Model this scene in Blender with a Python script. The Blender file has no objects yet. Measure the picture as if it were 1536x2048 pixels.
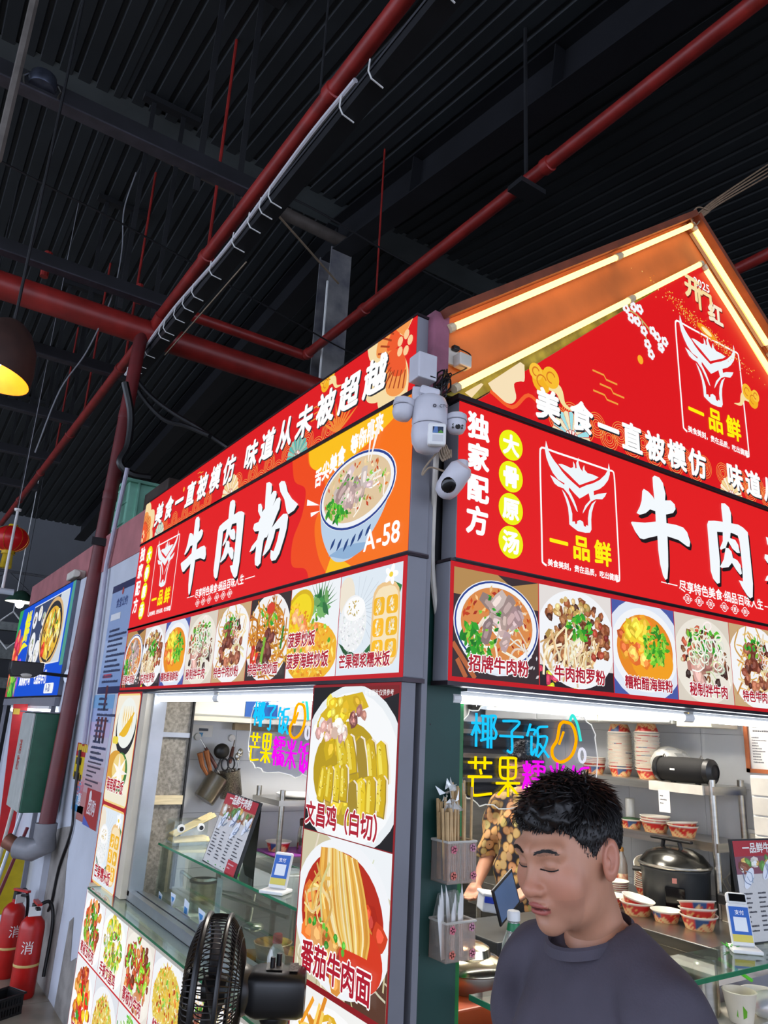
import bpy, bmesh, math, random
import numpy as np
from mathutils import Matrix, Vector

scene = bpy.context.scene
COL = scene.collection
# ---------------------------------------------------------------- camera (1536x2048 frame)
F_PX = 1476.67
CAM_H = 1.70
_yaw, _pit, _rol = (math.radians(a) for a in (33.489, 16.362, 2.946))
_fw = np.array([math.sin(_yaw)*math.cos(_pit), math.cos(_yaw)*math.cos(_pit), math.sin(_pit)])
_r = np.array([math.cos(_yaw), -math.sin(_yaw), 0.0]); _u = np.cross(_r, _fw)
_r2 = math.cos(_rol)*_r + math.sin(_rol)*_u; _u2 = -math.sin(_rol)*_r + math.cos(_rol)*_u
cam = bpy.data.cameras.new('camera'); cam_o = bpy.data.objects.new('camera', cam); COL.objects.link(cam_o)
cam.sensor_fit = 'HORIZONTAL'; cam.sensor_width = 36.0; cam.lens = 36.0*F_PX/1536.0
cam.clip_start = 0.02; cam.clip_end = 200
cam_o.matrix_world = Matrix(((_r2[0], _u2[0], -_fw[0], 0), (_r2[1], _u2[1], -_fw[1], 0), (_r2[2], _u2[2], -_fw[2], CAM_H), (0, 0, 0, 1)))
scene.camera = cam_o
# pixel of the photograph -> point on a known plane (x=, y=, z= or depth)
def ray(px, py): return ((px-768)*_r2 - (py-1024)*_u2 + F_PX*_fw)/F_PX
def _at(px, py, ax, v):
    d = ray(px, py); t = (v-(CAM_H if ax == 2 else 0))/d[ax]; p = d*t; p[2] += CAM_H; return Vector(p)
def onx(px, py, v): return _at(px, py, 0, v)
def ony(px, py, v): return _at(px, py, 1, v)
def onz(px, py, v): return _at(px, py, 2, v)
def ond(px, py, dep): p = ray(px, py)*dep; p[2] += CAM_H; return Vector(p)
# ---------------------------------------------------------------- light of the place: overcast daylight at the hall's open sides
world = bpy.data.worlds.new('world'); scene.world = world; world.use_nodes = True
_bg = world.node_tree.nodes['Background']; _bg.inputs[0].default_value = (0.70, 0.79, 1.0, 1); _bg.inputs[1].default_value = 3.2
vs = scene.view_settings; vs.view_transform = 'Standard'; vs.look = 'None'; vs.exposure = 0.0; vs.gamma = 1.0; vs.use_curve_mapping = False
# ================================================================ helpers
rng = random.Random(7)
def L1(c): return c/12.92 if c <= 0.04045 else ((c+0.055)/1.055)**2.4
_hc = {}
def H(h):
    if not isinstance(h, str): return tuple(h)[:3]
    if h not in _hc: _hc[h] = tuple(L1(int(h[i:i+2], 16)/255) for i in (1, 3, 5))
    return _hc[h]
MATS = {}
def mat(name, col='#808080', rough=0.55, metal=0.0, var=0.0, vscale=12.0, col2=None, bump=0.0, bscale=60.0, emit=None, es=0.0, spec=None, trans=0.0, stretch=None, coat=0.0, sub=0.0):
    if name in MATS: return MATS[name]
    m = bpy.data.materials.new(name); m.use_nodes = True; nt = m.node_tree; p = nt.nodes['Principled BSDF']
    c = H(col); p.inputs['Base Color'].default_value = (*c, 1); p.inputs['Roughness'].default_value = rough; p.inputs['Metallic'].default_value = metal
    if coat: p.inputs['Coat Weight'].default_value = coat
    if sub: p.inputs['Subsurface Weight'].default_value = sub; p.inputs['Subsurface Radius'].default_value = (0.012, 0.005, 0.003)
    if trans: p.inputs['Transmission Weight'].default_value = trans
    if var or col2 or bump:
        tc = nt.nodes.new('ShaderNodeTexCoord'); mp = nt.nodes.new('ShaderNodeMapping'); nt.links.new(tc.outputs['Object'], mp.inputs[0])
        if stretch: mp.inputs['Scale'].default_value = stretch
    if var or col2:
        n = nt.nodes.new('ShaderNodeTexNoise'); n.inputs['Scale'].default_value = vscale; n.inputs['Detail'].default_value = 5; nt.links.new(mp.outputs[0], n.inputs[0])
        r = nt.nodes.new('ShaderNodeValToRGB'); nt.links.new(n.outputs[0], r.inputs[0])
        d = H(col2) if col2 else tuple(x*(1-var) for x in c)
        r.color_ramp.elements[0].position = 0.35; r.color_ramp.elements[1].position = 0.65
        r.color_ramp.elements[0].color = (*d, 1); r.color_ramp.elements[1].color = (*(c if col2 else tuple(min(1, x*(1+var*0.5)) for x in c)), 1)
        nt.links.new(r.outputs[0], p.inputs['Base Color'])
    if bump:
        n2 = nt.nodes.new('ShaderNodeTexNoise'); n2.inputs['Scale'].default_value = bscale; n2.inputs['Detail'].default_value = 4; nt.links.new(mp.outputs[0], n2.inputs[0])
        b = nt.nodes.new('ShaderNodeBump'); b.inputs['Strength'].default_value = bump; b.inputs['Distance'].default_value = 0.01
        nt.links.new(n2.outputs[0], b.inputs['Height']); nt.links.new(b.outputs[0], p.inputs['Normal'])
    if emit: p.inputs['Emission Color'].default_value = (*H(emit), 1); p.inputs['Emission Strength'].default_value = es
    MATS[name] = m; return m
def glassmat(name, tint='#eef6f2', fac=0.09, rough=0.02, dens=0.0, edge=0.45):
    if name in MATS: return MATS[name]
    m = bpy.data.materials.new(name); m.use_nodes = True; nt = m.node_tree; nt.nodes.clear()
    o = nt.nodes.new('ShaderNodeOutputMaterial'); t = nt.nodes.new('ShaderNodeBsdfTransparent'); g = nt.nodes.new('ShaderNodeBsdfGlossy'); mx = nt.nodes.new('ShaderNodeMixShader')
    lw = nt.nodes.new('ShaderNodeLayerWeight'); lw.inputs[0].default_value = 0.35
    mr = nt.nodes.new('ShaderNodeMapRange'); mr.inputs[3].default_value = fac; mr.inputs[4].default_value = min(1, fac+edge); nt.links.new(lw.outputs['Facing'], mr.inputs[0])
    t.inputs[0].default_value = (*H(tint), 1); g.inputs['Roughness'].default_value = rough; g.inputs[0].default_value = (0.95, 1, 0.98, 1)
    nt.links.new(mr.outputs[0], mx.inputs[0]); nt.links.new(t.outputs[0], mx.inputs[1]); nt.links.new(g.outputs[0], mx.inputs[2])
    last = mx
    if dens:
        d = nt.nodes.new('ShaderNodeBsdfDiffuse'); d.inputs[0].default_value = (*H('#f4f4f2'), 1); m2 = nt.nodes.new('ShaderNodeMixShader'); m2.inputs[0].default_value = dens
        nt.links.new(mx.outputs[0], m2.inputs[1]); nt.links.new(d.outputs[0], m2.inputs[2]); last = m2
    nt.links.new(last.outputs[0], o.inputs[0]); MATS[name] = m; return m
def printmat(name, es=0.0, rough=0.4):
    """flat print: colours come from the mesh's own colour attribute; es > 0 for backlit lightboxes"""
    if name in MATS: return MATS[name]
    m = bpy.data.materials.new(name); m.use_nodes = True; nt = m.node_tree; p = nt.nodes['Principled BSDF']; p.inputs['Roughness'].default_value = rough
    a = nt.nodes.new('ShaderNodeAttribute'); a.attribute_name = 'Col'
    if es:
        p.inputs['Base Color'].default_value = (0.006, 0.006, 0.006, 1); nt.links.new(a.outputs['Color'], p.inputs['Emission Color']); p.inputs['Emission Strength'].default_value = es
        p.inputs['Specular IOR Level'].default_value = 0.1
        m.cycles.emission_sampling = 'NONE'
    else:
        n = nt.nodes.new('ShaderNodeTexNoise'); n.inputs['Scale'].default_value = 40
        mx = nt.nodes.new('ShaderNodeMix'); mx.data_type = 'RGBA'; mx.blend_type = 'MULTIPLY'; mx.inputs[0].default_value = 0.12
        nt.links.new(a.outputs['Color'], mx.inputs[6]); nt.links.new(n.outputs[0], mx.inputs[7]); nt.links.new(mx.outputs[2], p.inputs['Base Color'])
    MATS[name] = m; return m
def lampmat(name, col, es):
    if name in MATS: return MATS[name]
    m = bpy.data.materials.new(name); m.use_nodes = True; nt = m.node_tree; nt.nodes.clear()
    o = nt.nodes.new('ShaderNodeOutputMaterial'); e = nt.nodes.new('ShaderNodeEmission'); e.inputs[0].default_value = (*H(col), 1); e.inputs[1].default_value = es
    nt.links.new(e.outputs[0], o.inputs[0]); MATS[name] = m; return m

MW = {}
def tag(o, label=None, cat=None, group=None, kind=None):
    if label: o['label'] = label
    if cat: o['category'] = cat
    if group: o['group'] = group
    if kind: o['kind'] = kind
    return o
def thing(name, label, cat, loc=(0, 0, 0), M=None, group=None, kind=None):
    o = bpy.data.objects.new(name, None); COL.objects.link(o); o.empty_display_size = 0.05
    M = M if M is not None else Matrix.Translation(Vector(loc)); o.matrix_world = M; MW[o.name] = M.copy()
    return tag(o, label, cat, group, kind)
def adopt(o, parent):
    o.parent = parent; MW[o.name] = MW[parent.name].copy()
def copy_tree(o, M=None, label=None, group=None, parent=None):
    c = o.copy(); COL.objects.link(c)
    if parent is None:
        c.matrix_world = M; MW[c.name] = M.copy()
        if label: c['label'] = label
        if group: c['group'] = group
    else: c.parent = parent; MW[c.name] = MW[parent.name].copy()
    for ch in [x for x in o.children]: copy_tree(ch, parent=c)
    return c
def smoothish(me, ang=40):
    for p in me.polygons: p.use_smooth = True
    try: me.set_sharp_from_angle(angle=math.radians(ang))
    except Exception: pass
def rotm(d, up=(0, 0, 1)):
    """matrix whose z axis is d"""
    z = Vector(d).normalized(); x = Vector(up).cross(z)
    if x.length < 1e-5: x = Vector((1, 0, 0)).cross(z)
    x.normalize(); y = z.cross(x); return Matrix((x, y, z)).transposed()
class MB:
    def __init__(s): s.v = []; s.f = []; s.c = []
    def add(s, vs, fs, M=None):
        b = len(s.v)
        for p in vs: s.v.append(tuple(M @ Vector(p)) if M is not None else tuple(p))
        for f in fs: s.f.append(tuple(i+b for i in f))
        return s
    def box(s, x0, x1, y0, y1, z0, z1, M=None):
        vs = [(x, y, z) for z in (z0, z1) for y in (y0, y1) for x in (x0, x1)]
        return s.add(vs, [(0, 2, 3, 1), (4, 5, 7, 6), (0, 1, 5, 4), (2, 6, 7, 3), (0, 4, 6, 2), (1, 3, 7, 5)], M)
    def cbox(s, c, d, M=None): return s.box(c[0]-d[0]/2, c[0]+d[0]/2, c[1]-d[1]/2, c[1]+d[1]/2, c[2]-d[2]/2, c[2]+d[2]/2, M)
    def tube(s, pts, r, n=8, caps=True, closed=False):
        pts = [Vector(p) for p in pts]; m = len(pts); rs = r if isinstance(r, (list, tuple)) else [r]*m; b = len(s.v)
        t0 = (pts[1]-pts[0]).normalized(); x = t0.orthogonal().normalized()
        for i, p in enumerate(pts):
            if closed: t = (pts[(i+1) % m]-pts[i-1]).normalized()
            elif i == 0: t = t0
            elif i == m-1: t = (pts[i]-pts[i-1]).normalized()
            else: t = ((pts[i+1]-p).normalized()+(p-pts[i-1]).normalized()); t = t.normalized() if t.length > 1e-6 else (p-pts[i-1]).normalized()
            x = (x-t*x.dot(t)); x = x.normalized() if x.length > 1e-6 else t.orthogonal().normalized(); y = t.cross(x)
            for k in range(n):
                a = 2*math.pi*k/n; s.v.append(tuple(p+(x*math.cos(a)+y*math.sin(a))*rs[i]))
        for i in range(m if closed else m-1):
            j = (i+1) % m
            for k in range(n): s.f.append((b+i*n+k, b+i*n+(k+1) % n, b+j*n+(k+1) % n, b+j*n+k))
        if caps and not closed: s.f.append(tuple(b+k for k in range(n))[::-1]); s.f.append(tuple(b+(m-1)*n+k for k in range(n)))
        return s
    def lathe(s, prof, n=24, M=None, arc=2*math.pi):
        b = len(s.v); full = arc > 6.28; k2 = n if full else n+1
        for r, z in prof:
            for k in range(k2):
                a = arc*k/n; p = Vector((r*math.cos(a), r*math.sin(a), z)); s.v.append(tuple(M @ p) if M is not None else tuple(p))
        for i in range(len(prof)-1):
            for k in range(n):
                q = (k+1) % k2; s.f.append((b+i*k2+k, b+i*k2+q, b+(i+1)*k2+q, b+(i+1)*k2+k))
        return s
    def disc(s, c, d, r, n=20):
        M = rotm(d); b = len(s.v)
        for k in range(n):
            a = 2*math.pi*k/n; s.v.append(tuple(Vector(c)+M @ Vector((r*math.cos(a), r*math.sin(a), 0))))
        s.f.append(tuple(range(b, b+n))); return s
    def prism(s, poly, z0, z1, M=None):
        n = len(poly); vs = [(x, y, z0) for x, y in poly]+[(x, y, z1) for x, y in poly]
        fs = [tuple(range(n))[::-1], tuple(range(n, 2*n))]+[(i, (i+1) % n, n+(i+1) % n, n+i) for i in range(n)]
        return s.add(vs, fs, M)
    def ball(s, c, r, n=16, m=10, M=None):
        rr = r if isinstance(r, (tuple, list)) else (r, r, r); T = M if M is not None else Matrix.Identity(3); b = len(s.v)
        for i in range(m+1):
            th = math.pi*i/m
            for k in range(n):
                a = 2*math.pi*k/n; s.v.append(tuple(Vector(c)+T @ Vector((rr[0]*math.sin(th)*math.cos(a), rr[1]*math.sin(th)*math.sin(a), rr[2]*math.cos(th)))))
        for i in range(m):
            for k in range(n): s.f.append((b+i*n+k, b+i*n+(k+1) % n, b+(i+1)*n+(k+1) % n, b+(i+1)*n+k)[::-1])
        return s
    def build(s, name, m, parent=None, smooth=False, local=False, bevel=0.0, colors=None):
        me = bpy.data.meshes.new(name); vs = s.v
        if parent is not None and not local:
            I = MW[parent.name].inverted(); vs = [tuple(I @ Vector(p)) for p in vs]
        me.from_pydata(vs, [], s.f); me.update()
        if s.c:
            at = me.color_attributes.new('Col', 'FLOAT_COLOR', 'POINT'); at.data.foreach_set('color', np.array([(*c, 1.0) for c in s.c], dtype=np.float32).ravel())
        me.materials.append(m)
        if smooth: smoothish(me)
        o = bpy.data.objects.new(name, me); COL.objects.link(o); MW[o.name] = Matrix.Identity(4)
        if parent is not None: adopt(o, parent)
        if bevel:
            md = o.modifiers.new('bevel', 'BEVEL'); md.width = bevel; md.segments = 2; md.limit_method = 'ANGLE'
        return o
def solo(mb, name, m, label, cat, smooth=False, group=None, bevel=0.0, kind=None, local=False):
    """a thing that is one mesh; its origin is moved to the middle of its base"""
    v = np.array(mb.v); c = Vector(((v[:, 0].min()+v[:, 0].max())/2, (v[:, 1].min()+v[:, 1].max())/2, v[:, 2].min()))
    mb.v = [tuple(Vector(p)-c) for p in mb.v]
    o = mb.build(name, m, smooth=smooth, bevel=bevel); o.location = c; MW[o.name] = Matrix.Translation(c)
    return tag(o, label, cat, group, kind)
def box(x0, x1, y0, y1, z0, z1): return MB().box(x0, x1, y0, y1, z0, z1)
def spline(pts, n=8):
    """Catmull-Rom through the points"""
    P = [np.array(p, float) for p in pts]; P = [2*P[0]-P[1]]+P+[2*P[-1]-P[-2]]; out = []
    for i in range(1, len(P)-2):
        for k in range(n):
            t = k/n; a, b, c, d = P[i-1], P[i], P[i+1], P[i+2]
            out.append(0.5*((2*b)+(-a+c)*t+(2*a-5*b+4*c-d)*t*t+(-a+3*b-3*c+d)*t**3))
    out.append(P[-2]); return [tuple(p) for p in out]
# ---------------------------------------------------------------- shared materials
M_steel = mat('stainless_steel', '#b9b6ae', 0.28, 1.0, var=0.15, vscale=4, stretch=(1, 1, 12))
M_alu = mat('aluminium', '#b8bcc2', 0.38, 0.9, var=0.1, vscale=6)
M_black = mat('black_plastic', '#141416', 0.42, var=0.2)
M_dark = mat('dark_paint', '#17181c', 0.6, var=0.3, vscale=5)
M_white = mat('white_plastic', '#e6e6e4', 0.4, var=0.05)
M_offw = mat('aged_white', '#cfcabf', 0.55, var=0.12, vscale=9)
M_glass = glassmat('clear_glass'); M_gedge = mat('green_glass_edge', '#2f7a55', 0.15, var=0.15)
M_red = mat('red_pipe_paint', '#8f2420', 0.42, var=0.25, vscale=7, bump=0.06)
M_sheet = mat('roof_sheet_paint', '#24292d', 0.62, var=0.25, vscale=1.3)
M_beam = mat('beam_paint', '#1c1c22', 0.55, var=0.35, vscale=5)
M_grey = mat('grey_trim', '#7e7f87', 0.5, var=0.08, vscale=5)
M_print = printmat('paper_print'); M_lit = printmat('backlit_print', 1.0)
# ================================================================ the hall: floor, roof, steelwork, pipes
M_floor = mat('floor_screed', '#8d8474', 0.45, var=0.25, vscale=3)
M_tile = mat('floor_tile', '#a39a88', 0.35, var=0.22, vscale=6)
fl = thing('floor', None, None, (0, 0, 0), kind='structure')
box(-14, 16, -12, 26, -0.10, -0.006).build('floor_slab', M_floor, fl)
_t = box(-0.297, 0.297, -0.297, 0.297, -0.006, 0.0).build('tile', M_tile, fl, local=True)
_t.location = (-0.6, 4.5, 0)
for i in range(4):
    for j in range(7):
        if i == 0 and j == 0: continue
        c = _t.copy(); COL.objects.link(c); c.parent = fl; c.location = (-0.6+0.6*i, 4.5+0.6*j, 0)
wrg = solo(box(9.0, 9.2, -7.0, 22.0, 0, 7.4), 'wall_right', mat('hall_wall', '#4a4a4c', 0.85, var=0.3, vscale=1.0), None, None, kind='structure')
# roof: ribbed sheets on two slopes that meet in a ridge running across the picture
RY, RZ, SN, SF = 6.4, 7.3, 0.150, 0.105
ceil = thing('ceiling', None, None, (0, 0, 0), kind='structure')
def rib_sheet(y0, z0, y1, z1, w=0.8, pitch=0.16):
    prof = []
    for k in range(int(w/pitch+0.5)):
        a = k*pitch; prof += [(a, 0), (a+pitch*0.66, 0), (a+pitch*0.73, 0.022), (a+pitch*0.93, 0.022)]
    prof += [(w, 0), (w+0.06, 0)]; mb = MB(); n = len(prof)
    mb.add([(x, y0, z0+h) for x, h in prof]+[(x, y1, z1+h) for x, h in prof], [(i, i+1, n+i+1, n+i) for i in range(n-1)]); return mb
for (ya, yb, sl) in ((-7.0, RY, 'n'), (RY, 18.5, 'f')):
    za = RZ-SN*(RY-ya) if sl == 'n' else RZ; zb = RZ if sl == 'n' else RZ-SF*(yb-RY)
    s0 = rib_sheet(ya, za, yb, zb).build('roof_sheet', M_sheet, ceil, local=True); s0.location.x = -9.6
    for k in range(1, 30):
        c = s0.copy(); COL.objects.link(c); c.parent = ceil; c.location.x = -9.6+0.8*k; c.location.z = 0.004*(k % 2)
box(-9.6, 14.4, RY-0.30, RY+0.12, RZ-0.035, RZ-0.03).build('ridge_flashing', mat('ridge_flashing', '#4a5052', 0.6, var=0.2, vscale=2), ceil, local=True)
def roofz(y): return RZ-(SN*(RY-y) if y < RY else SF*(y-RY))
def ibeam(name, p0, p1, h, w, m, label, cat, tf=0.014, tw=0.01, group=None):
    p0, p1 = Vector(p0), Vector(p1); d = p1-p0; R = rotm(d).to_4x4(); M = Matrix.Translation(p0) @ R; L = d.length
    t = thing(name, label, cat, M=M, group=group)
    MB().box(-w/2, w/2, -h/2, -h/2+tf, 0, L).build('flange', m, t, local=True); MB().box(-w/2, w/2, h/2-tf, h/2, 0, L).build('flange', m, t, local=True)
    MB().box(-tw/2, tw/2, -h/2+tf, h/2-tf, 0, L).build('web', m, t, local=True); return t
M_raft = mat('rafter_paint', '#17181d', 0.5, var=0.3, vscale=3)
ra = ibeam('roof_rafter', (3.4, -5.0, roofz(-5)-0.30), (3.4, RY, RZ-0.30), 0.42, 0.24, M_raft, 'deep dark steel rafter rising to the column under the ribbed roof', 'beam')
for y in (1.2, 3.0, 4.8):
    MB().box(-0.11, 0.11, -0.19, 0.19, (y+5)*1.011, (y+5)*1.011+0.012).build('stiffener', M_raft, ra, local=True)
ibeam('roof_rafter', (3.4, RY, RZ-0.30), (3.4, 18.0, roofz(18)-0.30), 0.42, 0.24, M_raft, 'steel rafter falling away behind the pipes beyond the column', 'beam')
cb = thing('steel_column', 'weathered pale steel column rising behind the red sign to the rafter', 'column', (3.4, 6.4, 0))
M_colm = mat('weathered_column', '#8d8b8a', 0.6, var=0.5, vscale=3, col2='#4d4e58')
for s in (-1, 1): box(3.4-0.13, 3.4+0.13, 6.4+s*0.13-0.008, 6.4+s*0.13+0.008, 0, RZ-0.5).build('flange', M_colm, cb)
box(3.394, 3.406, 6.278, 6.522, 0, RZ-0.5).build('web', M_colm, cb)
MB().tube([(3.22, 6.2, 3.0), (3.22, 6.2, 6.3)], 0.012, 6).build('conduit', M_white, cb)
# ridge tube and purlins
solo(MB().tube([(-8, 6.15, 6.93), (0, 6.15, 6.93), (3.4, 6.2, 6.86)], 0.068, 12), 'ridge_tube', mat('dusty_tube', '#574f4a', 0.6, var=0.35, vscale=6), 'dusty grey round tube running across below the roof ridge', 'tube', smooth=True)
solo(MB().tube([(0.2, 5.5, 6.35), (2.2, 5.5, 6.3), (3.3, 6.1, 6.25)], 0.012, 6), 'steel_conduit', mat('tan_conduit', '#8b7a66', 0.5, var=0.2), 'thin tan conduit stretched below the dusty grey tube', 'conduit')
# cross beams that carry pipe and cable tray, with their hangers
BY = [4.05, 5.85, 7.5, 9.2, 10.9, 12.6]
for i, y in enumerate(BY):
    where = ['with a round junction box on it, over the open aisle', 'in front of the thin red cross pipe', 'ending on the red riser where black cables droop', 'fourth from the round junction box', 'fifth from the round junction box', 'sixth from the round junction box'][i]
    b = thing('cross_beam', 'dark steel cross beam '+where, 'beam', (1.62, y, 5.10), group='cross beams under the roof')
    box(-7, 1.62, y-0.045, y+0.045, 5.10, 5.112).build('flange', mat('beam_flange', '#3c3a42', 0.5, var=0.25), b); box(-7, 1.62, y-0.045, y+0.045, 5.20, 5.212).build('flange', M_beam, b)
    box(-7, 1.62, y-0.045, y-0.036, 5.112, 5.20).build('web', M_beam, b)
    for x in (1.12, 1.40):
        box(x-0.02, x+0.02, y+0.05, y+0.062, 5.0, roofz(y)+0.02).build('hanger_bar', M_dark, b)
    box(1.02, 1.56, y+0.02, y+0.10, roofz(y)-0.05, roofz(y)+0.01).build('hanger_plate', M_dark, b)
jb = thing('junction_box', 'small round metal junction box with hooks on the dark cross beam', 'fixture', ony(85, 175, 4.0))
c = ony(85, 168, 4.0)
MB().lathe([(0.0, -0.03), (0.07, -0.03), (0.08, 0.0), (0.07, 0.05), (0.03, 0.07), (0.0, 0.07)], 16, Matrix.Translation(c)).build('body', mat('tarnished_metal', '#5a6070', 0.3, 0.8, var=0.4), jb, smooth=True)
for s in (-1, 1): MB().tube([c+Vector((s*0.08, 0, 0.03)), c+Vector((s*0.10, 0, 0)), c+Vector((s*0.09, 0, -0.05))], 0.007, 6).build('hook', M_steel, jb)
# pipes
def pipe(name, pts, r, label, cat='pipe', rings=(), m=None, ringr=1.22, n=16):
    m = m or M_red; pts = [Vector(p) for p in pts]
    t = thing(name, label, cat, pts[0]); MB().tube(pts, r, n).build('pipe_run', m, t, smooth=True)
    for q, d in rings:
        d = Vector(d).normalized(); q = Vector(q); MB().tube([q-d*0.035, q-d*0.03, q+d*0.03, q+d*0.035], [r*1.05, r*ringr, r*ringr, r*1.05], n).build('coupling', m, t, smooth=True)
    return t
X, Y = (1, 0, 0), (0, 1, 0)
pA = pipe('sprinkler_pipe', [(1.44, -4, 5.0), (1.44, 15, 5.0)], 0.045, 'long red sprinkler pipe running above the black cable tray', rings=[((1.44, y, 5.0), Y) for y in (2.9, 4.75, 7.05, 9.3, 11.2, 13)])
for y in (3.05, 4.72, 6.9, 8.6, 10.2):
    MB().tube([(1.44, y, 5.0), (1.44, y, roofz(y))], 0.012 if y > 3.5 else 0.007, 6).build('hanger_rod', M_red if y > 3.5 else M_dark, pA)
main = pipe('fire_main_pipe', [(-8, 6.02, 4.92), (7, 6.02, 4.92)], 0.112, 'thick red fire main crossing below the roof', rings=[((-2.2, 6.02, 4.92), X), ((4.4, 6.02, 4.92), X)], ringr=1.1, n=24)
MB().tube([(1.5, 6.02, 4.92), (1.44, 5.86, 4.96), (1.44, 5.78, 5.0)], [0.05, 0.055, 0.052], 12).build('outlet', M_red, main, smooth=True)
sec = pipe('cross_pipe', [(-8, 6.34, 5.42), (3.1, 6.34, 5.42)], 0.052, 'thin red cross pipe running just above the thick red fire main', rings=[((0.55, 6.34, 5.42), X), ((1.35, 6.34, 5.42), X)])
MB().tube([(0.55, 6.34, 5.30), (0.55, 6.34, 5.54)], 0.035, 10).build('sprinkler_head', M_red, sec); MB().tube([(1.35, 6.34, 5.42), (1.35, 6.34, 5.55)], 0.03, 10).build('sprinkler_head', M_red, sec)
pB = pipe('sprinkler_pipe', [(3.1, -4, 5.42), (3.1, 6.34, 5.42)], 0.047, 'red sprinkler pipe that passes above the orange gable', rings=[((3.1, 5.2, 5.42), Y), ((3.1, 6.28, 5.42), Y), ((3.1, 2.9, 5.42), Y)])
MB().tube([(3.1, 3.1, 5.42), (3.1, 3.1, roofz(3.1))], 0.016, 6).build('hanger_rod', M_dark, pB); box(2.99, 3.22, 3.03, 3.17, 5.33, 5.37).build('saddle', M_dark, pB)
MB().tube([(3.1, 5.0, 5.42), (3.1, 5.0, roofz(5.0))], 0.009, 6).build('hanger_rod', M_red, pB)
pipe('sprinkler_pipe', [(5.15, -3, 5.42), (5.15, 9, 5.42)], 0.047, 'dim red sprinkler pipe beyond the peak of the orange gable', rings=[((5.15, 2.0, 5.42), Y)])
# riser down the white wall
M_elb = mat('grey_pvc', '#84858a', 0.45, var=0.12)
rb, rt = ony(91, 1662, 5.8), ony(283, 668, 5.98)
ris = pipe('riser_pipe', [rb, rt], 0.055, m=mat('riser_red', '#631a1c', 0.45, var=0.2, vscale=6), label='dark red riser pipe standing against the pale wall', rings=[(rb.lerp(rt, 0.30), rt-rb), (rb.lerp(rt, 0.62), rt-rb), (rb.lerp(rt, 0.80), rt-rb)], ringr=1.06)
MB().tube([rb+Vector((0, 0, 0.05)), rb+Vector((0, 0, -0.03)), rb+Vector((0.02, 0.01, -0.09)), rb+Vector((-0.05, 0.08, -0.13)), rb+Vector((-0.13, 0.16, -0.12))], 0.072, 14).build('elbow', M_elb, ris, smooth=True)
bk = rb.lerp(rt, 0.52); box(bk.x-0.085, 1.31, bk.y-0.075, bk.y-0.06, bk.z-0.03, bk.z+0.03).build('bracket', M_dark, ris)
MB().tube([(rb.x-0.13, rb.y+0.16, rb.z-0.12), (rb.x-0.2, rb.y+0.22, rb.z-0.08)], 0.05, 10).build('outlet', mat('old_copper', '#8a5a48', 0.5, 0.3, var=0.3), ris, smooth=True)
# cable tray below the sprinkler pipe
tr = thing('cable_tray', 'black cable tray with a white cable and white ties hung below the sprinkler pipe', 'cable tray', (1.48, 6.6, 4.72))
box(1.43, 1.53, -4, 6.62, 4.72, 4.728).build('tray_base', M_dark, tr); box(1.43, 1.434, -4, 6.62, 4.728, 4.79).build('side_rail', M_dark, tr); box(1.526, 1.53, -4, 6.62, 4.728, 4.79).build('side_rail', M_dark, tr)
MB().tube(spline([(1.415, y, 4.80+0.03*math.sin(y*2.6)) for y in np.arange(2.6, 6.7, 0.45)], 4), 0.015, 8).build('white_cable', mat('white_cable', '#c9c6cc', 0.5, var=0.05), tr, smooth=True)
for k in range(4): MB().tube([(1.42+0.006*k, -4, 4.79+0.012*k), (1.425+0.006*k, 1.5, 4.78+0.012*k), (1.42+0.006*k, 6.6, 4.79+0.012*k)], 0.007, 5).build('cable', mat('blue_black_cable', '#20222c', 0.5, var=0.2), tr)
MB().tube([(1.55, 4.2, 4.70), (1.55, 5.9, 4.71)], 0.006, 5).build('tan_cable', mat('tan_conduit'), tr)
tie = MB().tube([(1.405, 0, 4.81), (1.40, 0, 4.735), (1.425, 0.01, 4.712), (1.50, 0.02, 4.71)], 0.0045, 5)
_y0 = None
for y in (1.62, 1.9, 2.45, 2.72, 3.55, 3.68, 3.85, 4.1, 4.5, 4.85, 5.05, 5.25, 5.5, 5.62, 6.0, 6.25, 6.38, 6.48, 6.56):
    if _y0 is None: _y0 = tie.build('cable_tie', M_white, tr); _y0.location.y = y; continue
    c = _y0.copy(); COL.objects.link(c); c.parent = tr; c.location.y = y
for k, pts in enumerate([[(258, 748), (290, 800), (330, 840), (372, 852), (420, 872)], [(262, 745), (300, 790), (345, 825), (400, 858), (470, 905)], [(250, 765), (262, 830), (256, 890), (240, 925), (262, 948), (300, 955)]]):
    P = [ony(x, y, 6.6-0.28*i) for i, (x, y) in enumerate(pts)] if k < 2 else [ony(x, y, 5.62) for x, y in pts]
    solo(MB().tube(spline(P, 6), 0.02 if k < 2 else 0.028, 7), 'drooping_cable', M_black, ['black cable drooping from the tray end in the lower slack loop', 'black cable running from the tray end in the upper taut curve', 'black cable bundle taped down the side of the red riser'][k], 'cable', smooth=True, group='black cables at the riser')
for k, (pts, z, r, lab) in enumerate([([(-60, 290), (110, 380), (230, 440), (400, 535)], 5.5, 0.009, 'thin dark wire crossing from the open aisle to the sprinkler pipe'),
        ([(565, 388), (640, 425), (768, 500), (900, 570), (985, 612)], 5.75, 0.009, 'thin dark wire slung from the cable tray below the deep rafter'),
        ([(430, 555), (600, 650), (680, 695), (760, 730)], 5.3, 0.008, 'thin dark wire dropping from the cable tray toward the red sign')]):
    solo(MB().tube(spline([onz(x, y, z) for x, y in pts], 6), r, 5), 'slack_wire', M_dark, lab, 'wire', smooth=True)
P = [ony(x, y, 6.0) for x, y in [(272, 345), (248, 420), (244, 500), (225, 590), (175, 700), (120, 780), (70, 905)]]
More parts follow.
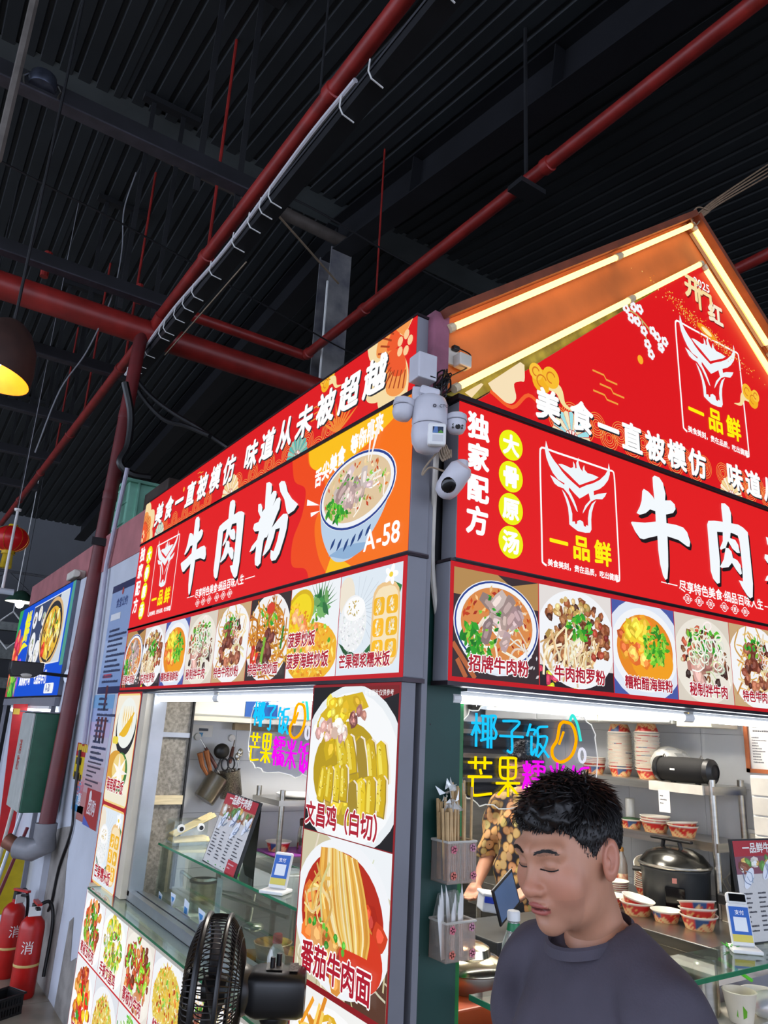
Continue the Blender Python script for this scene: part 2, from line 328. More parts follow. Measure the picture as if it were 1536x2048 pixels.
solo(MB().tube(spline(P, 6), 0.006, 5), 'hanging_wire', M_elb, 'pale bundle of thin wires hanging from the roof past the red fire main', 'wire', smooth=True)
# drop pole at the top of the aisle
p0, p1 = ony(78, -40, 3.6), ony(-6, 320, 3.6); p0 = p0+(p0-p1)*((roofz(3.6)-p0.z)/(p0.z-p1.z))
solo(MB().tube([p0, p1], 0.022, 6), 'drop_pole', mat('grey_bar', '#6b6560', 0.5, var=0.25), 'grey drop pole hanging beside the round junction box', 'pole', smooth=True)
# dome pendant over the aisle
lp = ony(-16, 745, 3.9); lp_x, lp_z = lp.x, lp.z; pl = thing('pendant_lamp', 'large brown dome pendant lamp with yellow inside over the open aisle', 'lamp', lp)
MB().lathe([(0.02, 0.31), (0.05, 0.30), (0.10, 0.26), (0.155, 0.17), (0.18, 0.06), (0.186, -0.02)], 32, Matrix.Translation(lp) @ Matrix.Rotation(math.radians(10), 4, 'Y')).build('shade', mat('brown_shade', '#3b2620', 0.6, var=0.25), pl, smooth=True)
MB().lathe([(0.02, 0.30), (0.05, 0.292), (0.097, 0.253), (0.151, 0.165), (0.176, 0.06), (0.182, -0.019)], 32, Matrix.Translation(lp) @ Matrix.Rotation(math.radians(10), 4, 'Y')).build('liner', mat('yellow_liner', '#e0a020', 0.5, var=0.1), pl, smooth=True)
MB().ball(lp+Vector((0, 0, 0.10)), (0.045, 0.045, 0.07)).build('bulb', lampmat('warm_bulb', '#ffd9a0', 30.0), pl, smooth=True)
MB().tube([lp+Vector((0.05, 0, 0.3)), (lp.x+0.05, lp.y, roofz(lp.y))], 0.008, 6).build('cord', M_dark, pl)
# ================================================================ pale wall beyond the stall and what hangs on it
M_wall = mat('pale_plaster', '#c3c8d2', 0.75, var=0.10, vscale=2.2, bump=0.08)
M_patch = mat('bare_render', '#8f8a84', 0.85, var=0.3, vscale=7, bump=0.2)
M_pink = mat('pink_fascia', '#a8686a', 0.75, var=0.18, vscale=4, bump=0.1)
wl = thing('wall_left', None, None, (1.3, 6, 0), kind='structure')
box(1.30, 1.50, 4.56, 9.0, 0, 2.74).build('plaster', M_wall, wl); box(1.295, 1.50, 4.40, 9.0, 2.74, 3.03).build('fascia', M_pink, wl)
box(1.255, 1.30, 5.98, 6.30, 0, 2.74).build('pilaster', M_wall, wl)
random.seed(3)
for (poly) in ([(4.72, 0), (4.66, 0.16), (4.72, 0.22), (4.83, 0.20), (4.93, 0.35), (5.05, 0.30), (5.12, 0.52), (5.2, 0.48), (5.25, 0.0)], [(5.45, 0), (5.42, 0.55), (5.5, 0.75), (5.52, 0.98), (5.72, 0.95), (5.97, 0.9), (5.97, 0)]):
    MB().prism([(y, z) for y, z in poly], 0, 0.004, Matrix(((0, 0, -1, 1.30), (1, 0, 0, 0), (0, 1, 0, 0), (0, 0, 0, 1)))).build('bare_patch', M_patch, wl)
solo(MB().tube(spline([onx(x, y, 1.285) for x, y in [(160, 1500), (148, 1600), (143, 1660), (118, 1735), (104, 1800), (96, 1822)]], 5), 0.009, 6), 'wall_cable', M_black, 'black cable running down the pale wall to the fire extinguishers', 'cable', smooth=True)
solo(MB().tube([onx(255, 936, 1.27), onx(213, 1130, 1.27), onx(168, 1488, 1.27)], 0.016, 8), 'conduit_pipe', mat('pale_conduit', '#a9a6b8', 0.45, var=0.1), 'slim pale conduit running up the wall beside the dark red riser', 'conduit', smooth=True)
# green cabinet standing on the wall top
gt = onx(262, 985, 1.42); M_gt = mat('green_enamel', '#7cb8a0', 0.5, var=0.18, vscale=5)
cab = thing('utility_cabinet', 'green ribbed metal cabinet standing on top of the pink fascia', 'cabinet', (1.7, gt.y+0.3, 3.03))
box(1.40, 2.0, gt.y+0.02, gt.y+0.60, 3.03, 3.50).build('body', M_gt, cab, bevel=0.012); box(1.38, 2.02, gt.y, gt.y+0.62, 3.50, 3.525).build('top_cap', M_gt, cab)
for k in range(4): box(1.47+0.15*k, 1.485+0.15*k, gt.y+0.005, gt.y+0.02, 3.05, 3.5).build('rib', M_gt, cab)
for z in (3.15, 3.32): box(1.39, 1.40, gt.y+0.02, gt.y+0.60, z, z+0.012).build('rib', M_gt, cab)
wb = onx(330, 945, 1.75); solo(MB().box(1.52, 2.4, gt.y-0.62, gt.y-0.04, 3.032, 3.40), 'wooden_crate', mat('old_wood', '#3a2c25', 0.8, var=0.4, vscale=8), 'old dark wooden crate stored behind the red sign on the wall top', 'crate', bevel=0.01)
# ---- neighbour's blue lightbox: origin at its far lower corner, u toward the viewer's right, v up, w out
def wallM(y, z, x): return Matrix(((0, 0, -1, x), (-1, 0, 0, y), (0, 1, 0, z), (0, 0, 0, 1)))
def frontM(x, z, y): return Matrix(((1, 0, 0, x), (0, 0, -1, y), (0, 1, 0, z), (0, 0, 0, 1)))
# ================================================================ printed signs
# outlines of the ox-head emblem and the three brushed characters, in millimetres on the sign
LOGO=[ [(392,486),(400,467),(405,450),(420,432),(436,418),(451,408),(470,391),(496,375),(527,361),(559,348),(598,369),(631,383),(669,405),(700,432),(717,455),(723,484),(728,465),(727,441),(716,415),(693,389),(668,370),(634,354),(635,338),(658,349),(705,363),(695,347),(680,333),(645,326),(620,312),(599,290),(572,256),(574,265),(587,290),(614,316),(607,340),(581,323),(558,309),(533,322),(505,339),(503,328),(514,317),(529,297),(540,277),(547,257),(539,261),(524,283),(502,311),(476,329),(449,330),(431,337),(410,363),(431,359),(457,350),(480,343),(482,349),(450,355),(424,374),(406,398),(393,423),(387,449)],
[(452,414),(470,418),(490,417),(517,414),(529,421),(529,443),(538,432),(539,419),(547,421),(545,441),(560,466),(557,444),(565,425),(578,416),(579,429),(587,443),(589,425),(604,416),(633,417),(664,414),(640,398),(607,383),(560,360),(535,372),(504,388),(478,399)],
[(468,323),(483,313),(498,294),(510,268),(518,245),(517,216),(530,219),(533,210),(541,213),(543,223),(557,230),(573,226),(576,212),(586,210),(590,218),(599,216),(599,245),(606,275),(622,303),(646,322),(632,300),(620,269),(616,243),(616,206),(607,193),(583,188),(544,187),(518,196),(502,203),(501,231),(497,263),(486,291)] ]
LFR= [(388,38),(372,45),(368,57),(367,145),(365,251),(363,387),(364,441),(368,450),(381,456),(452,455),(570,456),(714,456),(742,457),(752,444),(755,364),(757,248),(759,134),(759,53),(753,42),(740,38)]
NIU=[ [(994,499),(1024,498),(1046,480),(1051,460),(1058,438),(1053,409),(1090,417),(1114,406),(1118,387),(1100,367),(1053,351),(1053,316),(1117,321),(1161,319),(1185,304),(1201,267),(1194,246),(1178,245),(1124,261),(1054,263),(1052,201),(1048,144),(1038,93),(1025,86),(1012,100),(998,143),(991,198),(991,253),(942,237),(907,224),(884,224),(858,245),(836,275),(841,280),(918,291),(986,309),(987,351),(955,352),(927,331),(891,317),(872,320),(894,351),(906,377),(913,417),(923,428),(951,422),(977,408),(985,398),(981,452),(981,488)] ]
ROU=[ [(1443,481),(1469,486),(1499,475),(1510,451),(1506,405),(1558,409),(1594,403),(1628,388),(1630,302),(1631,217),(1631,163),(1620,103),(1600,94),(1577,105),(1545,134),(1525,161),(1556,160),(1561,227),(1557,332),(1547,358),(1501,362),(1494,360),(1487,336),(1525,335),(1544,317),(1552,282),(1531,279),(1498,292),(1470,320),(1448,287),(1412,272),(1405,277),(1431,313),(1436,352),(1394,346),(1395,302),(1398,221),(1385,128),(1365,122),(1340,139),(1327,169),(1328,249),(1327,364),(1338,382),(1379,391),(1443,399),(1440,458)],[(1448,287),(1469,289),(1489,278),(1496,252),(1527,247),(1549,229),(1553,193),(1539,186),(1513,203),(1485,229),(1458,206),(1408,194),(1396,198),(1427,234)] ]
FEN=[ [(1835,477),(1864,475),(1892,459),(1897,427),(1891,411),(1916,422),(1943,415),(1949,398),(1936,371),(1919,354),(1952,380),(1979,380),(1992,367),(1989,330),(1967,306),(1932,259),(1981,282),(2029,298),(2065,291),(2075,275),(2072,231),(2058,194),(2027,136),(1997,113),(1961,115),(1945,130),(1942,164),(1971,153),(1994,190),(2010,243),(1970,245),(1959,212),(1932,172),(1890,153),(1868,150),(1889,200),(1908,243),(1893,227),(1870,227),(1862,218),(1855,165),(1855,123),(1830,112),(1801,123),(1792,150),(1794,205),(1768,192),(1729,190),(1748,213),(1797,234),(1808,270),(1763,275),(1742,292),(1750,312),(1794,312),(1809,330),(1777,363),(1772,395),(1800,393),(1819,371),(1819,350),(1845,361),(1839,415)],[(1962,441),(1983,449),(2015,440),(2032,419),(2051,386),(2096,346),(2153,311),(2123,292),(2074,286),(2056,303),(2027,359),(1983,402)] ]
_gc = {}
_fc = bpy.data.curves.new('glyph', 'FONT'); _fc.resolution_u = 3; _fo = bpy.data.objects.new('glyph', _fc); COL.objects.link(_fo)
def glyph(ch, bold):
    k = ch
    if k not in _gc:
        _fc.body = ch; dg = bpy.context.evaluated_depsgraph_get(); dg.update()
        me = bpy.data.meshes.new_from_object(_fo.evaluated_get(dg)); v = [(p.co.x, p.co.y+0.12) for p in me.vertices]; f = [tuple(q.vertices) for q in me.polygons]
        adv = 1.0 if ord(ch) > 0x2000 else (max([x for x, _ in v])+0.06 if v else 0.3)
        _gc[k] = (v, f, adv); bpy.data.meshes.remove(me)
    return _gc[k]
def clip_poly(pts, R):
    for ax, lim, sg in ((0, R[0], 1), (0, R[2], -1), (1, R[1], 1), (1, R[3], -1)):
        out = []; n = len(pts)
        for i in range(n):
            a, b = pts[i], pts[(i+1) % n]; da, db = (a[ax]-lim)*sg, (b[ax]-lim)*sg
            if da >= 0: out.append(a)
            if (da >= 0) != (db >= 0): t = da/(da-db); out.append((a[0]+(b[0]-a[0])*t, a[1]+(b[1]-a[1])*t))
        pts = out
        if len(pts) < 3: return None
    return pts
class Print:
    """2-D painter: coloured polygons in thin layers on a sign face"""
    def __init__(s, clip=None, seed=1): s.mb = MB(); s.clip = clip; s.n = 0; s.r = random.Random(seed)
    def w(s, layer): s.n += 1; return 0.00045*layer+1e-5*(s.n % 42)
    def poly(s, pts, col, layer=1):
        if s.clip: pts = clip_poly(list(pts), s.clip)
        if not pts: return s
        w = s.w(layer); c = H(col); s.mb.add([(x, y, w) for x, y in pts], [tuple(range(len(pts)))]); s.mb.c += [c]*len(pts); return s
    def rect(s, x0, y0, x1, y1, col, layer=1): return s.poly([(x0, y0), (x1, y0), (x1, y1), (x0, y1)], col, layer)
    def rrect(s, x0, y0, x1, y1, r, col, layer=1):
        p = []
        for cx, cy, a0 in ((x1-r, y1-r, 0), (x0+r, y1-r, 90), (x0+r, y0+r, 180), (x1-r, y0+r, 270)):
            p += [(cx+r*math.cos(math.radians(a0+a)), cy+r*math.sin(math.radians(a0+a))) for a in (0, 30, 60, 90)]
        return s.poly(p, col, layer)
    def ell(s, cx, cy, rx, ry, col, layer=1, rot=0, n=28, a0=0, a1=360):
        c, q = math.cos(rot), math.sin(rot); p = []
        for k in range(n+(0 if a1-a0 >= 360 else 1)):
            a = math.radians(a0+(a1-a0)*k/n); x, y = rx*math.cos(a), ry*math.sin(a); p.append((cx+x*c-y*q, cy+x*q+y*c))
        return s.poly(p, col, layer)
    def strip(s, pts, wd, col, layer=1, sm=5, taper=False, round_=False):
        if sm: pts = spline(pts, sm)
        n = len(pts); L, R = [], []
        for i, p in enumerate(pts):
            a, b = pts[max(0, i-1)], pts[min(n-1, i+1)]; dx, dy = b[0]-a[0], b[1]-a[1]; l = math.hypot(dx, dy) or 1
            t = i/(n-1); h = (wd[min(len(wd)-1, int(t*(len(wd)-1)))]*(1-(t*(len(wd)-1)) % 1)+wd[min(len(wd)-1, int(t*(len(wd)-1))+1)]*((t*(len(wd)-1)) % 1))/2 if isinstance(wd, (list, tuple)) else wd/2
            if taper: h *= math.sin(math.pi*min(0.94, max(0.06, t)))
            L.append((p[0]-dy/l*h, p[1]+dx/l*h)); R.append((p[0]+dy/l*h, p[1]-dx/l*h))
        w = s.w(layer); c = H(col); b = len(s.mb.v)
        ok = (not s.clip) or all(s.clip[0] <= q[0] <= s.clip[2] and s.clip[1] <= q[1] <= s.clip[3] for q in L+R)
        if ok:
            s.mb.add([(x, y, w) for x, y in L+R], [(i, n+i, n+i+1, i+1) for i in range(n-1)]); s.mb.c += [c]*(2*n)
        else:
            for i in range(n-1): s.poly([R[i], R[i+1], L[i+1], L[i]], c, layer)
        return s
    def ring(s, cx, cy, rx, ry, wd, col, layer, a0=0, a1=360, rot=0, n=28):
        c, q = math.cos(rot), math.sin(rot); P = []
        for k in range(n+1):
            a = math.radians(a0+(a1-a0)*k/n); x, y = rx*math.cos(a), ry*math.sin(a); P.append((cx+x*c-y*q, cy+x*q+y*c))
        return s.strip(P, wd, col, layer, sm=0)
    def text(s, st, x, y, size, col, layer=10, bold=0.02, sp=1.0, sx=1.0, vertical=False, out=None, ob=0.06, shadow=None, shear=0.0, slope=0.0):
        """x, y: left/bottom of the first cell; returns the right end"""
        cx, cy = x, y
        for ch in st:
            if ch == ' ': cx += size*0.5*sx; continue
            adv = glyph(ch, bold)[2]
            for (cc, bb, ly, dx, dy) in ([(shadow, bold, layer-2, 0.05, -0.05)] if shadow else [])+([(out, ob, layer-1, 0, 0)] if out else [])+[(col, bold, layer, 0, 0)]:
                v, f, _ = glyph(ch, bb); w = 0.00045*ly; c = H(cc); nst = 1 if bb < 0.012 else (4 if bb < 0.03 else 8)
                for q in range(nst):
                    ox, oy = (0, 0) if nst == 1 else (bb*math.cos(6.283*q/nst+0.4), bb*math.sin(6.283*q/nst+0.4))
                    s.mb.add([(cx+(px+dx+ox+shear*(py-0.4))*size*sx, cy+(py+dy+oy)*size, w+2e-6*q) for px, py in v], f); s.mb.c += [c]*len(v)
            if vertical: cy -= size*sp
            else: cx += size*sx*sp*adv; cy += size*sp*slope
        return cx
    def ctext(s, st, cx, y, size, col, **k):
        sx = k.get('sx', 1.0); sp = k.get('sp', 1.0); wd = sum((glyph(c, 0.02)[2] if c != ' ' else 0.5) for c in st)*size*sx*sp; return s.text(st, cx-wd/2, y, size, col, **k)
    def build(s, name, m, parent):
        return s.mb.build(name, m, parent, local=True)
    # -------- loose pieces of printed food
    def jit(s, c, a=0.22): c = H(c); f = 1+s.r.uniform(-a, a); return tuple(min(1, max(0, x*f*(1+s.r.uniform(-a, a)*0.3))) for x in c)
    def inside(s, e):
        cx, cy, rx, ry = e; a = s.r.uniform(0, 6.283); q = math.sqrt(s.r.random()); return cx+rx*q*math.cos(a), cy+ry*q*math.sin(a)
    def bits(s, kind, n, cols, size, e, layer, asp=0.55, ang=None):
        for _ in range(n):
            x, y = s.inside(e); col = s.jit(s.r.choice(cols)); z = size*s.r.uniform(0.65, 1.3); a = s.r.uniform(0, 6.283) if ang is None else ang+s.r.uniform(-0.35, 0.35); c, q = math.cos(a), math.sin(a)
            if kind == 'noodle':
                l = z*3.2; k = s.r.uniform(-0.5, 0.5); s.strip([(x-c*l/2, y-q*l/2), (x-q*k*l, y+c*k*l), (x+c*l/2, y+q*l/2)], z*0.22, col, layer, sm=4); continue
            if kind == 'leaf': P = [(1, 0), (0.4, 0.45), (-0.1, 0.5), (-0.5, 0.2), (-1, 0), (-0.5, -0.25), (0, -0.4), (0.5, -0.35)]; as_ = 1
            elif kind == 'grain': P = [(1, 0), (0, 0.45), (-1, 0), (0, -0.45)]; as_ = 1
            elif kind == 'slice': P = [(1, 0.7), (0.2, 0.95), (-0.9, 0.8), (-1, -0.1), (-0.8, -0.8), (0.3, -0.9), (1, -0.5)]; as_ = asp
            elif kind == 'ring':
                s.ring(x, y, z, z*0.6, z*0.22, col, layer, rot=a, n=14); continue
            else:
                m = s.r.randint(6, 8); P = [(math.cos(6.283*k/m)*s.r.uniform(0.7, 1.1), math.sin(6.283*k/m)*s.r.uniform(0.7, 1.1)) for k in range(m)]; as_ = asp+0.3
            s.poly([(x+(px*c-py*as_*q)*z, y+(px*q+py*as_*c)*z) for px, py in P], col, layer)
            if kind in ('chunk', 'slice') and z > 0.012:   # printed highlight and edge tone of the dish
                hc = tuple(min(1, v*1.5+0.04) for v in col); s.poly([(x+(px*0.5*c-(py*0.45+0.18)*as_*q)*z, y+(px*0.5*q+(py*0.45+0.18)*as_*c)*z) for px, py in P], hc, layer+0.25)
    def bowl(s, cx, cy, rx, ry, rim='#f2f4f8', soup=None, line='#27408f', depth=0.0, layer=2):
        if depth: s.ell(cx, cy-depth, rx*0.86, ry*0.9, '#dfe6f2', layer); s.ell(cx, cy-depth*0.5, rx*0.95, ry*0.97, '#e9eef8', layer+0.2)
        s.ell(cx, cy, rx, ry, rim, layer+0.6, n=40)
        if line: s.ring(cx, cy, rx*0.96, ry*0.96, rx*0.035, line, layer+1, n=40)
        if soup: s.ell(cx, cy, rx*0.84, ry*0.84, soup, layer+1.3, n=36)
GRN = ['#2f9a2a', '#58b82e', '#1d7a25', '#86cc40']; BEEF = ['#8c4a34', '#6e3424', '#a8664a', '#54251a']; NOOD = ['#e8c98c', '#d9a95a', '#f1deb0', '#c98d42']
def dish(P, k, x, y, w, h):
    """one printed dish photo, k chooses the dish"""
    P.clip = (x, y, x+w, y+h); X = lambda a: x+a*w; Y = lambda b: y+b*h; m = min(w, h)
    E = lambda a, b, c, d: (X(a), Y(b), c*w, d*h)
    if k == 'noodle_soup':
        P.rect(x, y, x+w, y+h, '#3a2c30', 1); P.poly([(X(0), Y(1)), (X(0.5), Y(1)), (X(1), Y(0.72)), (X(1), Y(1)), (X(0), Y(0.75))], '#b58a52', 1.2)
        P.bits('grain', 14, ['#e8e8ee'], m*0.03, E(0.9, 0.2, 0.2, 0.2), 1.5); P.strip([(X(0), Y(0.3)), (X(0.25), Y(0))], m*0.05, '#b5643a', 1.6, sm=0); P.strip([(X(0.05), Y(0.16)), (X(0.15), Y(0))], m*0.05, '#b5643a', 1.6, sm=0)
        P.bowl(X(0.5), Y(0.52), 0.5*w, 0.42*h, soup='#d98a4a', depth=0.1*h)
        P.bits('grain', 90, ['#c2401e', '#e0762a', '#f0c080', '#a8301c'], m*0.035, E(0.5, 0.52, 0.40, 0.34), 5); P.bits('noodle', 26, ['#f3efe6', '#e6dcc8'], m*0.09, E(0.55, 0.4, 0.33, 0.24), 6)
        P.bits('leaf', 60, GRN, m*0.05, E(0.27, 0.34, 0.2, 0.16), 7); P.bits('slice', 16, ['#b39a98', '#9c8484', '#c9b3ae', '#8b7472'], m*0.11, E(0.52, 0.55, 0.22, 0.2), 8); P.bits('leaf', 14, GRN, m*0.03, E(0.5, 0.6, 0.3, 0.22), 9)
    elif k == 'dry_noodle':
        P.rect(x, y, x+w, y+h, '#e3ddda', 1); P.rect(x, y, x+w, y+0.2*h, '#2b2028', 1.2); P.bits('slice', 16, ['#d7e02a', '#c03a5a', '#e8913a', '#2a2a2a'], m*0.05, E(0.2, 0.1, 0.3, 0.1), 1.5)
        P.bowl(X(0.5), Y(0.5), 0.54*w, 0.5*h, line=None); P.bits('chunk', 120, ['#6e3a22', '#8c4e2a', '#b0764a', '#4a2416', '#a8884c'], m*0.06, E(0.5, 0.55, 0.46, 0.38), 5)
        P.bits('noodle', 46, ['#ead6b0', '#d9b27c', '#f3e6cc'], m*0.1, E(0.42, 0.33, 0.34, 0.14), 7, ang=1.2); P.bits('chunk', 26, ['#caa15c', '#e3c48c'], m*0.04, E(0.4, 0.78, 0.3, 0.14), 8); P.bits('leaf', 44, GRN, m*0.045, E(0.52, 0.62, 0.17, 0.13), 9); P.bits('chunk', 16, ['#a2412c', '#7b2a20'], m*0.05, E(0.75, 0.5, 0.16, 0.2), 8)
    elif k == 'sour_soup':
        P.rect(x, y, x+w, y+h, '#4a5aa6', 1); P.ell(X(0.5), Y(0.5), 0.62*w, 0.56*h, '#dfe6f4', 1.3); P.bowl(X(0.5), Y(0.5), 0.53*w, 0.46*h, soup='#e88a22', line=None); P.ell(X(0.6), Y(0.38), 0.34*w, 0.24*h, '#f2a01e', 4.5)
        P.bits('chunk', 40, ['#f0a52a', '#e8782a', '#f6c860', '#d9642a'], m*0.09, E(0.38, 0.6, 0.26, 0.26), 6); P.bits('slice', 10, ['#f3d840', '#e6c02e'], m*0.12, E(0.35, 0.7, 0.18, 0.12), 7); P.bits('leaf', 90, ['#6fc32e', '#46a527', '#a4d94a', '#2f8a24'], m*0.05, E(0.66, 0.56, 0.2, 0.22), 8)
    elif k == 'mixed_beef':
        P.rect(x, y, x+w, y+h, '#d9d0c2', 1); P.bowl(X(0.5), Y(0.48), 0.55*w, 0.5*h, line=None, rim='#ece6da'); P.bits('chunk', 60, ['#6a3a2c', '#3a2420', '#8a5a3c', '#b5563a', '#d9c69a'], m*0.06, E(0.5, 0.5, 0.44, 0.36), 5)
        P.bits('slice', 16, ['#b58478', '#9c6a60', '#caa094', '#7a4a44'], m*0.12, E(0.52, 0.42, 0.24, 0.28), 6); P.bits('leaf', 40, GRN, m*0.05, E(0.5, 0.7, 0.36, 0.18), 7); P.bits('ring', 22, ['#f2f0e6', '#e2ead2'], m*0.08, E(0.55, 0.6, 0.34, 0.3), 8); P.bits('noodle', 14, ['#f0f0e6', '#cfe0a8'], m*0.08, E(0.6, 0.45, 0.36, 0.3), 8)
    elif k == 'beef_noodle':
        P.rect(x, y, x+w, y+h, '#c9a87c', 1); P.ell(X(0.5), Y(0.5), 0.56*w, 0.52*h, '#f4f4f6', 1.5); P.bits('noodle', 60, NOOD, m*0.1, E(0.48, 0.5, 0.38, 0.36), 5); P.bits('chunk', 46, BEEF, m*0.075, E(0.5, 0.46, 0.34, 0.34), 7); P.bits('leaf', 22, GRN, m*0.045, E(0.5, 0.72, 0.25, 0.14), 8); P.bits('ring', 10, ['#f4f0ea'], m*0.07, E(0.66, 0.68, 0.2, 0.18), 8)
    elif k == 'fried_noodle':
        P.rect(x, y, x+w, y+h, '#3a3030', 1); P.ell(X(0.5), Y(0.5), 0.55*w, 0.53*h, '#f2f0f0', 1.5); P.bits('noodle', 110, ['#d9922e', '#c2761e', '#e8b04a', '#b0641c'], m*0.11, E(0.5, 0.48, 0.44, 0.4), 5); P.bits('chunk', 26, ['#5a2c24', '#7a3c30', '#8a5a60'], m*0.08, E(0.5, 0.36, 0.2, 0.22), 7)
        P.bits('slice', 6, ['#d23a24'], m*0.09, E(0.24, 0.25, 0.1, 0.14), 7); P.strip([(X(0.4), Y(0.08)), (X(0.42), Y(0.3)), (X(0.46), Y(0.5))], m*0.07, '#7fb83a', 7.5); P.bits('leaf', 14, GRN, m*0.05, E(0.5, 0.75, 0.24, 0.12), 8); P.ell(X(0.55), Y(0.84), 0.1*w, 0.07*h, '#d8402a', 9); P.strip([(X(0.86), Y(0.34)), (X(0.9), Y(0.6))], m*0.05, '#3f7f2a', 8)
    elif k == 'pineapple_rice':
        P.rect(x, y, x+w, y+h, '#eef2f6', 1)
        for a in range(-60, 61, 12): P.poly([(X(0.62), Y(0.72)), (X(0.62)+m*0.42*math.sin(math.radians(a+20))-m*0.03, Y(0.72)+m*0.36*math.cos(math.radians(a+20))), (X(0.66), Y(0.7))], P.jit('#3c7a3c'), 2)
        P.bits('leaf', 20, ['#3f8a46', '#2c6a38', '#7ab86a'], m*0.1, E(0.64, 0.78, 0.18, 0.12), 2.5); P.ell(X(0.2), Y(0.7), 0.32*w, 0.26*h, '#d8b414', 3, rot=0.35); P.ell(X(0.2), Y(0.7), 0.27*w, 0.21*h, '#f2d81c', 3.4, rot=0.35)
        P.ell(X(0.5), Y(0.26), 0.52*w, 0.32*h, '#f0b428', 4); P.bits('grain', 260, ['#f6c838', '#f0aa20', '#f9dd70', '#e8901c'], m*0.035, E(0.48, 0.28, 0.48, 0.3), 5); P.bits('grain', 60, ['#f6c838', '#f0aa20', '#e8901c'], m*0.035, E(0.18, 0.68, 0.22, 0.16), 5); P.bits('chunk', 16, ['#f6b27a', '#ee8a4c'], m*0.07, E(0.3, 0.5, 0.3, 0.26), 6); P.bits('chunk', 18, ['#4f9a2a', '#8cc43a'], m*0.03, E(0.5, 0.36, 0.4, 0.3), 7)
    elif k == 'mango_rice':
        P.rect(x, y, x+w, y+h, '#dfe9f2', 1)
        for a in range(24): P.strip([(X(0.32), Y(0.62)), (X(0.32)+0.45*w*math.cos(a*0.262), Y(0.62)+0.34*h*math.sin(a*0.262))], m*0.006, '#c3ccd6', 1.5, sm=0)
        P.poly([(X(0.3), Y(0.1)), (X(0.66), Y(0.35)), (X(0.5), Y(0.08))], '#2f6a3a', 2); P.poly([(X(0.02), Y(0.32)), (X(0.4), Y(0.16)), (X(0.2), Y(0.12))], '#24542e', 2); P.poly([(X(0.82), Y(0.86)), (X(1), Y(0.78)), (X(0.95), Y(0.66))], '#2f7a3c', 2)
        P.ell(X(0.12), Y(0.78), 0.14*w, 0.2*h, '#eee4d2', 2.5); P.ell(X(0.25), Y(0.5), 0.23*w, 0.28*h, '#eef0f2', 3); P.bits('grain', 160, ['#e6e9ea', '#fbfbfb', '#d6dcdc'], m*0.02, E(0.25, 0.47, 0.21, 0.25), 4); P.ell(X(0.27), Y(0.64), 0.18*w, 0.12*h, '#fbfbfb', 5); P.bits('grain', 26, ['#d9c27a', '#c8ac5a'], m*0.02, E(0.27, 0.64, 0.13, 0.08), 6)
        P.rrect(X(0.56), Y(0.06), X(0.98), Y(0.84), 0.16*m, '#ecc58c', 3); P.rrect(X(0.59), Y(0.08), X(0.96), Y(0.80), 0.14*m, '#f6e3bc', 3.4)
        for a in range(2):
            for b in range(3):
                cx, cy = X(0.67+0.2*a), Y(0.22+0.2*b); P.rrect(cx-0.085*w, cy-0.085*h, cx+0.085*w, cy+0.085*h, 0.04*m, P.jit('#f4b81e', 0.1), 4); P.bits('grain', 16, ['#fbf3dc', '#f2e2b0', '#f0d890'], m*0.025, (cx, cy, 0.04*w, 0.07*h), 5)
        for a in range(5): P.ell(X(0.84)+0.055*w*math.cos(a*1.257), Y(0.9)+0.05*h*math.sin(a*1.257), 0.05*w, 0.03*h, '#ffffff', 6, rot=a*1.257)
        P.ell(X(0.84), Y(0.9), 0.03*w, 0.025*h, '#f2d43a', 7)
    elif k == 'chicken':
        P.rect(x, y, x+w, y+h, '#1d1a1c', 1); P.poly([(X(0.6), Y(1)), (X(0.8), Y(0.9)), (X(1), Y(0.95)), (X(1), Y(1))], '#7a1c1c', 1.3); P.ell(X(0.5), Y(0.46), 0.6*w, 0.55*h, '#e9eef2', 1.6); P.ell(X(0.5), Y(0.46), 0.54*w, 0.5*h, '#f6f8fa', 1.9)
        P.ell(X(0.47), Y(0.42), 0.40*w, 0.34*h, '#b89a14', 3); P.bits('chunk', 20, ['#d8b414', '#c9a80f', '#e6c626', '#a8880c'], m*0.10, E(0.45, 0.42, 0.34, 0.30), 3.4)
        def sl(cx, cy, L_, W_, a, lay):
            c, q = math.cos(a), math.sin(a); R_ = lambda pts: [(X(cx)+(px*c-py*q)*w, Y(cy)+(px*q+py*c)*h) for px, py in pts]; S = [(-W_, -L_), (W_*0.9, -L_*1.05), (W_*1.1, -L_*0.2), (W_*0.9, L_*0.8), (W_*0.2, L_), (-W_*0.8, L_*0.85), (-W_*1.05, 0)]
            P.poly(R_([(px+0.028, py-0.006) for px, py in S]), P.jit('#efe4d6', 0.06), lay); P.poly(R_([(px+0.012, py-0.01) for px, py in S]), '#a58a2a', lay+0.15); P.poly(R_(S), P.jit(P.r.choice(['#d9b816', '#e3c422', '#cfae12']), 0.10), lay+0.3); P.poly(R_([(px*0.35-W_*0.3, py*0.8) for px, py in S]), P.jit('#f0dc58', 0.06), lay+0.45); P.bits('grain', 14, ['#f6ea9a', '#b8980c'], m*0.010, (X(cx), Y(cy), W_*w*0.8, L_*h*0.8), lay+0.6)
        for i in range(5): sl(0.40+0.115*i, 0.56-0.01*i, 0.13, 0.050, 0.35-0.04*i, 5+0.12*i)
        for i in range(4): sl(0.20+0.085*i, 0.33+0.01*i, 0.12, 0.042, -0.12+0.06*i, 6+0.12*i)
        for i in range(4): sl(0.56+0.10*i, 0.26+0.02*i, 0.125, 0.050, 0.12-0.05*i, 6.5+0.12*i)
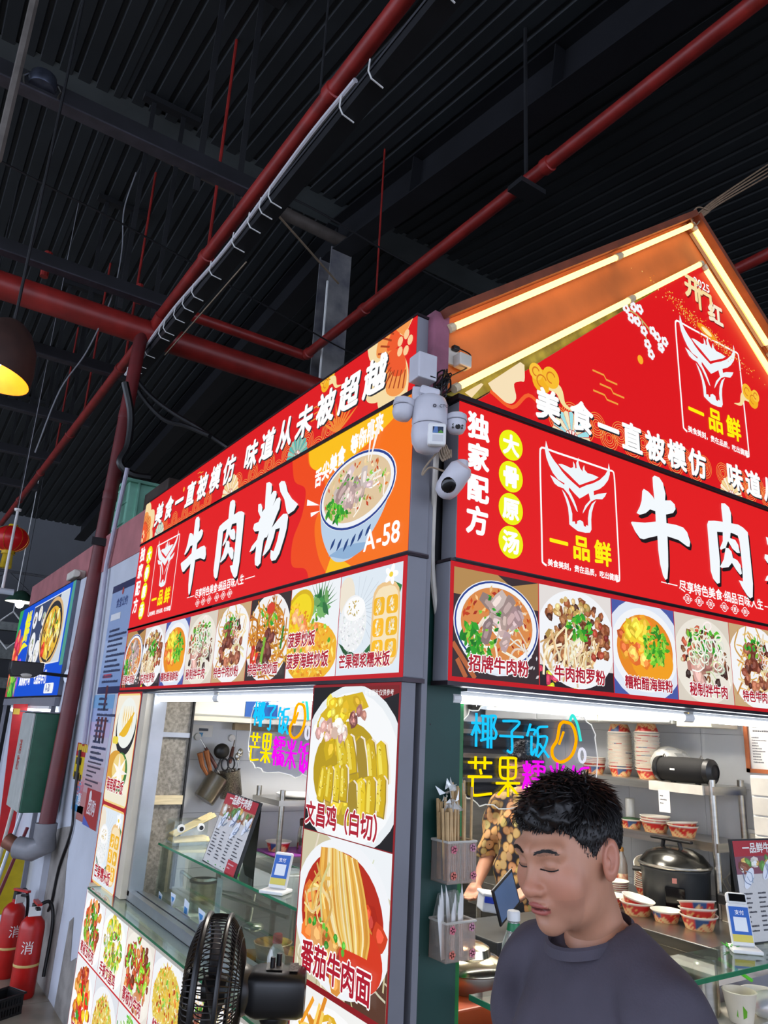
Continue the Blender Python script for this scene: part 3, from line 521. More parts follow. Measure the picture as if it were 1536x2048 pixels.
        P.bits('chunk', 20, ['#d8b414', '#e6c626', '#bf9c10'], m*0.075, E(0.26, 0.76, 0.18, 0.10), 7.2); P.poly([(X(0.12), Y(0.80)), (X(0.3), Y(0.92)), (X(0.62), Y(0.96)), (X(0.70), Y(0.86)), (X(0.5), Y(0.80)), (X(0.36), Y(0.70)), (X(0.2), Y(0.70))], '#d6b318', 7.4); P.bits('chunk', 16, ['#e2c220', '#f0dc5a', '#c4a212'], m*0.05, E(0.4, 0.86, 0.22, 0.07), 7.6); P.bits('chunk', 24, ['#f2e6de', '#e0c4ba', '#cfa49a', '#f7efe8'], m*0.055, E(0.30, 0.69, 0.24, 0.055), 8); P.bits('chunk', 8, ['#96645c', '#b88074', '#7a4640'], m*0.05, E(0.60, 0.80, 0.09, 0.06), 8.4)
    elif k == 'tomato_noodle':
        P.rect(x, y, x+w, y+h, '#cfc7a8', 1); P.bits('noodle', 60, ['#b9ad86', '#e6e0c8'], m*0.08, E(0.5, 0.5, 0.6, 0.6), 1.3); P.poly([(X(0.6), Y(0)), (X(1), Y(0)), (X(1), Y(0.6))], '#5a3a2c', 1.6); P.poly([(X(0.3), Y(1)), (X(1), Y(0.72)), (X(1), Y(1))], '#eef2f6', 1.6)
        P.bowl(X(0.5), Y(0.5), 0.54*w, 0.5*h, soup='#b52a14', line=None, layer=2.4); P.bits('chunk', 46, ['#d2401c', '#e8762c', '#a8240f', '#d9903a'], m*0.09, E(0.5, 0.42, 0.42, 0.34), 5); P.ell(X(0.74), Y(0.3), 0.22*w, 0.2*h, '#d63a1e', 5.8); P.bits('chunk', 16, ['#c9803a', '#b5642a', '#dfa45a'], m*0.09, E(0.4, 0.28, 0.22, 0.14), 6.2)
        for a in range(26):
            u = 0.22+0.5*a/25; P.strip([(X(u*0.8+0.08), Y(0.93-0.1*abs(u-0.4))), (X(u+0.03), Y(0.7)), (X(u+0.1), Y(0.46)), (X(u*0.7+0.3), Y(0.32))], m*0.022, P.jit(P.r.choice(['#f0d27c', '#e6b654', '#f7e6b0', '#d99a3a']), 0.1), 7)
        P.bits('noodle', 16, ['#f3dc9a', '#e8bc60'], m*0.1, E(0.25, 0.56, 0.14, 0.1), 7.4); P.bits('chunk', 14, ['#3f9a2e', '#5fb83a'], m*0.03, E(0.36, 0.32, 0.24, 0.16), 8)
    elif k == 'coconut_rice':
        P.rect(x, y, x+w, y+h, '#efe9d2', 1); P.rect(x, y+0.55*h, x+w, y+h, '#f2ead8', 1.2); P.ell(X(0.55), Y(0.7), 0.45*w, 0.27*h, '#26262a', 2); P.ell(X(0.55), Y(0.74), 0.42*w, 0.24*h, '#eef2ec', 2.5)
        for a in range(5): P.strip([(X(0.34+0.1*a), Y(0.9)), (X(0.36+0.1*a), Y(0.68))], m*0.08, P.jit('#f6f0d8', 0.06), 3, taper=True); P.strip([(X(0.39+0.1*a), Y(0.9)), (X(0.41+0.1*a), Y(0.68))], m*0.03, '#e8b93a', 3.4, taper=True)
        P.strip([(X(0.3), Y(0.62)), (X(0.6), Y(0.68)), (X(0.85), Y(0.84))], m*0.16, '#eab82a', 3.6, taper=True); P.ell(X(0.3), Y(0.3), 0.4*w, 0.17*h, '#d9a03a', 4); P.ell(X(0.55), Y(0.28), 0.34*w, 0.18*h, '#3f7a3a', 4.3); P.ell(X(0.5), Y(0.3), 0.3*w, 0.15*h, '#f0d68a', 4.6)
        for a in range(7): P.poly([(X(0.55)+0.36*w*math.cos(a*0.9), Y(0.28)+0.17*h*math.sin(a*0.9)), (X(0.55)+0.12*w*math.cos(a*0.9+0.5), Y(0.28)+0.05*h*math.sin(a*0.9+0.5)), (X(0.55), Y(0.3)), (X(0.55)+0.12*w*math.cos(a*0.9-0.5), Y(0.28)+0.05*h*math.sin(a*0.9-0.5))], P.jit('#fbf9f0', 0.05), 5)
        P.rrect(X(0.03), Y(0.53), X(0.3), Y(0.6), 0.02, '#e8d44a', 6)
    elif k == 'stir_fry':
        P.rect(x, y, x+w, y+h, '#eef2f6', 1); P.ell(X(0.5), Y(0.45), 0.56*w, 0.5*h, '#fbfcfd', 1.4); P.bits('chunk', 70, ['#c25a1e', '#a8401a', '#d98a3c', '#7a3416', '#e8a45a'], m*0.085, E(0.5, 0.52, 0.38, 0.4), 4); P.bits('leaf', 26, ['#5fae28', '#86c83a', '#2f7f22'], m*0.09, E(0.5, 0.5, 0.36, 0.38), 6); P.bits('slice', 14, ['#d8301e', '#e84a2a'], m*0.06, E(0.5, 0.5, 0.38, 0.38), 7, asp=0.3)
    elif k == 'shredded_chicken':
        P.rect(x, y, x+w, y+h, '#eef3f4', 1); P.ell(X(0.5), Y(0.46), 0.56*w, 0.5*h, '#fbfdfb', 1.4); P.bits('chunk', 56, ['#e3cc2a', '#cdb41a', '#f0e27a', '#b59a14', '#e9dcae'], m*0.09, E(0.5, 0.5, 0.36, 0.4), 4); P.bits('leaf', 46, ['#7fc62e', '#5aa824', '#a8dc4a'], m*0.07, E(0.52, 0.56, 0.36, 0.36), 6); P.bits('ring', 8, ['#efe6d2', '#8a5a6a'], m*0.09, E(0.4, 0.5, 0.25, 0.25), 7); P.bits('chunk', 8, ['#c2301e'], m*0.03, E(0.5, 0.5, 0.36, 0.36), 8)
    elif k == 'pepper_beef':
        P.rect(x, y, x+w, y+h, '#e9e3da', 1); P.ell(X(0.5), Y(0.46), 0.58*w, 0.54*h, '#f4efe6', 1.4); P.bits('chunk', 90, ['#8a3a1c', '#b5562a', '#6e2a14', '#d98a4a', '#a8481c'], m*0.075, E(0.5, 0.5, 0.42, 0.44), 4); P.bits('slice', 40, ['#7fc62a', '#4f9a22', '#a8d83a'], m*0.08, E(0.5, 0.52, 0.4, 0.42), 6, asp=0.35); P.bits('slice', 22, ['#d82a1a', '#b51c14'], m*0.06, E(0.5, 0.5, 0.4, 0.42), 7, asp=0.3); P.bits('chunk', 2, ['#d9905a'], m*0.16, E(0.62, 0.2, 0.06, 0.05), 8)
    elif k == 'fried_rice':
        P.rect(x, y, x+w, y+h, '#dfe3ea', 1); P.ell(X(0.5), Y(0.44), 0.6*w, 0.54*h, '#f3f5f8', 1.4); P.ell(X(0.5), Y(0.45), 0.42*w, 0.42*h, '#e2c65a', 3); P.bits('grain', 360, ['#f2e08a', '#e6c23a', '#f7eec4', '#d9a52a'], m*0.032, E(0.5, 0.46, 0.42, 0.44), 4); P.bits('chunk', 60, ['#c25a2a', '#8fc43a', '#a8401f', '#e88a3a'], m*0.028, E(0.5, 0.46, 0.4, 0.42), 6); P.bits('leaf', 12, ['#7fc63a', '#a5d86a'], m*0.05, E(0.6, 0.56, 0.25, 0.25), 7)
    elif k == 'chili_chicken':
        P.rect(x, y, x+w, y+h, '#eef2f6', 1); P.ell(X(0.5), Y(0.42), 0.56*w, 0.5*h, '#fbfcfd', 1.4); P.bits('chunk', 56, ['#c24a1a', '#d9762a', '#a8341a', '#e8a04a'], m*0.1, E(0.5, 0.48, 0.4, 0.42), 4); P.bits('chunk', 14, ['#e01f14', '#f0c81e', '#f2a81e'], m*0.1, E(0.5, 0.4, 0.36, 0.34), 6); P.bits('leaf', 8, ['#3f9a2e'], m*0.08, E(0.5, 0.5, 0.3, 0.3), 7)
    elif k == 'greens':
        P.rect(x, y, x+w, y+h, '#e9eef0', 1); P.ell(X(0.5), Y(0.42), 0.58*w, 0.5*h, '#f6f8f8', 1.4); P.bits('noodle', 60, ['#3f9a2e', '#5fb83a', '#2a7a24', '#a6dc6a'], m*0.12, E(0.5, 0.5, 0.36, 0.42), 4, ang=2.2); P.bits('chunk', 22, ['#e0b98a', '#c9905a'], m*0.07, E(0.6, 0.4, 0.25, 0.25), 6)
    elif k == 'egg_noodle':
        P.rect(x, y, x+w, y+h, '#f2f2f0', 1); P.ell(X(0.5), Y(0.4), 0.6*w, 0.56*h, '#fbfbfb', 1.4); P.bits('noodle', 60, ['#f0b82a', '#e8982a', '#f6d26a'], m*0.13, E(0.5, 0.45, 0.42, 0.42), 4); P.bits('chunk', 12, ['#f7f3e6', '#f0d060'], m*0.1, E(0.5, 0.5, 0.32, 0.32), 6); P.bits('leaf', 16, ['#4fae2a', '#86d04a'], m*0.07, E(0.45, 0.4, 0.36, 0.3), 7)
    P.clip = None
CAP = '#b01c30'
def lightbox(name, label, W, Hh, depth, M, cat='sign', m=None):
    t = thing(name, label, cat, M=M)
    MB().box(0, W, 0, Hh, -depth, -0.001).build('box_body', m or M_grey, t, local=True, bevel=0.004)
    MB().box(-0.004, W+0.004, -0.012, 0.0, -depth, 0.004).build('edge_trim', mat('dark_trim', '#3a3036', 0.35, 0.6, var=0.2), t, local=True); MB().box(-0.004, W+0.004, Hh, Hh+0.008, -depth, 0.004).build('edge_trim', MATS['dark_trim'], t, local=True)
    return t
RED = '#e3191b'
def face(t, W, Hh, col, seed=1):
    P = Print(seed=seed); n = 12
    P.rect(0, 0, W, Hh, col, 0); return P
def emblem(t, k=1.0, ox=0.0, oy=0.0):
    P = Print(); T = lambda l: [(ox+x/1000*k, oy+y/1000*k) for x, y in l]
    for l in LOGO: P.poly(T(l), '#eef6fa', 4)
    P.strip(T(LFR), 0.0075*k, '#ffffff', 3, sm=3); P.build('emblem', M_lit, t)
    P = Print(); P.text('一品鲜', ox+0.402*k, oy+0.083*k, 0.092*k, '#fff000', layer=5, bold=0.035, sp=1.22); P.build('emblem_lettering', M_lit, t); x_ = ox+0.392*k
    for ph in ('美食美刻，', '贵在品质，', '吃出健康'): P = Print(); x_ = P.text(ph, x_, oy+0.038*k, 0.0258*k, '#ffffff', layer=5, bold=0.03); P.build('emblem_motto', M_lit, t)
WS = 2.895
def main_sign(t):
    P = Print(seed=4); P.rect(0, 0, WS, 0.52, RED, 0); P.clip = (0, 0, WS, 0.52)
    P.poly(spline([(2.06, 0.53), (2.10, 0.42), (2.20, 0.36), (2.19, 0.26), (2.13, 0.17), (2.14, 0.07), (2.25, 0.04), (2.29, -0.01)], 8)+[(3.0, -0.01), (3.0, 0.53)], '#ef4a12', 1)
    P.poly(spline([(2.19, 0.53), (2.22, 0.45), (2.32, 0.40), (2.36, 0.30), (2.30, 0.2), (2.34, 0.08), (2.42, -0.01)], 8)+[(3.0, -0.01), (3.0, 0.53)], '#f7720f', 1.6)
    P.poly(spline([(2.20, 0.53), (2.22, 0.46), (2.27, 0.42), (2.38, 0.385), (2.55, 0.40), (2.78, 0.46), (2.9, 0.53)], 8), '#fbbf10', 2.2); P.poly([(2.40, -0.01), (2.44, 0.06), (2.52, 0.03), (2.6, -0.01)], '#fbbf10', 2.2); P.clip = None
    P.build('face', M_lit, t)
    for shp in (NIU, ROU, FEN):
        P = Print()
        for l in shp: P.poly([(x/1000+0.011, y/1000-0.013) for x, y in l], '#1a0d10', 2); P.poly([(x/1000, y/1000) for x, y in l], '#f4f9fd', 4)
        P.build('brush_character', M_lit, t).location.z = 0.0011
    P = Print(); P.text('独家配方', 0.035, 0.405, 0.094, '#ffffff', layer=4, bold=0.045, sp=1.13, vertical=True)
    P.build('slogan_column', M_lit, t); P = Print()
    for i, ch in enumerate('大骨原汤'): P.ell(0.226, 0.425-0.112*i, 0.054, 0.054, '#eef000', 3); P.text(ch, 0.226-0.038, 0.425-0.112*i-0.038, 0.076, '#ffffff', layer=5, bold=0.045)
    P.build('yellow_discs', M_lit, t); P = Print()
    P.strip([(1.0, 0.075), (1.10, 0.075)], 0.004, '#ffffff', 4, sm=0); e = P.text('尽享特色美食·细品百味人生', 1.11, 0.055, 0.048, '#ffffff', layer=4, bold=0.025); P.strip([(e+0.01, 0.075), (e+0.11, 0.075)], 0.004, '#ffffff', 4, sm=0)
    for i, ch in enumerate('汤更浓味更鲜'):
        cx = 1.16+0.075*i+(0.02 if i > 2 else 0); P.ring(cx, 0.032, 0.018, 0.018, 0.003, '#ffffff', 4, n=16); P.text(ch, cx-0.011, 0.021, 0.022, '#ffffff', layer=4, bold=0.02)
        for s in (-1, 1): P.ring(cx+s*0.023, 0.032, 0.005, 0.005, 0.0025, '#ffffff', 4, n=8)
    P.build('slogan', M_lit, t); emblem(t)
    P = Print(seed=9); P.bowl(2.575, 0.265, 0.245, 0.135, depth=0.0)
    P.poly(spline([(2.335, 0.25), (2.365, 0.14), (2.44, 0.05), (2.52, 0.025), (2.62, 0.045), (2.74, 0.14), (2.815, 0.26)], 6), '#b9cfe6', 1.4); P.poly(spline([(2.42, 0.06), (2.56, 0.03), (2.68, 0.06), (2.60, 0.075), (2.5, 0.075)], 4), '#8fb0d4', 1.8)
    for a in range(6): P.strip([(2.43+0.045*a, 0.06+0.01*abs(a-2)), (2.46+0.045*a, 0.10+0.008*abs(a-2))], 0.016, '#24427e', 2.1, taper=True)
    P.ell(2.575, 0.268, 0.215, 0.112, '#e0c6a0', 5, n=40); P.bits('grain', 90, ['#c2401e', '#e0762a', '#f0d0a0', '#8fb84a'], 0.012, (2.575, 0.27, 0.20, 0.10), 6); P.bits('noodle', 26, ['#f6f3ea', '#eee4d2'], 0.024, (2.60, 0.255, 0.13, 0.055), 7); P.bits('leaf', 60, GRN, 0.018, (2.47, 0.225, 0.09, 0.05), 8); P.bits('slice', 20, ['#b39a98', '#c2aaa6', '#9c8484', '#d2c0bc'], 0.036, (2.57, 0.28, 0.11, 0.055), 9); P.bits('leaf', 16, GRN, 0.010, (2.6, 0.29, 0.16, 0.07), 10)
    P.poly([(2.655, 0.50), (2.675, 0.495), (2.655, 0.345), (2.651, 0.345)], '#fbf3ea', 11); P.poly([(2.70, 0.475), (2.72, 0.465), (2.668, 0.345), (2.663, 0.345)], '#fbf3ea', 11); P.poly([(2.235, 0.31), (2.235, 0.285), (2.335, 0.265)], '#ffffff', 11); P.poly([(2.27, 0.25), (2.275, 0.232), (2.345, 0.242)], '#ffffff', 11)
    P.build('bowl_picture', M_lit, t).location.z = 0.0011
    P = Print(); P.text('舌尖美食', 2.275, 0.345, 0.075, '#ffffff', layer=6, bold=0.05, sx=0.72, slope=0.18); P.build('stall_slogan', M_lit, t); P = Print(); P.text('等你再来', 2.525, 0.405, 0.075, '#ffffff', layer=6, bold=0.05, sx=0.68, slope=0.12); P.build('stall_slogan', M_lit, t); P = Print(); P.text('A-58', 2.655, 0.025, 0.098, '#ffffff', layer=12, bold=0.02); P.build('stall_number', M_lit, t)
def wave(P, cx, cy, r, lay):
    for q in range(5): P.ring(cx, cy, r*(1-q*0.19), r*(1-q*0.19), r*0.055, '#f0b060' if q % 2 else '#f6933e', lay, a0=0, a1=360, n=22)
def cloud(P, cx, cy, k, lay, flip=1):
    for dx, dy, r, c in ((0, 0, 0.05, '#f5b21e'), (-0.03, 0.03, 0.035, '#fac43a'), (0.05, 0.03, 0.045, '#f8bd2c')): P.ell(cx+dx*k*flip, cy+dy*k, r*k, r*k, c, lay, n=18); P.ring(cx+dx*k*flip, cy+dy*k, r*k*0.5, r*k*0.5, 0.006*k, '#d9781e', lay+0.3, a0=20, a1=280, n=12)
    P.strip([(cx+0.04*k*flip, cy), (cx+0.09*k*flip, cy-0.01*k), (cx+0.12*k*flip, cy-0.06*k), (cx+0.18*k*flip, cy-0.075*k)], [0.05*k, 0.045*k, 0.02*k, 0.004*k], '#f6e0a0', lay-0.1)
def fan(P, cx, cy, r, c1, c2, lay):
    for a in range(11):
        t = math.radians(5+17*a); P.poly([(cx, cy), (cx+r*math.cos(t-0.13), cy+r*math.sin(t-0.13)), (cx+r*1.06*math.cos(t), cy+r*1.06*math.sin(t)), (cx+r*math.cos(t+0.13), cy+r*math.sin(t+0.13))], c1 if a % 2 else c2, lay)
    for a in range(4): P.ell(cx+r*0.24*math.cos(0.5+a*0.7), cy+r*0.2*math.sin(0.5+a*0.7), r*0.1, r*0.1, '#fbf3ee', lay+0.5, n=10); P.ring(cx+r*0.24*math.cos(0.5+a*0.7), cy+r*0.2*math.sin(0.5+a*0.7), r*0.1, r*0.1, r*0.03, '#c2241c', lay+0.7, n=10)
def bigflower(P, cx, cy, k, lay, angs):
    for i, a in enumerate(angs):
        t = math.radians(a); c, q = math.cos(t), math.sin(t); T = lambda l: [(cx+(x*c-y*q)*k, cy+(x*q+y*c)*k) for x, y in l]
        P.poly(T(spline([(0.03, 0), (0.10, 0.07), (0.20, 0.10), (0.27, 0.05), (0.28, 0.0), (0.26, -0.06), (0.2, -0.1), (0.1, -0.07), (0.03, 0)], 4)), '#f6dca6', lay+0.02*i); P.poly(T(spline([(0.03, 0), (0.10, 0.06), (0.17, 0.075), (0.2, 0.02), (0.18, -0.05), (0.1, -0.06), (0.03, 0)], 4)), '#f59a4e', lay+0.4+0.02*i); P.poly(T(spline([(0.02, 0), (0.08, 0.045), (0.12, 0.03), (0.12, -0.03), (0.08, -0.045), (0.02, 0)], 4)), '#ee5a2a', lay+0.6+0.02*i)
        for s in range(5): P.strip(T([(0.10, -0.05+0.025*s), (0.17, -0.065+0.032*s)]), 0.008*k, '#a8401c', lay+1, sm=0)
    for a in range(5): P.ell(cx+0.035*k*math.cos(a*1.26), cy+0.035*k*math.sin(a*1.26), 0.017*k, 0.02*k, '#fbcf9a', lay+1.5, n=12)
def plum(P, cx, cy, r, lay):
    for a in range(5): P.ell(cx+r*0.7*math.cos(a*1.257), cy+r*0.7*math.sin(a*1.257), r*0.55, r*0.55, '#f6f6fb', lay, n=10)
    P.ell(cx, cy, r*0.35, r*0.35, '#c8482e', lay+0.4, n=8)
def goldline(P, cx, cy, k, lay):
    for j, (dx, dy) in enumerate(((0, 0), (0.03, -0.035), (0.0, -0.065))): P.strip([(cx+dx*k, cy+dy*k), (cx+(dx+0.05)*k, cy+dy*k), (cx+(dx+0.06)*k, cy+(dy-0.012)*k), (cx+(dx+0.11)*k, cy+(dy-0.012)*k)], 0.006*k, '#f0a040', lay, sm=0)
SLOG1, SLOG2 = '美食一直被模仿', '味道从未被超越'
def top_strip(t):
    P = Print(seed=5); W, Hh = WS, 0.265; P.rect(0, 0, W, Hh, '#de171b', 0); P.clip = (0, 0, W, Hh)
    for i in range(26): wave(P, 0.36+0.085*i if i < 13 else 1.5+0.085*(i-13), (0.035 if i % 2 else -0.02), 0.052, 1+0.05*(i % 4)) if (i < 10 or i > 12) and i < 24 else None
    for i in range(10): P.ell(1.62+0.03*i, 0.0, 0.0, 0.0, '#ffffff', 1)
    fan(P, 0.36, -0.01, 0.085, '#dfe9d2', '#a9d6c6', 3); fan(P, 1.42, 0.0, 0.095, '#fbf0cf', '#f2dc9a', 3); fan(P, 2.10, 0.0, 0.085, '#8fd0c0', '#5ab8b0', 3)
    bigflower(P, 2.83, 0.19, 0.9, 3, (150, 205, 250, 95)); bigflower(P, 0.02, 0.05, 0.8, 3, (80, 30, 130, -20)); cloud(P, 2.30, 0.245, 0.7, 3); goldline(P, 0.92, 0.235, 0.8, 3); goldline(P, 2.2, 0.17, 0.8, 3)
    for a in range(9): P.strip([(2.42, 0.0), (2.42+0.15*math.cos(0.5+a*0.25), 0.13*math.sin(0.5+a*0.25))], 0.012, '#f28a34', 3, taper=True)
    P.ell(0.72, 0.195, 0.012, 0.014, '#fbb53a', 4); P.ell(1.02, 0.09, 0.02, 0.025, '#fff0c0', 4.4); P.ell(1.93, 0.12, 0.012, 0.014, '#fbb53a', 4); P.clip = None; P.build('face', M_lit, t)
    P = Print()
    for i, ch in enumerate(SLOG1): P.text(ch, 0.25+0.177*i, 0.065, 0.142, '#ffffff', layer=12, bold=0.04, shadow='#20232a', shear=0.12)
    P.build('lettering', M_lit, t); P = Print()
    for i, ch in enumerate(SLOG2): P.text(ch, 1.565+0.171*i, 0.065, 0.142, '#ffffff', layer=12, bold=0.04, shadow='#20232a', shear=0.12)
    P.build('lettering', M_lit, t)
def gable_face(t):
    """local v starts at z 2.745; triangle with apex over the middle"""
    P = Print(seed=6); AP = 1.126; HW = 1.4475
    P.poly([(0.075, 0), (WS-0.075, 0), (HW, AP)], '#de1218', 0)
    def cl(x, y): return y < AP*(x/HW if x < HW else (WS-x)/HW)-0.01
    for i in range(30):
        x = 0.47+0.068*i
        if not 1.38 < x < 1.47: wave(P, x, (0.035 if i % 2 else 0.0)+0.052, 0.05, 1+0.05*(i % 4))
    P.poly([(0.0, -0.001), (WS, -0.001), (WS, 0.0), (0, 0.0)], '#de1218', 2.5)
    fan(P, 0.535, 0.0, 0.095, '#9fe0e6', '#f3e6c0', 3); fan(P, 1.54, 0.0, 0.08, '#fbf0cf', '#f2dc9a', 3)
    P.poly(spline([(0.06, 0.01), (0.10, 0.06), (0.11, 0.075)], 4)+[(0.10, 0.076), (0.03, 0.02)], '#f6dcae', 3); P.poly(spline([(0.13, 0.085), (0.17, 0.05), (0.23, 0.04), (0.26, 0.07), (0.25, 0.12), (0.28, 0.14), (0.30, 0.15), (0.30, 0.21)], 4)+[(0.28, 0.215)], '#f6e0b8', 3); P.strip([(0.14, 0.06), (0.24, 0.03), (0.32, 0.10), (0.40, 0.06), (0.47, 0.02), (0.50, 0.0)], 0.014, '#f4622a', 3.2)
    cloud(P, 0.385, 0.175, 0.95, 3); cloud(P, 1.79, 0.53, 0.9, 3, -1); goldline(P, 0.66, 0.31, 1.3, 3); goldline(P, 1.95, 0.18, 1.2, 3)
    P.strip([(0.86, 0.655), (0.95, 0.66), (1.06, 0.60), (1.12, 0.56)], 0.008, '#c9b06a', 3); P.strip([(0.98, 0.65), (1.0, 0.58), (1.03, 0.53)], 0.007, '#b8c48a', 3)
    for x, y in ((0.88, 0.665), (0.93, 0.69), (0.97, 0.695), (0.95, 0.63), (0.99, 0.60), (1.05, 0.62), (1.10, 0.56), (1.08, 0.605), (1.13, 0.60), (1.01, 0.545), (1.03, 0.505), (0.91, 0.63)): plum(P, x, y, 0.02, 4)
    r = P.r
    for i in range(420):
        s = r.gauss(0, 0.17); P.ell(1.45+s, 0.765-0.55*s*0.45+r.gauss(0, 0.02), 0.0035*r.uniform(0.5, 1.3), 0.0035, r.choice(['#f8b83a', '#fce08a', '#e8801c']), 5, n=5)
    P.ell(1.45, 0.765, 0.07, 0.022, '#f89a1e', 5.5, rot=-0.25); P.ell(1.45, 0.765, 0.04, 0.013, '#fff0b0', 5.8, rot=-0.25); P.ell(0.956, 0.455, 0.018, 0.02, '#fbb02a', 4)
    for a in range(10): P.strip([(1.93, 0.36), (1.93+0.04*math.cos(a*0.628), 0.36+0.04*math.sin(a*0.628))], 0.006, '#f2c25a', 4, sm=0)
    P.build('face', M_lit, t)
    P = Print()
    for i, ch in enumerate(SLOG1): P.text(ch, (0.411, 0.587, 0.735, 0.873, 1.017, 1.157, 1.297)[i]-0.062, 0.025+0.006*i if i < 2 else 0.025, 0.125, '#ffffff', layer=12, bold=0.04, shadow='#20232a')
    P.build('lettering', M_lit, t); P = Print()
    for i, ch in enumerate(SLOG2): P.text(ch, 1.571-0.062+0.143*i, 0.03, 0.125, '#ffffff', layer=12, bold=0.04, shadow='#20232a')
    P.build('lettering', M_lit, t)
    P = Print(); P.text('开', 1.30, 0.895, 0.125, '#f7e0a8', layer=12, bold=0.05, shadow='#7a0c10'); P.text('门', 1.395, 0.86, 0.12, '#f7dc9e', layer=12, bold=0.05, shadow='#7a0c10'); P.text('红', 1.475, 0.83, 0.115, '#f7ead0', layer=12, bold=0.05, shadow='#7a0c10'); P.text('2025', 1.375, 0.975, 0.06, '#ffffff', layer=12, bold=0.02, shadow='#7a0c10'); P.build('greeting_lettering', M_lit, t)
    emblem(t, 1.25, 0.762, 0.17)
STRIP = [('noodle_soup', '招牌牛肉粉'), ('dry_noodle', '牛肉抱罗粉'), ('sour_soup', '糟粕醋海鲜粉'), ('mixed_beef', '秘制拌牛肉'), ('beef_noodle', '特色牛肉炒粉'), ('fried_noodle', '特色牛肉炒面'), ('pineapple_rice', None), ('mango_rice', '芒果椰浆糯米饭')]
def photo(t, k, x, y, w, h, cap=None, cs=0.05, seed=1, cx=None, cy=None, sx=0.9):
    P = Print(seed=seed); dish(P, k, x, y, w, h); o = P.build('dish_photo', M_lit, t); kw = dict(layer=24, bold=0.03, out='#ffffff', ob=0.085)
    if cap: P = Print(); P.ctext(cap, x+w/2 if cx is None else cx, y+0.018 if cy is None else cy, cs, CAP, sx=sx, **kw); P.build('caption', M_lit, o)
    if k == 'pineapple_rice' and cap is None:
        for st, dy in (('菠萝炒饭', 0.105), ('菠萝海鲜炒饭', 0.03)): P = Print(); P.text(st, x+0.02, y+dy, 0.056, CAP, sx=0.9, **kw); P.build('caption', M_lit, o)
    return o
def food_strip(t):
    Hh = 0.355; P = Print(); P.rect(0, 0, WS, Hh, '#c2161e', 0); P.build('face', M_lit, t); pw = (WS-0.03)/8
    for i, (k, cap) in enumerate(STRIP): photo(t, k, 0.012+pw*i+0.002, 0.014, pw-0.004, Hh-0.03, cap, 0.052 if cap and len(cap) < 6 else 0.047, seed=20+i, sx=0.95 if cap and len(cap) < 7 else 0.88)
# ---- left facade boxes (u runs toward the corner), right facade boxes (u runs away from the corner)
XL, YF, YR = 1.24, 4.63, 1.70
tl = lightbox('sign_lightbox', 'red slogan lightbox with flower corners, uppermost on the aisle side', WS, 0.265, 0.075, wallM(YF, 2.735, XL)); top_strip(tl)
ml = lightbox('sign_lightbox', 'red A-58 noodle sign lightbox with bowl picture on the aisle side', WS, 0.52, 0.075, wallM(YF, 2.21, XL)); main_sign(ml)
fs = lightbox('menu_lightbox', 'long strip of eight dish photos above the aisle-side window', WS, 0.355, 0.075, wallM(YF, 1.843, XL)); food_strip(fs)
copy_tree(ml, frontM(1.395, 2.21, YR), label='red noodle sign lightbox with ox-head emblem below the orange gable')
copy_tree(fs, frontM(1.375, 1.843, YR), label='long strip of dish photos above the window with the chopstick boxes')
def panel(label, y, z, W, Hh, frame='#c2301e', m=None):
    t = thing('menu_lightbox', label, 'menu panel', M=wallM(y, z, XL)); MB().box(0, W, 0, Hh, -0.05, -0.001).build('backing', m or M_grey, t, local=True)
    P = Print(); P.rect(0, 0, W, Hh, frame, 0); P.build('face', M_lit, t); return t
t = panel('narrow panel with coconut rice and mango rice photos left of the aisle window', 4.645, 0.80, 0.475, 1.035, '#a8242a')
P = Print(); P.rrect(0.014, 0.43, 0.461, 1.022, 0.03, '#f2d488', 0.4); P.rrect(0.014, 0.012, 0.461, 0.412, 0.03, '#f2c878', 0.4); P.build('photo_border', M_lit, t)
photo(t, 'coconut_rice', 0.024, 0.44, 0.427, 0.572, '海南椰子饭', 0.075, 41, cy=0.49); photo(t, 'mango_rice', 0.024, 0.022, 0.427, 0.38, '芒果糯米饭', 0.07, 42, cy=0.045)
t = panel('tall corner panel with chicken and tomato noodle photos right of the aisle window', 2.25, 0.50, 0.51, 1.33, '#8c1c22')
photo(t, 'chicken', 0.008, 0.885, 0.494, 0.437, '文昌鸡（白切）', 0.072, 43, cy=0.90); photo(t, 'tomato_noodle', 0.008, 0.482, 0.494, 0.40, '番茄牛肉面', 0.085, 44, cy=0.505); photo(t, 'egg_noodle', 0.008, 0.0, 0.494, 0.466, None, 0.07, 45)
P = Print(); P.text('所有图片仅供参考', 0.34, 1.292, 0.019, '#ffffff', layer=26, bold=0.01); P.build('small_print', M_lit, t)
t = panel('wide panel of stir-fry photos below the aisle window', 4.69, 0.08, 2.44, 0.69, '#c8242a')
LOW = [('stir_fry', '青椒五花肉'), ('shredded_chicken', '手撕文昌鸡'), ('pepper_beef', '青椒炒牛肉'), ('fried_rice', '特色炒饭'), ('beef_noodle', None), ('dry_noodle', None)]
LOW2 = [('chili_chicken', '辣子鸡'), ('fried_rice', None), ('greens', None), ('stir_fry', None), ('egg_noodle', None), ('greens', None)]
for i in range(6):
    wd = 2.43/6; photo(t, LOW[i][0], 0.006+wd*i, 0.368, wd-0.004, 0.318, LOW[i][1], 0.062, 50+i, cy=0.385); photo(t, LOW2[i][0], 0.006+wd*i, 0.005, wd-0.004, 0.355, LOW2[i][1], 0.062, 60+i, cy=0.02)
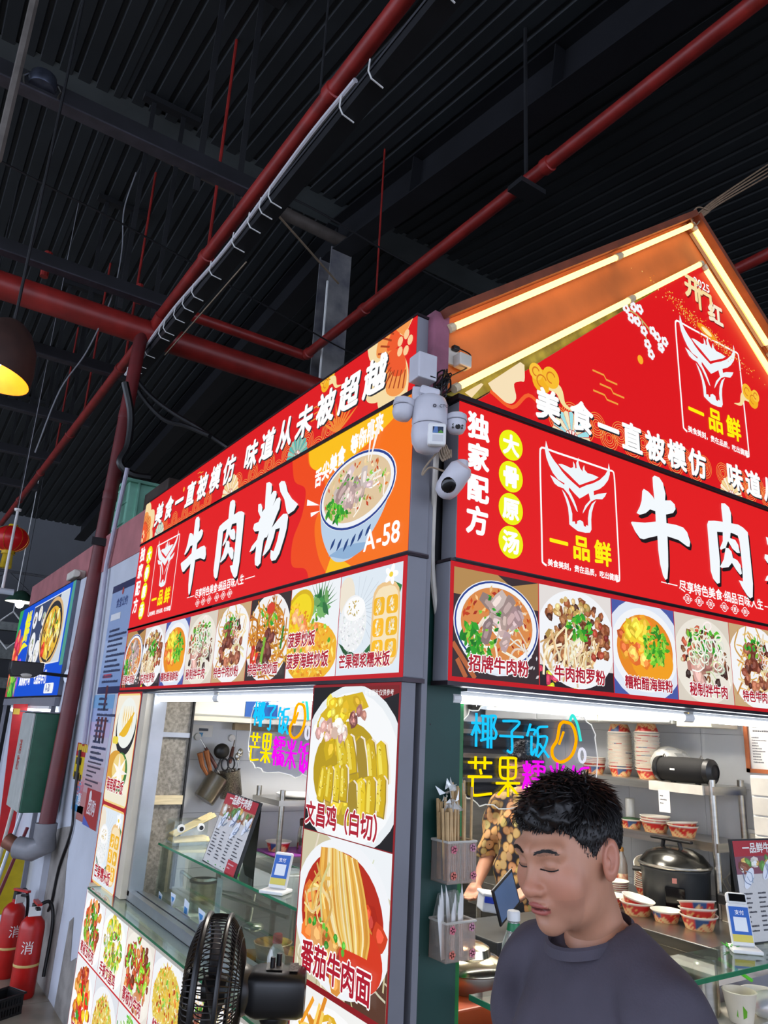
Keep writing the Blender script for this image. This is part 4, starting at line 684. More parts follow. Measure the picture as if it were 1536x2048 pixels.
# gable lightbox
gb = thing('gable_lightbox', 'red triangular New Year lightbox with large ox-head emblem under the orange gable', 'sign', M=frontM(1.385, 2.745, YR))
MB().prism([(0.075, 0), (WS-0.075, 0), (WS/2, 1.126)], -0.03, -0.001).build('box_body', M_grey, gb, local=True)
gable_face(gb)
MB().box(-0.004, WS, -0.012, 0.004, -0.05, 0.012).build('edge_trim', MATS['dark_trim'], gb, local=True)
# ---- neighbour's blue sign and frontage
bs = lightbox('sign_lightbox', 'blue A-30 stall lightbox with a clay-pot photo on the pale wall', 2.29*1.165, 0.78*1.165, 0.075, wallM(8.97, 1.828, 1.222), m=mat('slate_side', '#686c7a', 0.5, var=0.1))
def SC(o): o.matrix_basis = Matrix.Diagonal((1.165, 1.165, 1, 1)); return o
P = Print(seed=31); P.rect(0, 0, 2.29, 0.78, '#0b4fd2', 0); P.clip = (0, 0, 2.29, 0.78)
P.poly([(2.18, 0.2), (2.29, 0.2), (2.29, 0.78), (2.2, 0.78)], '#4f9a8a', 1); P.poly([(0, 0), (0.5, 0), (0.36, 0.2), (0.3, 0.45), (0, 0.6)], '#a83a4a', 1)
P.bits('chunk', 30, ['#e0332a', '#f0603a', '#f29a5a', '#c22a4a'], 0.09, (0.2, 0.3, 0.2, 0.26), 2); P.bits('leaf', 26, ['#4fb03a', '#8fd04a', '#2f8a3a'], 0.08, (0.28, 0.1, 0.2, 0.1), 3); P.bits('chunk', 12, ['#8a3ab0', '#b05ad0'], 0.07, (0.45, 0.18, 0.06, 0.12), 3); P.poly([(0, 0.78), (0.0, 0.5), (0.12, 0.6), (0.2, 0.78)], '#2fa05a', 2); P.clip = None; SC(P.build('face', M_lit, bs))
P = Print(seed=32); P.rect(0.78, 0.225, 2.14, 0.745, '#dfe6f0', 2); P.clip = (0.79, 0.235, 2.13, 0.735); P.rect(0.79, 0.235, 2.13, 0.735, '#3a4668', 3); P.poly([(1.6, 0.235), (2.13, 0.235), (2.13, 0.735), (1.85, 0.735)], '#cdd6e0', 3.2)
for cx, cy, r in ((0.9, 0.62, 0.09), (1.1, 0.66, 0.08), (0.95, 0.42, 0.12), (1.2, 0.34, 0.12), (1.0, 0.28, 0.08), (1.28, 0.6, 0.07), (1.3, 0.47, 0.07)): P.ell(cx, cy, r, r*0.8, '#eef0f4', 4); P.bits('chunk', 5, ['#c9c2ba', '#5a4a4a', '#8a9a6a'], 0.03, (cx, cy, r*0.5, r*0.4), 4.5)
P.ell(1.68, 0.47, 0.40, 0.26, '#d6b07a', 5); P.ell(1.68, 0.47, 0.36, 0.23, '#2c2a30', 5.4); P.ell(1.68, 0.46, 0.32, 0.2, '#e6b83a', 5.8); P.bits('chunk', 60, ['#f2d45a', '#d9962a', '#f6e29a', '#6a4a1e'], 0.04, (1.68, 0.46, 0.3, 0.18), 6.5); P.bits('chunk', 4, ['#d83a1e'], 0.06, (1.5, 0.36, 0.05, 0.05), 7); P.bits('leaf', 10, GRN, 0.04, (1.75, 0.5, 0.15, 0.1), 7); P.clip = None; SC(P.build('dish_photo', M_lit, bs))
P = Print(); P.text('鮮', 0.42, 0.46, 0.27, '#f4ee2a', layer=6, bold=0.05); P.strip([(0.34, 0.36), (0.5, 0.43), (0.72, 0.42)], 0.05, '#f4ee2a', 6, taper=True); P.text('高原椰子鸡', 0.66, 0.085, 0.10, '#ffffff', layer=6, bold=0.04); P.text('七品百年竹', 1.32, 0.085, 0.10, '#ffffff', layer=6, bold=0.04); P.text('海鲜清补凉', 0.66, 0.185-0.005, 0.06, '#dfe9ff', layer=6, bold=0.02); P.text('七里香海鲜', 1.34, 0.18, 0.07, '#ffffff', layer=6, bold=0.03); P.rrect(1.80, 0.015, 2.12, 0.085, 0.02, '#f2f6fb', 5); P.text('A-30', 1.86, 0.018, 0.075, '#1a3a9a', layer=7, bold=0.02); SC(P.build('lettering', M_lit, bs))
# small white sensor on the fascia beside the blue sign
solo(MB().box(1.20, 1.295, 6.35, 6.62, 2.765, 2.83).tube([(1.23, 6.36, 2.79), (1.21, 6.27, 2.785)], 0.03, 10), 'bullet_camera', M_offw, 'small white bullet camera on the pink fascia above the blue sign', 'camera', bevel=0.01)
# floodlight on its arm
fl0 = onx(134, 1352, 1.225); fd = thing('floodlight', 'black floodlight on a long arm in front of the blue sign', 'floodlight', fl0)
fh = ony(52, 1338, fl0.y-0.05); MB().tube([fl0, fh+Vector((0.1, 0, -0.02))], 0.012, 8).build('arm', M_dark, fd); MB().disc(fl0, (-1, -0.3, 0), 0.05).build('wall_plate', M_alu, fd)
MB().prism([(-0.11, 0.05), (0.11, 0.05), (0.11, -0.02), (0.06, -0.055), (-0.09, -0.06), (-0.11, -0.01)], -0.06, 0.06, Matrix.Translation(fh) @ Matrix(((1, 0, 0, 0), (0, 0, 1, 0), (0, 1, 0, 0), (0, 0, 0, 1)))).build('housing', M_black, fd, bevel=0.006)
MB().ball(fh+Vector((0.0, -0.02, -0.045)), (0.07, 0.05, 0.022)).build('lens', M_offw, fd, smooth=True)
# frame, tube and goods of the neighbour's stall
nf = thing('neighbour_stall', 'grey steel stall front under the blue sign', 'frame', (1.1, 6.5, 0)); box(1.215, 1.255, 6.32, 8.95, 1.745, 1.81).build('header', M_grey, nf)
for y in (6.42, 8.9): box(1.22, 1.25, y, y+0.03, 0, 1.745).build('post', M_grey, nf)
tb = thing('tube_lamp', 'bright white tube lamp under the blue sign', 'lamp', (1.2, 6.9, 1.70)); MB().tube([(1.235, 6.55, 1.705), (1.235, 8.4, 1.705)], 0.020, 10).build('tube', lampmat('cool_tube', '#f2f8ff', 9.0), tb, smooth=True); box(1.22, 1.25, 6.53, 8.42, 1.72, 1.744).build('holder', M_white, tb)
p_ = [ony(28, 1408, 7.4), ony(56, 1408, 7.4), ony(44, 1560, 7.4), ony(20, 1715, 7.4), ony(-8, 1710, 7.4)]
solo(MB().prism([(p.x, p.z) for p in p_], 0, 0.03, Matrix(((1, 0, 0, 0), (0, 0, 1, 7.4), (0, 1, 0, 0), (0, 0, 0, 1)))), 'hanging_board', mat('red_board', '#c5161c', 0.4, var=0.15), 'glossy red board hanging beside the neighbouring tube lamp', 'panel')
q = ony(33, 1424, 7.39); solo(MB().box(q.x-0.025, q.x+0.025, 7.385, 7.399, q.z-0.02, q.z+0.03), 'price_tag', mat('yellow_paper', '#d8b23a', 0.6, var=0.1), 'small yellow paper tag stuck on the glossy red board', 'tag')
solo(box(1.5, 1.55, 5.2, 9.0, 0, 2.6), 'wall_far', mat('dim_wall', '#2c2e34', 0.8, var=0.2), None, None, kind='structure')
# fire hose cabinet
fc = thing('hose_cabinet', 'green-sided hose cabinet with pale front behind the red riser', 'cabinet', (1.2, 6.1, 1.0)); M_grn = mat('cabinet_green', '#1f5a44', 0.35, var=0.12)
box(1.03, 1.254, 5.92, 6.40, 1.02, 1.69).build('body', M_grn, fc, bevel=0.006); box(1.015, 1.03, 5.925, 6.395, 1.025, 1.685).build('door', mat('pale_door', '#b9bdb8', 0.4, var=0.1), fc, bevel=0.004)
box(1.0, 1.254, 5.90, 6.42, 1.69, 1.70).build('top_cap', M_grey, fc)
P = Print(); P.text('消防', 0.10, 0.36, 0.11, '#c03a2a', layer=1, vertical=True, bold=0.02); o = P.mb.build('door_print', M_print, fc, local=True); o.matrix_basis = MW[fc.name].inverted() @ wallM(6.38, 1.03, 1.0145)
# posters on the pale wall (flat paper, print only)
def poster(label, y0, z0, W, Hh, paint, seed=1, x=1.299, tilt=0):
    t = thing('wall_poster', label, 'poster', M=wallM(y0, z0, x) @ Matrix.Rotation(tilt, 4, 'Z')); MB().box(0, W, 0, Hh, -0.001, 0.0).build('paper', mat('poster_paper', '#e6e8ea', 0.5, var=0.03), t, local=True)
    P = Print(seed=seed); paint(P, W, Hh); P.build('poster_print', M_print, t); return t
def lines(P, x, y, w, n, dy, hgt, col, lay=3):
    for i in range(n):
        e = x+w*P.r.uniform(0.35, 1.0); a = x
        while a < e: b = a+hgt*P.r.uniform(0.7, 1.0); P.rect(a, y-dy*i, b, y-dy*i+hgt*P.r.uniform(0.75, 1.0), col, lay); a = b+hgt*0.22
def pp1(P, W, Hh):
    P.rect(0, 0, W, Hh, '#9db3d8', 0)
    for i in range(8): P.rect(0, Hh*0.06*i, W, Hh*0.06*(i+1), ('#7f9ed0', '#88a6d4', '#93aed8', '#9db6dc', '#a6bde0', '#adc3e2', '#b2c6e4', '#b6c9e6')[i], 1)
    P.rect(0, Hh-0.05, W, Hh, '#232a58', 2); P.rect(0, 0, W, 0.045, '#232a58', 2); lines(P, 0.08, Hh-0.33, W*0.75, 11, 0.034, 0.017, '#3a4468'); lines(P, 0.08, Hh-0.78, W*0.75, 12, 0.034, 0.017, '#3a4468'); P.ell(W*0.45, Hh-0.06, 0.02, 0.025, '#c24a3a', 4)
    P.text('食堂公约', 0.15, Hh-0.17, 0.07, '#3a4f8a', layer=3); P.rect(0.06, Hh-0.25, 0.3, Hh-0.205, '#f0f0f0', 3)
a = onx(232, 1172, 1.299); b = onx(199, 1388, 1.299)
poster('pale blue notice poster with lines of small print by the red sign', a.y+0.06, b.z, 0.62, a.z-b.z, pp1, 3)
def pp2(P, W, Hh):
    for i in range(9): P.rect(0, Hh*i/9, W, Hh*(i+1)/9, ('#b5706a', '#c98a86', '#cfa4a8', '#cdb4bc', '#cfc4d0', '#d2c8d8', '#ccbcdc', '#a8b8e0', '#7fb2dc')[i], 1)
    for x, y in ((0.28, 0.72), (0.18, 0.52), (0.27, 0.52), (0.36, 0.52)): P.rect(x, y, x+0.05, y+0.13, '#6a2226', 3); P.rect(x, y-0.03, x+0.05, y, '#20203a', 3)
    lines(P, 0.12, 0.45, 0.3, 3, 0.03, 0.014, '#4a4a5a'); lines(P, 0.10, 0.36, 0.35, 6, 0.028, 0.012, '#5a5060'); P.rect(0.16, 0.90, 0.36, 0.925, '#d84a5a', 3)
a = onx(186, 1390, 1.299); b = onx(165, 1645, 1.299); poster('pastel cosmetics-style poster hung below the pale blue notice', a.y-0.05, b.z, 0.52, a.z-b.z, pp2, 4)
def pp3(P, W, Hh): P.rect(0, Hh*0.62, W, Hh, '#b51f24', 1); P.rect(0, 0, W, Hh*0.62, '#e3c414', 1); lines(P, 0.03, Hh*0.76, W*0.9, 1, 0.1, 0.05, '#e8c93a'); lines(P, 0.03, Hh*0.38, W*0.9, 2, 0.10, 0.055, '#3a3414')
a = onx(157, 1488, 1.299); b = onx(150, 1548, 1.299); poster('red and yellow warning notice beside the pastel poster', a.y+0.02, b.z-0.02, 0.36, a.z-b.z+0.03, pp3, 5)
def pp4(P, W, Hh): P.rect(0, 0, W, Hh, '#4f9ed0', 1); P.poly([(0, Hh), (0, Hh*0.7), (W*0.4, Hh)], '#e8a03a', 2); P.text('活动', 0.05, Hh*0.55, 0.10, '#e07a8a', layer=3); P.text('优惠', 0.05, Hh*0.2, 0.09, '#dfe8f2', layer=3)
a = onx(151, 1562, 1.299); b = onx(143, 1618, 1.299); poster('light blue leaflet below the red and yellow notice', a.y, b.z, 0.32, a.z-b.z, pp4, 6)
def pp5(P, W, Hh): P.rect(0, 0, W, Hh, '#b53432', 1); P.text('团购', 0.06, Hh*0.3, 0.10, '#f0e0e0', layer=3, shear=0.2); P.ell(W*0.3, Hh*0.8, 0.03, 0.035, '#f0e8e8', 3); P.poly([(0, 0), (W*0.6, 0), (0, Hh*0.25)], '#5a6ac0', 2)
a = onx(176, 1575, 1.298); b = onx(165, 1648, 1.298); poster('dull red leaflet below the pastel poster near the menu panel', a.y, b.z, 0.34, a.z-b.z, pp5, 7, x=1.297)
# fire extinguishers
def extinguisher(label, p, rot, s=1.0):
    t = thing('fire_extinguisher', label, 'fire extinguisher', M=Matrix.Translation(p) @ Matrix.Rotation(rot, 4, 'Z') @ Matrix.Scale(s*0.92, 4), group='red fire extinguishers at the wall foot')
    MR = mat('extinguisher_red', '#b51a16', 0.3, var=0.15)
    MB().lathe([(0.0, 0.0), (0.076, 0.0), (0.082, 0.012), (0.082, 0.42), (0.075, 0.455), (0.05, 0.485), (0.026, 0.498), (0.026, 0.52), (0, 0.52)], 28).build('cylinder', MR, t, smooth=True, local=True)
    MB().lathe([(0.0825, 0.19), (0.0832, 0.191), (0.0832, 0.205), (0.0825, 0.206)], 28).build('band', mat('cream_band', '#d2b26a', 0.5, var=0.1), t, smooth=True, local=True)
    MB().tube([(0, 0, 0.51), (0, 0, 0.57)], 0.024, 12).build('valve', M_black, t, local=True); MB().box(-0.015, 0.015, -0.13, 0.03, 0.575, 0.59).build('lever', MR, t, local=True); MB().box(-0.013, 0.013, -0.12, 0.02, 0.545, 0.558).build('grip', M_black, t, local=True)
    MB().tube(spline([(0.02, 0.02, 0.55), (0.10, 0.03, 0.56), (0.135, 0.02, 0.42), (0.13, 0.02, 0.1)], 8), 0.012, 8).build('hose', M_black, t, smooth=True, local=True)
    MB().box(-0.05, 0.03, -0.06, -0.055, 0.50, 0.56).build('tag_card', M_white, t, local=True)
    P = Print(); v, f, _ = glyph('消', 0.02)
    for px, py in v: a = -1.9+(px-0.5)*0.085/0.083; P.mb.v.append((0.0834*math.cos(a), 0.0834*math.sin(a), 0.27+py*0.085))
    P.mb.f += f; P.mb.c += [H('#f0eee8')]*len(v); P.mb.build('lettering', M_print, t, local=True); return t
extinguisher('red fire extinguisher marked with a white character, standing before its twin', onz(52, 1992, 0)+Vector((-0.03, 0, 0)), 0.0)
extinguisher('red fire extinguisher half hidden behind its twin at the wall foot', onz(28, 1962, 0)+Vector((-0.05, 0.12, 0)), 0.5, 0.98)
# basket, bucket, handles at the far left
bk0 = onz(-12, 2035, 0); bt = thing('plastic_basket', 'black slotted plastic basket on the floor by the extinguishers', 'basket', bk0)
bw = MB()
for i in range(13):
    for z0, z1 in ((0.02, 0.075), (0.09, 0.15)):
        x = -0.18+0.03*i
        bw.box(x-0.007, x+0.007, -0.115, -0.107, z0, z1)
for z in (0.0, 0.075, 0.15): bw.box(-0.2, 0.2, -0.118, -0.104, z, z+0.02)
bw.box(-0.2, -0.188, -0.115, 0.115, 0, 0.17); bw.box(0.188, 0.2, -0.115, 0.115, 0, 0.17); bw.box(-0.2, 0.2, 0.107, 0.115, 0, 0.17); bw.box(-0.2, 0.2, -0.115, 0.115, 0, 0.01)
bw.build('walls', M_black, bt, local=True); MB().tube([(-0.21, -0.125, 0.175), (0.21, -0.125, 0.175), (0.21, 0.125, 0.175), (-0.21, 0.125, 0.175)], 0.01, 6, closed=True).build('rim', M_black, bt, local=True); bt.matrix_world = Matrix.Translation(bk0) @ Matrix.Rotation(0.5, 4, 'Z') @ Matrix.Scale(0.62, 4)
yb = ony(14, 1760, 6.7); solo(MB().prism([(-0.13, 0), (0.13, 0), (0.11, 0.42), (0.05, 0.46), (-0.06, 0.47), (-0.12, 0.40)], -0.05, 0.05, Matrix.Translation((yb.x, 6.7, yb.z-0.23)) @ Matrix(((1, 0, 0, 0), (0, 0, 1, 0), (0, 1, 0, 0), (0, 0, 0, 1)))), 'dustpan', mat('yellow_plastic', '#cdb414', 0.4, var=0.15), 'large yellow plastic dustpan leaning behind the extinguishers', 'dustpan', bevel=0.012)
for k, (a, b, m_, lab) in enumerate([((57, 1585), (-14, 1790), M_alu, 'grey metal mop handle leaning under the green hose cabinet'), ((55, 1655), (-20, 1830), mat('maroon_handle', '#7a1f2a', 0.4, var=0.15), 'dark red broom handle leaning under the green hose cabinet'), ((30, 1600), (-12, 1755), M_offw, 'pale broom handle leaning beside the glossy red board')]):
    A_, B_ = ony(*a, 6.45), ony(*b, 6.3); B_ = A_+(B_-A_)*(A_.z/(A_.z-B_.z)); solo(MB().tube([A_, B_], 0.013, 8), 'broom_handle', m_, lab, 'broom', smooth=True)
# lantern and lamps farther along the aisle
lc = ond(22, 1078, 9.0); ln = thing('paper_lantern', 'round red paper lantern with gold ribs hanging in the aisle', 'lantern', lc)
MB().lathe([(0.06, 0.155)]+[(0.205*math.sin(a), 0.16*math.cos(a)) for a in np.linspace(0.32, 2.82, 16)]+[(0.06, -0.155)], 32, Matrix.Translation(lc)).build('globe', mat('lantern_red', '#b3141a', 0.35, var=0.15, emit='#b3141a', es=0.12), ln, smooth=True)
for k in range(12):
    a0 = k*math.pi/6; MB().tube([lc+Vector((0.208*math.sin(a)*math.cos(a0), 0.208*math.sin(a)*math.sin(a0), 0.162*math.cos(a))) for a in np.linspace(0.35, 2.8, 10)], 0.003, 4).build('rib', mat('gold_rib', '#d9932a', 0.3, 0.6, var=0.1), ln)
MB().lathe([(0.075, -0.15), (0.08, -0.19), (0.0, -0.19)], 20, Matrix.Translation(lc)).build('collar', mat('gold_collar', '#d6b21a', 0.4, var=0.15), ln, smooth=True)
MB().lathe([(0.0, 0.185), (0.05, 0.18), (0.06, 0.15)], 20, Matrix.Translation(lc)).build('top_cap', mat('gold_collar'), ln, smooth=True)
tas = MB()
for k in range(20): a0 = k*0.314; tas.tube([lc+Vector((0.05*math.cos(a0), 0.05*math.sin(a0), -0.19)), lc+Vector((0.06*math.cos(a0), 0.06*math.sin(a0), -0.36))], 0.009, 4)
tas.build('tassel', mat('yellow_tassel', '#d8b818', 0.6, var=0.2), ln); MB().tube([lc+Vector((0, 0, 0.18)), (lc.x, lc.y, roofz(lc.y))], 0.004, 5).build('cord', M_dark, ln)
a, b = ond(42, 1008, 7.0), ond(8, 1178, 7.0); a.x = b.x = (a.x+b.x)/2; a.y = b.y
rod = thing('drop_rod', 'white drop rod in front of the red lantern', 'rod', b); MB().tube([a, b], 0.013, 8).build('rod', M_white, rod); MB().lathe([(0.0, 0.015), (0.035, 0.01), (0.03, -0.012), (0.0, -0.015)], 14, Matrix.Translation(a)).build('cap', M_white, rod); MB().tube([a, (a.x, a.y, roofz(a.y))], 0.004, 5).build('wire', M_elb, rod)
tb = thing('tube_lamp', 'dim white tube fitting hung on the drop rod', 'lamp', b); MB().tube([b+Vector((-0.5, 0, -0.02)), b+Vector((0.10, 0, -0.02))], 0.03, 10).build('tube', mat('unlit_tube', '#b9c6d2', 0.3, var=0.05), tb, smooth=True)
lc = ond(40, 1204, 10.2); pl = thing('pendant_lamp', 'green enamel dome lamp glowing beside the blue sign', 'lamp', lc)
MB().lathe([(0.02, 0.16), (0.05, 0.15), (0.12, 0.10), (0.185, 0.02), (0.195, 0.0)], 24, Matrix.Translation(lc)).build('shade', mat('green_shade', '#2c4a3c', 0.4, var=0.15), pl, smooth=True); MB().lathe([(0.02, 0.15), (0.11, 0.09), (0.188, 0.0)], 24, Matrix.Translation(lc)).build('liner', M_white, pl, smooth=True); MB().ball(lc+Vector((0, 0, -0.03)), 0.055).build('bulb', lampmat('cool_bulb', '#fff6e6', 25.0), pl, smooth=True); MB().tube([lc+Vector((0, 0, 0.15)), (lc.x, lc.y, roofz(lc.y))], 0.005, 5).build('cord', M_dark, pl)
# dark truss at the end of the hall
te = thing('end_truss', 'pale wire-thin truss spanning the far end of the hall', 'truss', (0, 17.5, 4.6)); M_tr = mat('truss_grey', '#55565a', 0.6, var=0.2)
for z in (4.55, 4.15): MB().tube([(-6, 17.5, z), (4, 17.5, z)], 0.03, 6).build('chord', M_tr, te)
for k in range(10): MB().tube([(-6+k, 17.5, 4.55), (-5.5+k, 17.5, 4.15), (-5+k, 17.5, 4.55)], 0.018, 5).build('lacing', M_tr, te)
solo(box(-14, 16, 22, 22.2, 0, 8.0), 'wall_back', mat('far_wall', '#15171b', 0.8, var=0.3, vscale=1), None, None, kind='structure')
for k, (z, h) in enumerate(((2.9, 0.35), (2.2, 0.25), (3.6, 0.2))): solo(box(-8, 8, 20.6, 20.9, z, z+h), 'end_beam', mat('end_beam', '#5c5f5c', 0.7, var=0.3), ['broad pale end beam behind the green dome lamp', 'lowest pale end beam beyond the far stalls', 'uppermost pale end beam below the thin truss'][k], 'beam')
dm = ond(20, 1260, 12.0); solo(MB().tube([dm+Vector(p) for p in ((-0.3, 0, 0), (0, 0, 0.3), (0.3, 0, 0), (0, 0, -0.3))], 0.02, 6, closed=True).tube([dm+Vector((0, 0, 0.3)), (dm.x, dm.y, roofz(dm.y)+0.01)], 0.008, 5), 'lattice_frame', M_white, 'white diamond-shaped lattice frame in the dark beyond the blue sign', 'frame')
# ================================================================ the stall: corner, gable, windows
M_cgrn = mat('corner_green', '#12403a', 0.45, var=0.15, vscale=5); M_jamb = mat('jamb_green', '#1f7a3a', 0.25, var=0.35, vscale=6)
cc = thing('corner_post', 'dark green steel corner post between the two lit sign fronts', 'post', (1.4, 1.85, 0))
box(1.312, 1.50, 1.79, 1.95, 0, 2.20).build('post_body', M_cgrn, cc); box(1.312, 1.46, 1.79, 1.95, 2.20, 2.76).build('upper_post', M_dark, cc); box(1.315, 1.335, 1.745, 1.79, 0.0, 2.74).build('edge_angle', M_grey, cc)
for x, z in ((1.36, 1.98), (1.385, 1.72), (1.352, 1.55), (1.40, 1.35), (1.37, 1.12), (1.345, 1.86)): MB().disc((x, 1.789, z), (0, -1, 0), 0.0028, 8).build('screw', M_black, cc)
box(1.486, 1.524, 1.80, 1.90, 0, 1.84).build('jamb', M_jamb, cc, bevel=0.004)
# pink end post of the gable
gp = thing('gable_roof', 'orange painted gable frame with a rough pink end post', 'gable', (2.8, 1.75, 2.74))
M_or = mat('orange_board', '#c66f34', 0.6, var=0.2, vscale=4, bump=0.05); M_edge = mat('roof_edge', '#7a3a22', 0.7, var=0.3, vscale=9)
box(1.285, 1.345, 1.70, 1.95, 2.745, 3.02).build('end_post', mat('pink_post', '#8d5468', 0.7, var=0.35, vscale=10, bump=0.15), gp)
FM = Matrix(((1, 0, 0, 0), (0, 0, 1, 0), (0, 1, 0, 0), (0, 0, 0, 1)))
OL, OA, ORt = (1.322, 3.0), (2.80, 4.105), (4.278, 3.0); IL, IA, IR = (1.352, 2.75), (2.83, 3.865), (4.31, 2.75)
MB().prism([OL, OA, IA, IL], 1.735, 1.76, FM).build('fascia_board', M_or, gp); MB().prism([OA, ORt, IR, IA], 1.735, 1.76, FM).build('fascia_board', M_or, gp)
for a, b in ((OL, OA), (OA, ORt)):
    n = Vector((-(b[1]-a[1]), b[0]-a[0])).normalized()*0.028
    MB().prism([a, b, (b[0]+n.x, b[1]+n.y), (a[0]+n.x, a[1]+n.y)], 1.665, 1.97, FM).build('roof_board', M_edge, gp)
MB().prism([(1.36, 2.752), (2.62, 3.705), (2.62, 3.66), (1.46, 2.752)], 1.727, 1.733, FM).build('olive_board', mat('olive_board', '#a3a03a', 0.6, var=0.4, vscale=14), gp)
M_warm = lampmat('warm_tube', '#ffc06a', 4.6); M_hold = mat('tube_holder', '#d9c9a6', 0.5, var=0.1)
def gtube(a, b, yy, label):
    a, b = Vector((a[0], yy, a[1])), Vector((b[0], yy, b[1])); t = thing('tube_lamp', label, 'lamp', a, group='warm tubes on the gable'); d = (b-a).normalized()
    MB().tube([a, b], 0.012, 10).build('tube', M_warm, t, smooth=True)
    for p, s in ((a, -1), (b, 1)): MB().tube([p, p+d*s*0.025], 0.015, 8).build('end_cap', M_hold, t)
    n = Vector((0, 1, 0)); MB().tube([a+n*0.022, b+n*0.022], 0.012, 4).build('batten', M_hold, t)
def lerp2(a, b, t): return (a[0]+(b[0]-a[0])*t, a[1]+(b[1]-a[1])*t)
d_ = (0.012, -0.03)
for (a, b, w) in ((OL, OA, 'outer'), (OA, ORt, 'far outer')):
    sg = 1 if w == 'outer' else -1
    a2, b2 = (a[0]+sg*0.012, a[1]-0.035), (b[0]+(0 if sg > 0 else 0.0), b[1]-0.035)
    gtube(lerp2(a2, b2, 0.02), lerp2(a2, b2, 0.60 if sg > 0 else 0.39), 1.70, 'warm tube lamp along the %s edge of the gable, %s' % (w, 'lower length' if sg > 0 else 'upper length')); gtube(lerp2(a2, b2, 0.625 if sg > 0 else 0.415), lerp2(a2, b2, 0.985), 1.70, 'warm tube lamp along the %s edge of the gable, %s' % (w, 'upper length' if sg > 0 else 'lower length'))
gtube(lerp2(IL, IA, 0.02), lerp2(IL, IA, 0.62), 1.69, 'warm tube lamp along the inner edge of the gable, lower length over the olive board'); gtube(lerp2(IL, IA, 0.645), lerp2(IL, IA, 0.985), 1.69, 'warm tube lamp along the inner edge of the gable, upper length by the greeting')
gtube(lerp2(IA, IR, 0.02), lerp2(IA, IR, 0.39), 1.69, 'warm tube lamp beside the greeting on the far inner edge of the gable'); gtube(lerp2(IA, IR, 0.415), lerp2(IA, IR, 0.985), 1.69, 'warm tube lamp on the far inner edge of the gable, lower length')
# wires leaving the peak
for k in range(4): solo(MB().tube(spline([ony(1385+4*k, 440, 1.70), ony(1405+3*k, 420+2*k, 1.72), ony(1450, 386+5*k, 1.85), ony(1580, 300+9*k, 2.1)], 6), 0.005, 5), 'peak_wire', mat('tan_wire', '#9a8068', 0.5, var=0.2), 'tan wire running up from the peak of the orange gable', 'wire', smooth=True, group='wires from the gable peak')
solo(MB().tube(spline([ony(1415, 420, 1.69), ony(1395, 415, 1.68), ony(1382, 435, 1.68), ony(1392, 450, 1.68), ony(1405, 432, 1.68)], 6), 0.004, 5), 'wire_loop', mat('tan_wire'), 'small loop of tan wire at the peak of the orange gable', 'wire', smooth=True)
# back of the signs: shell walls of the stall above the windows
sh = thing('trim_1', None, None, (1.5, 3, 1.83), kind='structure'); box(1.315, 1.36, 1.80, 4.63, 1.84, 3.0).build('header_wall', M_grey, sh)
sh = thing('trim_2', None, None, (2.8, 1.8, 1.83), kind='structure'); box(1.48, 4.30, 1.776, 1.82, 1.84, 2.75).build('header_wall', M_grey, sh)
# ---- aisle window
M_beige = mat('beige_tile', '#ddd2bc', 0.35, var=0.08, vscale=8)
w1 = thing('window_1', None, None, (1.3, 3.2, 0.8), kind='structure')
box(1.244, 1.33, 4.082, 4.168, 0.822, 1.821).build('side_reveal', M_beige, w1)
for y in (4.05, 2.262): box(1.275, 1.345, y, y+0.03, 0.84, 1.835).build('frame_jamb', M_alu, w1)
for x0 in (1.275, 1.315): box(x0, x0+0.03, 2.26, 4.08, 0.82, 0.862).build('track', M_alu, w1)
box(1.345, 1.40, 2.26, 4.08, 0.80, 0.84).build('track', M_alu, w1); box(1.262, 1.345, 2.26, 4.63, 1.822, 1.843).build('head', M_alu, w1)
for k in range(6): box(1.215, 1.275, 2.27+0.385*k, 2.27+0.385*k+0.381, 0.765, 0.812 if k % 2 else 0.8125).build('sill_tile', M_beige, w1)
box(1.24, 1.40, 2.26, 4.63, 0.0, 0.765).build('dado', M_grey, w1)
gl = thing('glass_ledge', 'narrow green-edged glass ledge lying along the aisle window sill', 'glass shelf', (1.2, 3.3, 0.813)); box(1.172, 1.27, 2.30, 4.42, 0.8135, 0.8205).build('pane', M_glass, gl); box(1.169, 1.172, 2.30, 4.42, 0.813, 0.8215).build('edge', M_gedge, gl); box(1.172, 1.27, 4.42, 4.423, 0.813, 0.8215).build('edge', M_gedge, gl)
M_tubeW = lampmat('white_tube', '#f3f8ff', 12.0)
def wtube(a, b, label):
    a, b = Vector(a), Vector(b); t = thing('tube_lamp', label, 'lamp', a); MB().tube([a, b], 0.0135, 10).build('tube', M_tubeW, t, smooth=True); d = (b-a).normalized()
    for p, s in ((a, -1), (b, 1)): MB().tube([p, p+d*s*0.03], 0.017, 10).build('end_cap', M_white, t)
    MB().tube([a+Vector((0, 0, 0.02)), b+Vector((0, 0, 0.02))], 0.013, 4).build('batten', M_white, t)
wtube((1.30, 4.24, 1.795), (1.30, 3.26, 1.795), 'white tube lamp over the aisle window, by the mango rice panel'); wtube((1.30, 3.2, 1.795), (1.30, 2.28, 1.795), 'white tube lamp over the aisle window, by the chicken panel')
wtube((1.50, 1.80, 1.80), (2.62, 1.80, 1.80), 'white tube lamp over the neon sign beside the green jamb'); wtube((2.68, 1.80, 1.80), (3.8, 1.80, 1.80), 'white tube lamp over the bowl rack, joined to its twin')
# front window header and sill
w2 = thing('window_2', None, None, (2.8, 1.8, 0.9), kind='structure'); box(1.50, 4.28, 1.76, 1.83, 1.822, 1.843).build('head', M_alu, w2); box(4.18, 4.24, 1.78, 1.84, 0.9, 1.84).build('frame_jamb', M_alu, w2); box(1.53, 4.28, 1.74, 1.80, 0.0, 0.90).build('dado', M_grey, w2)
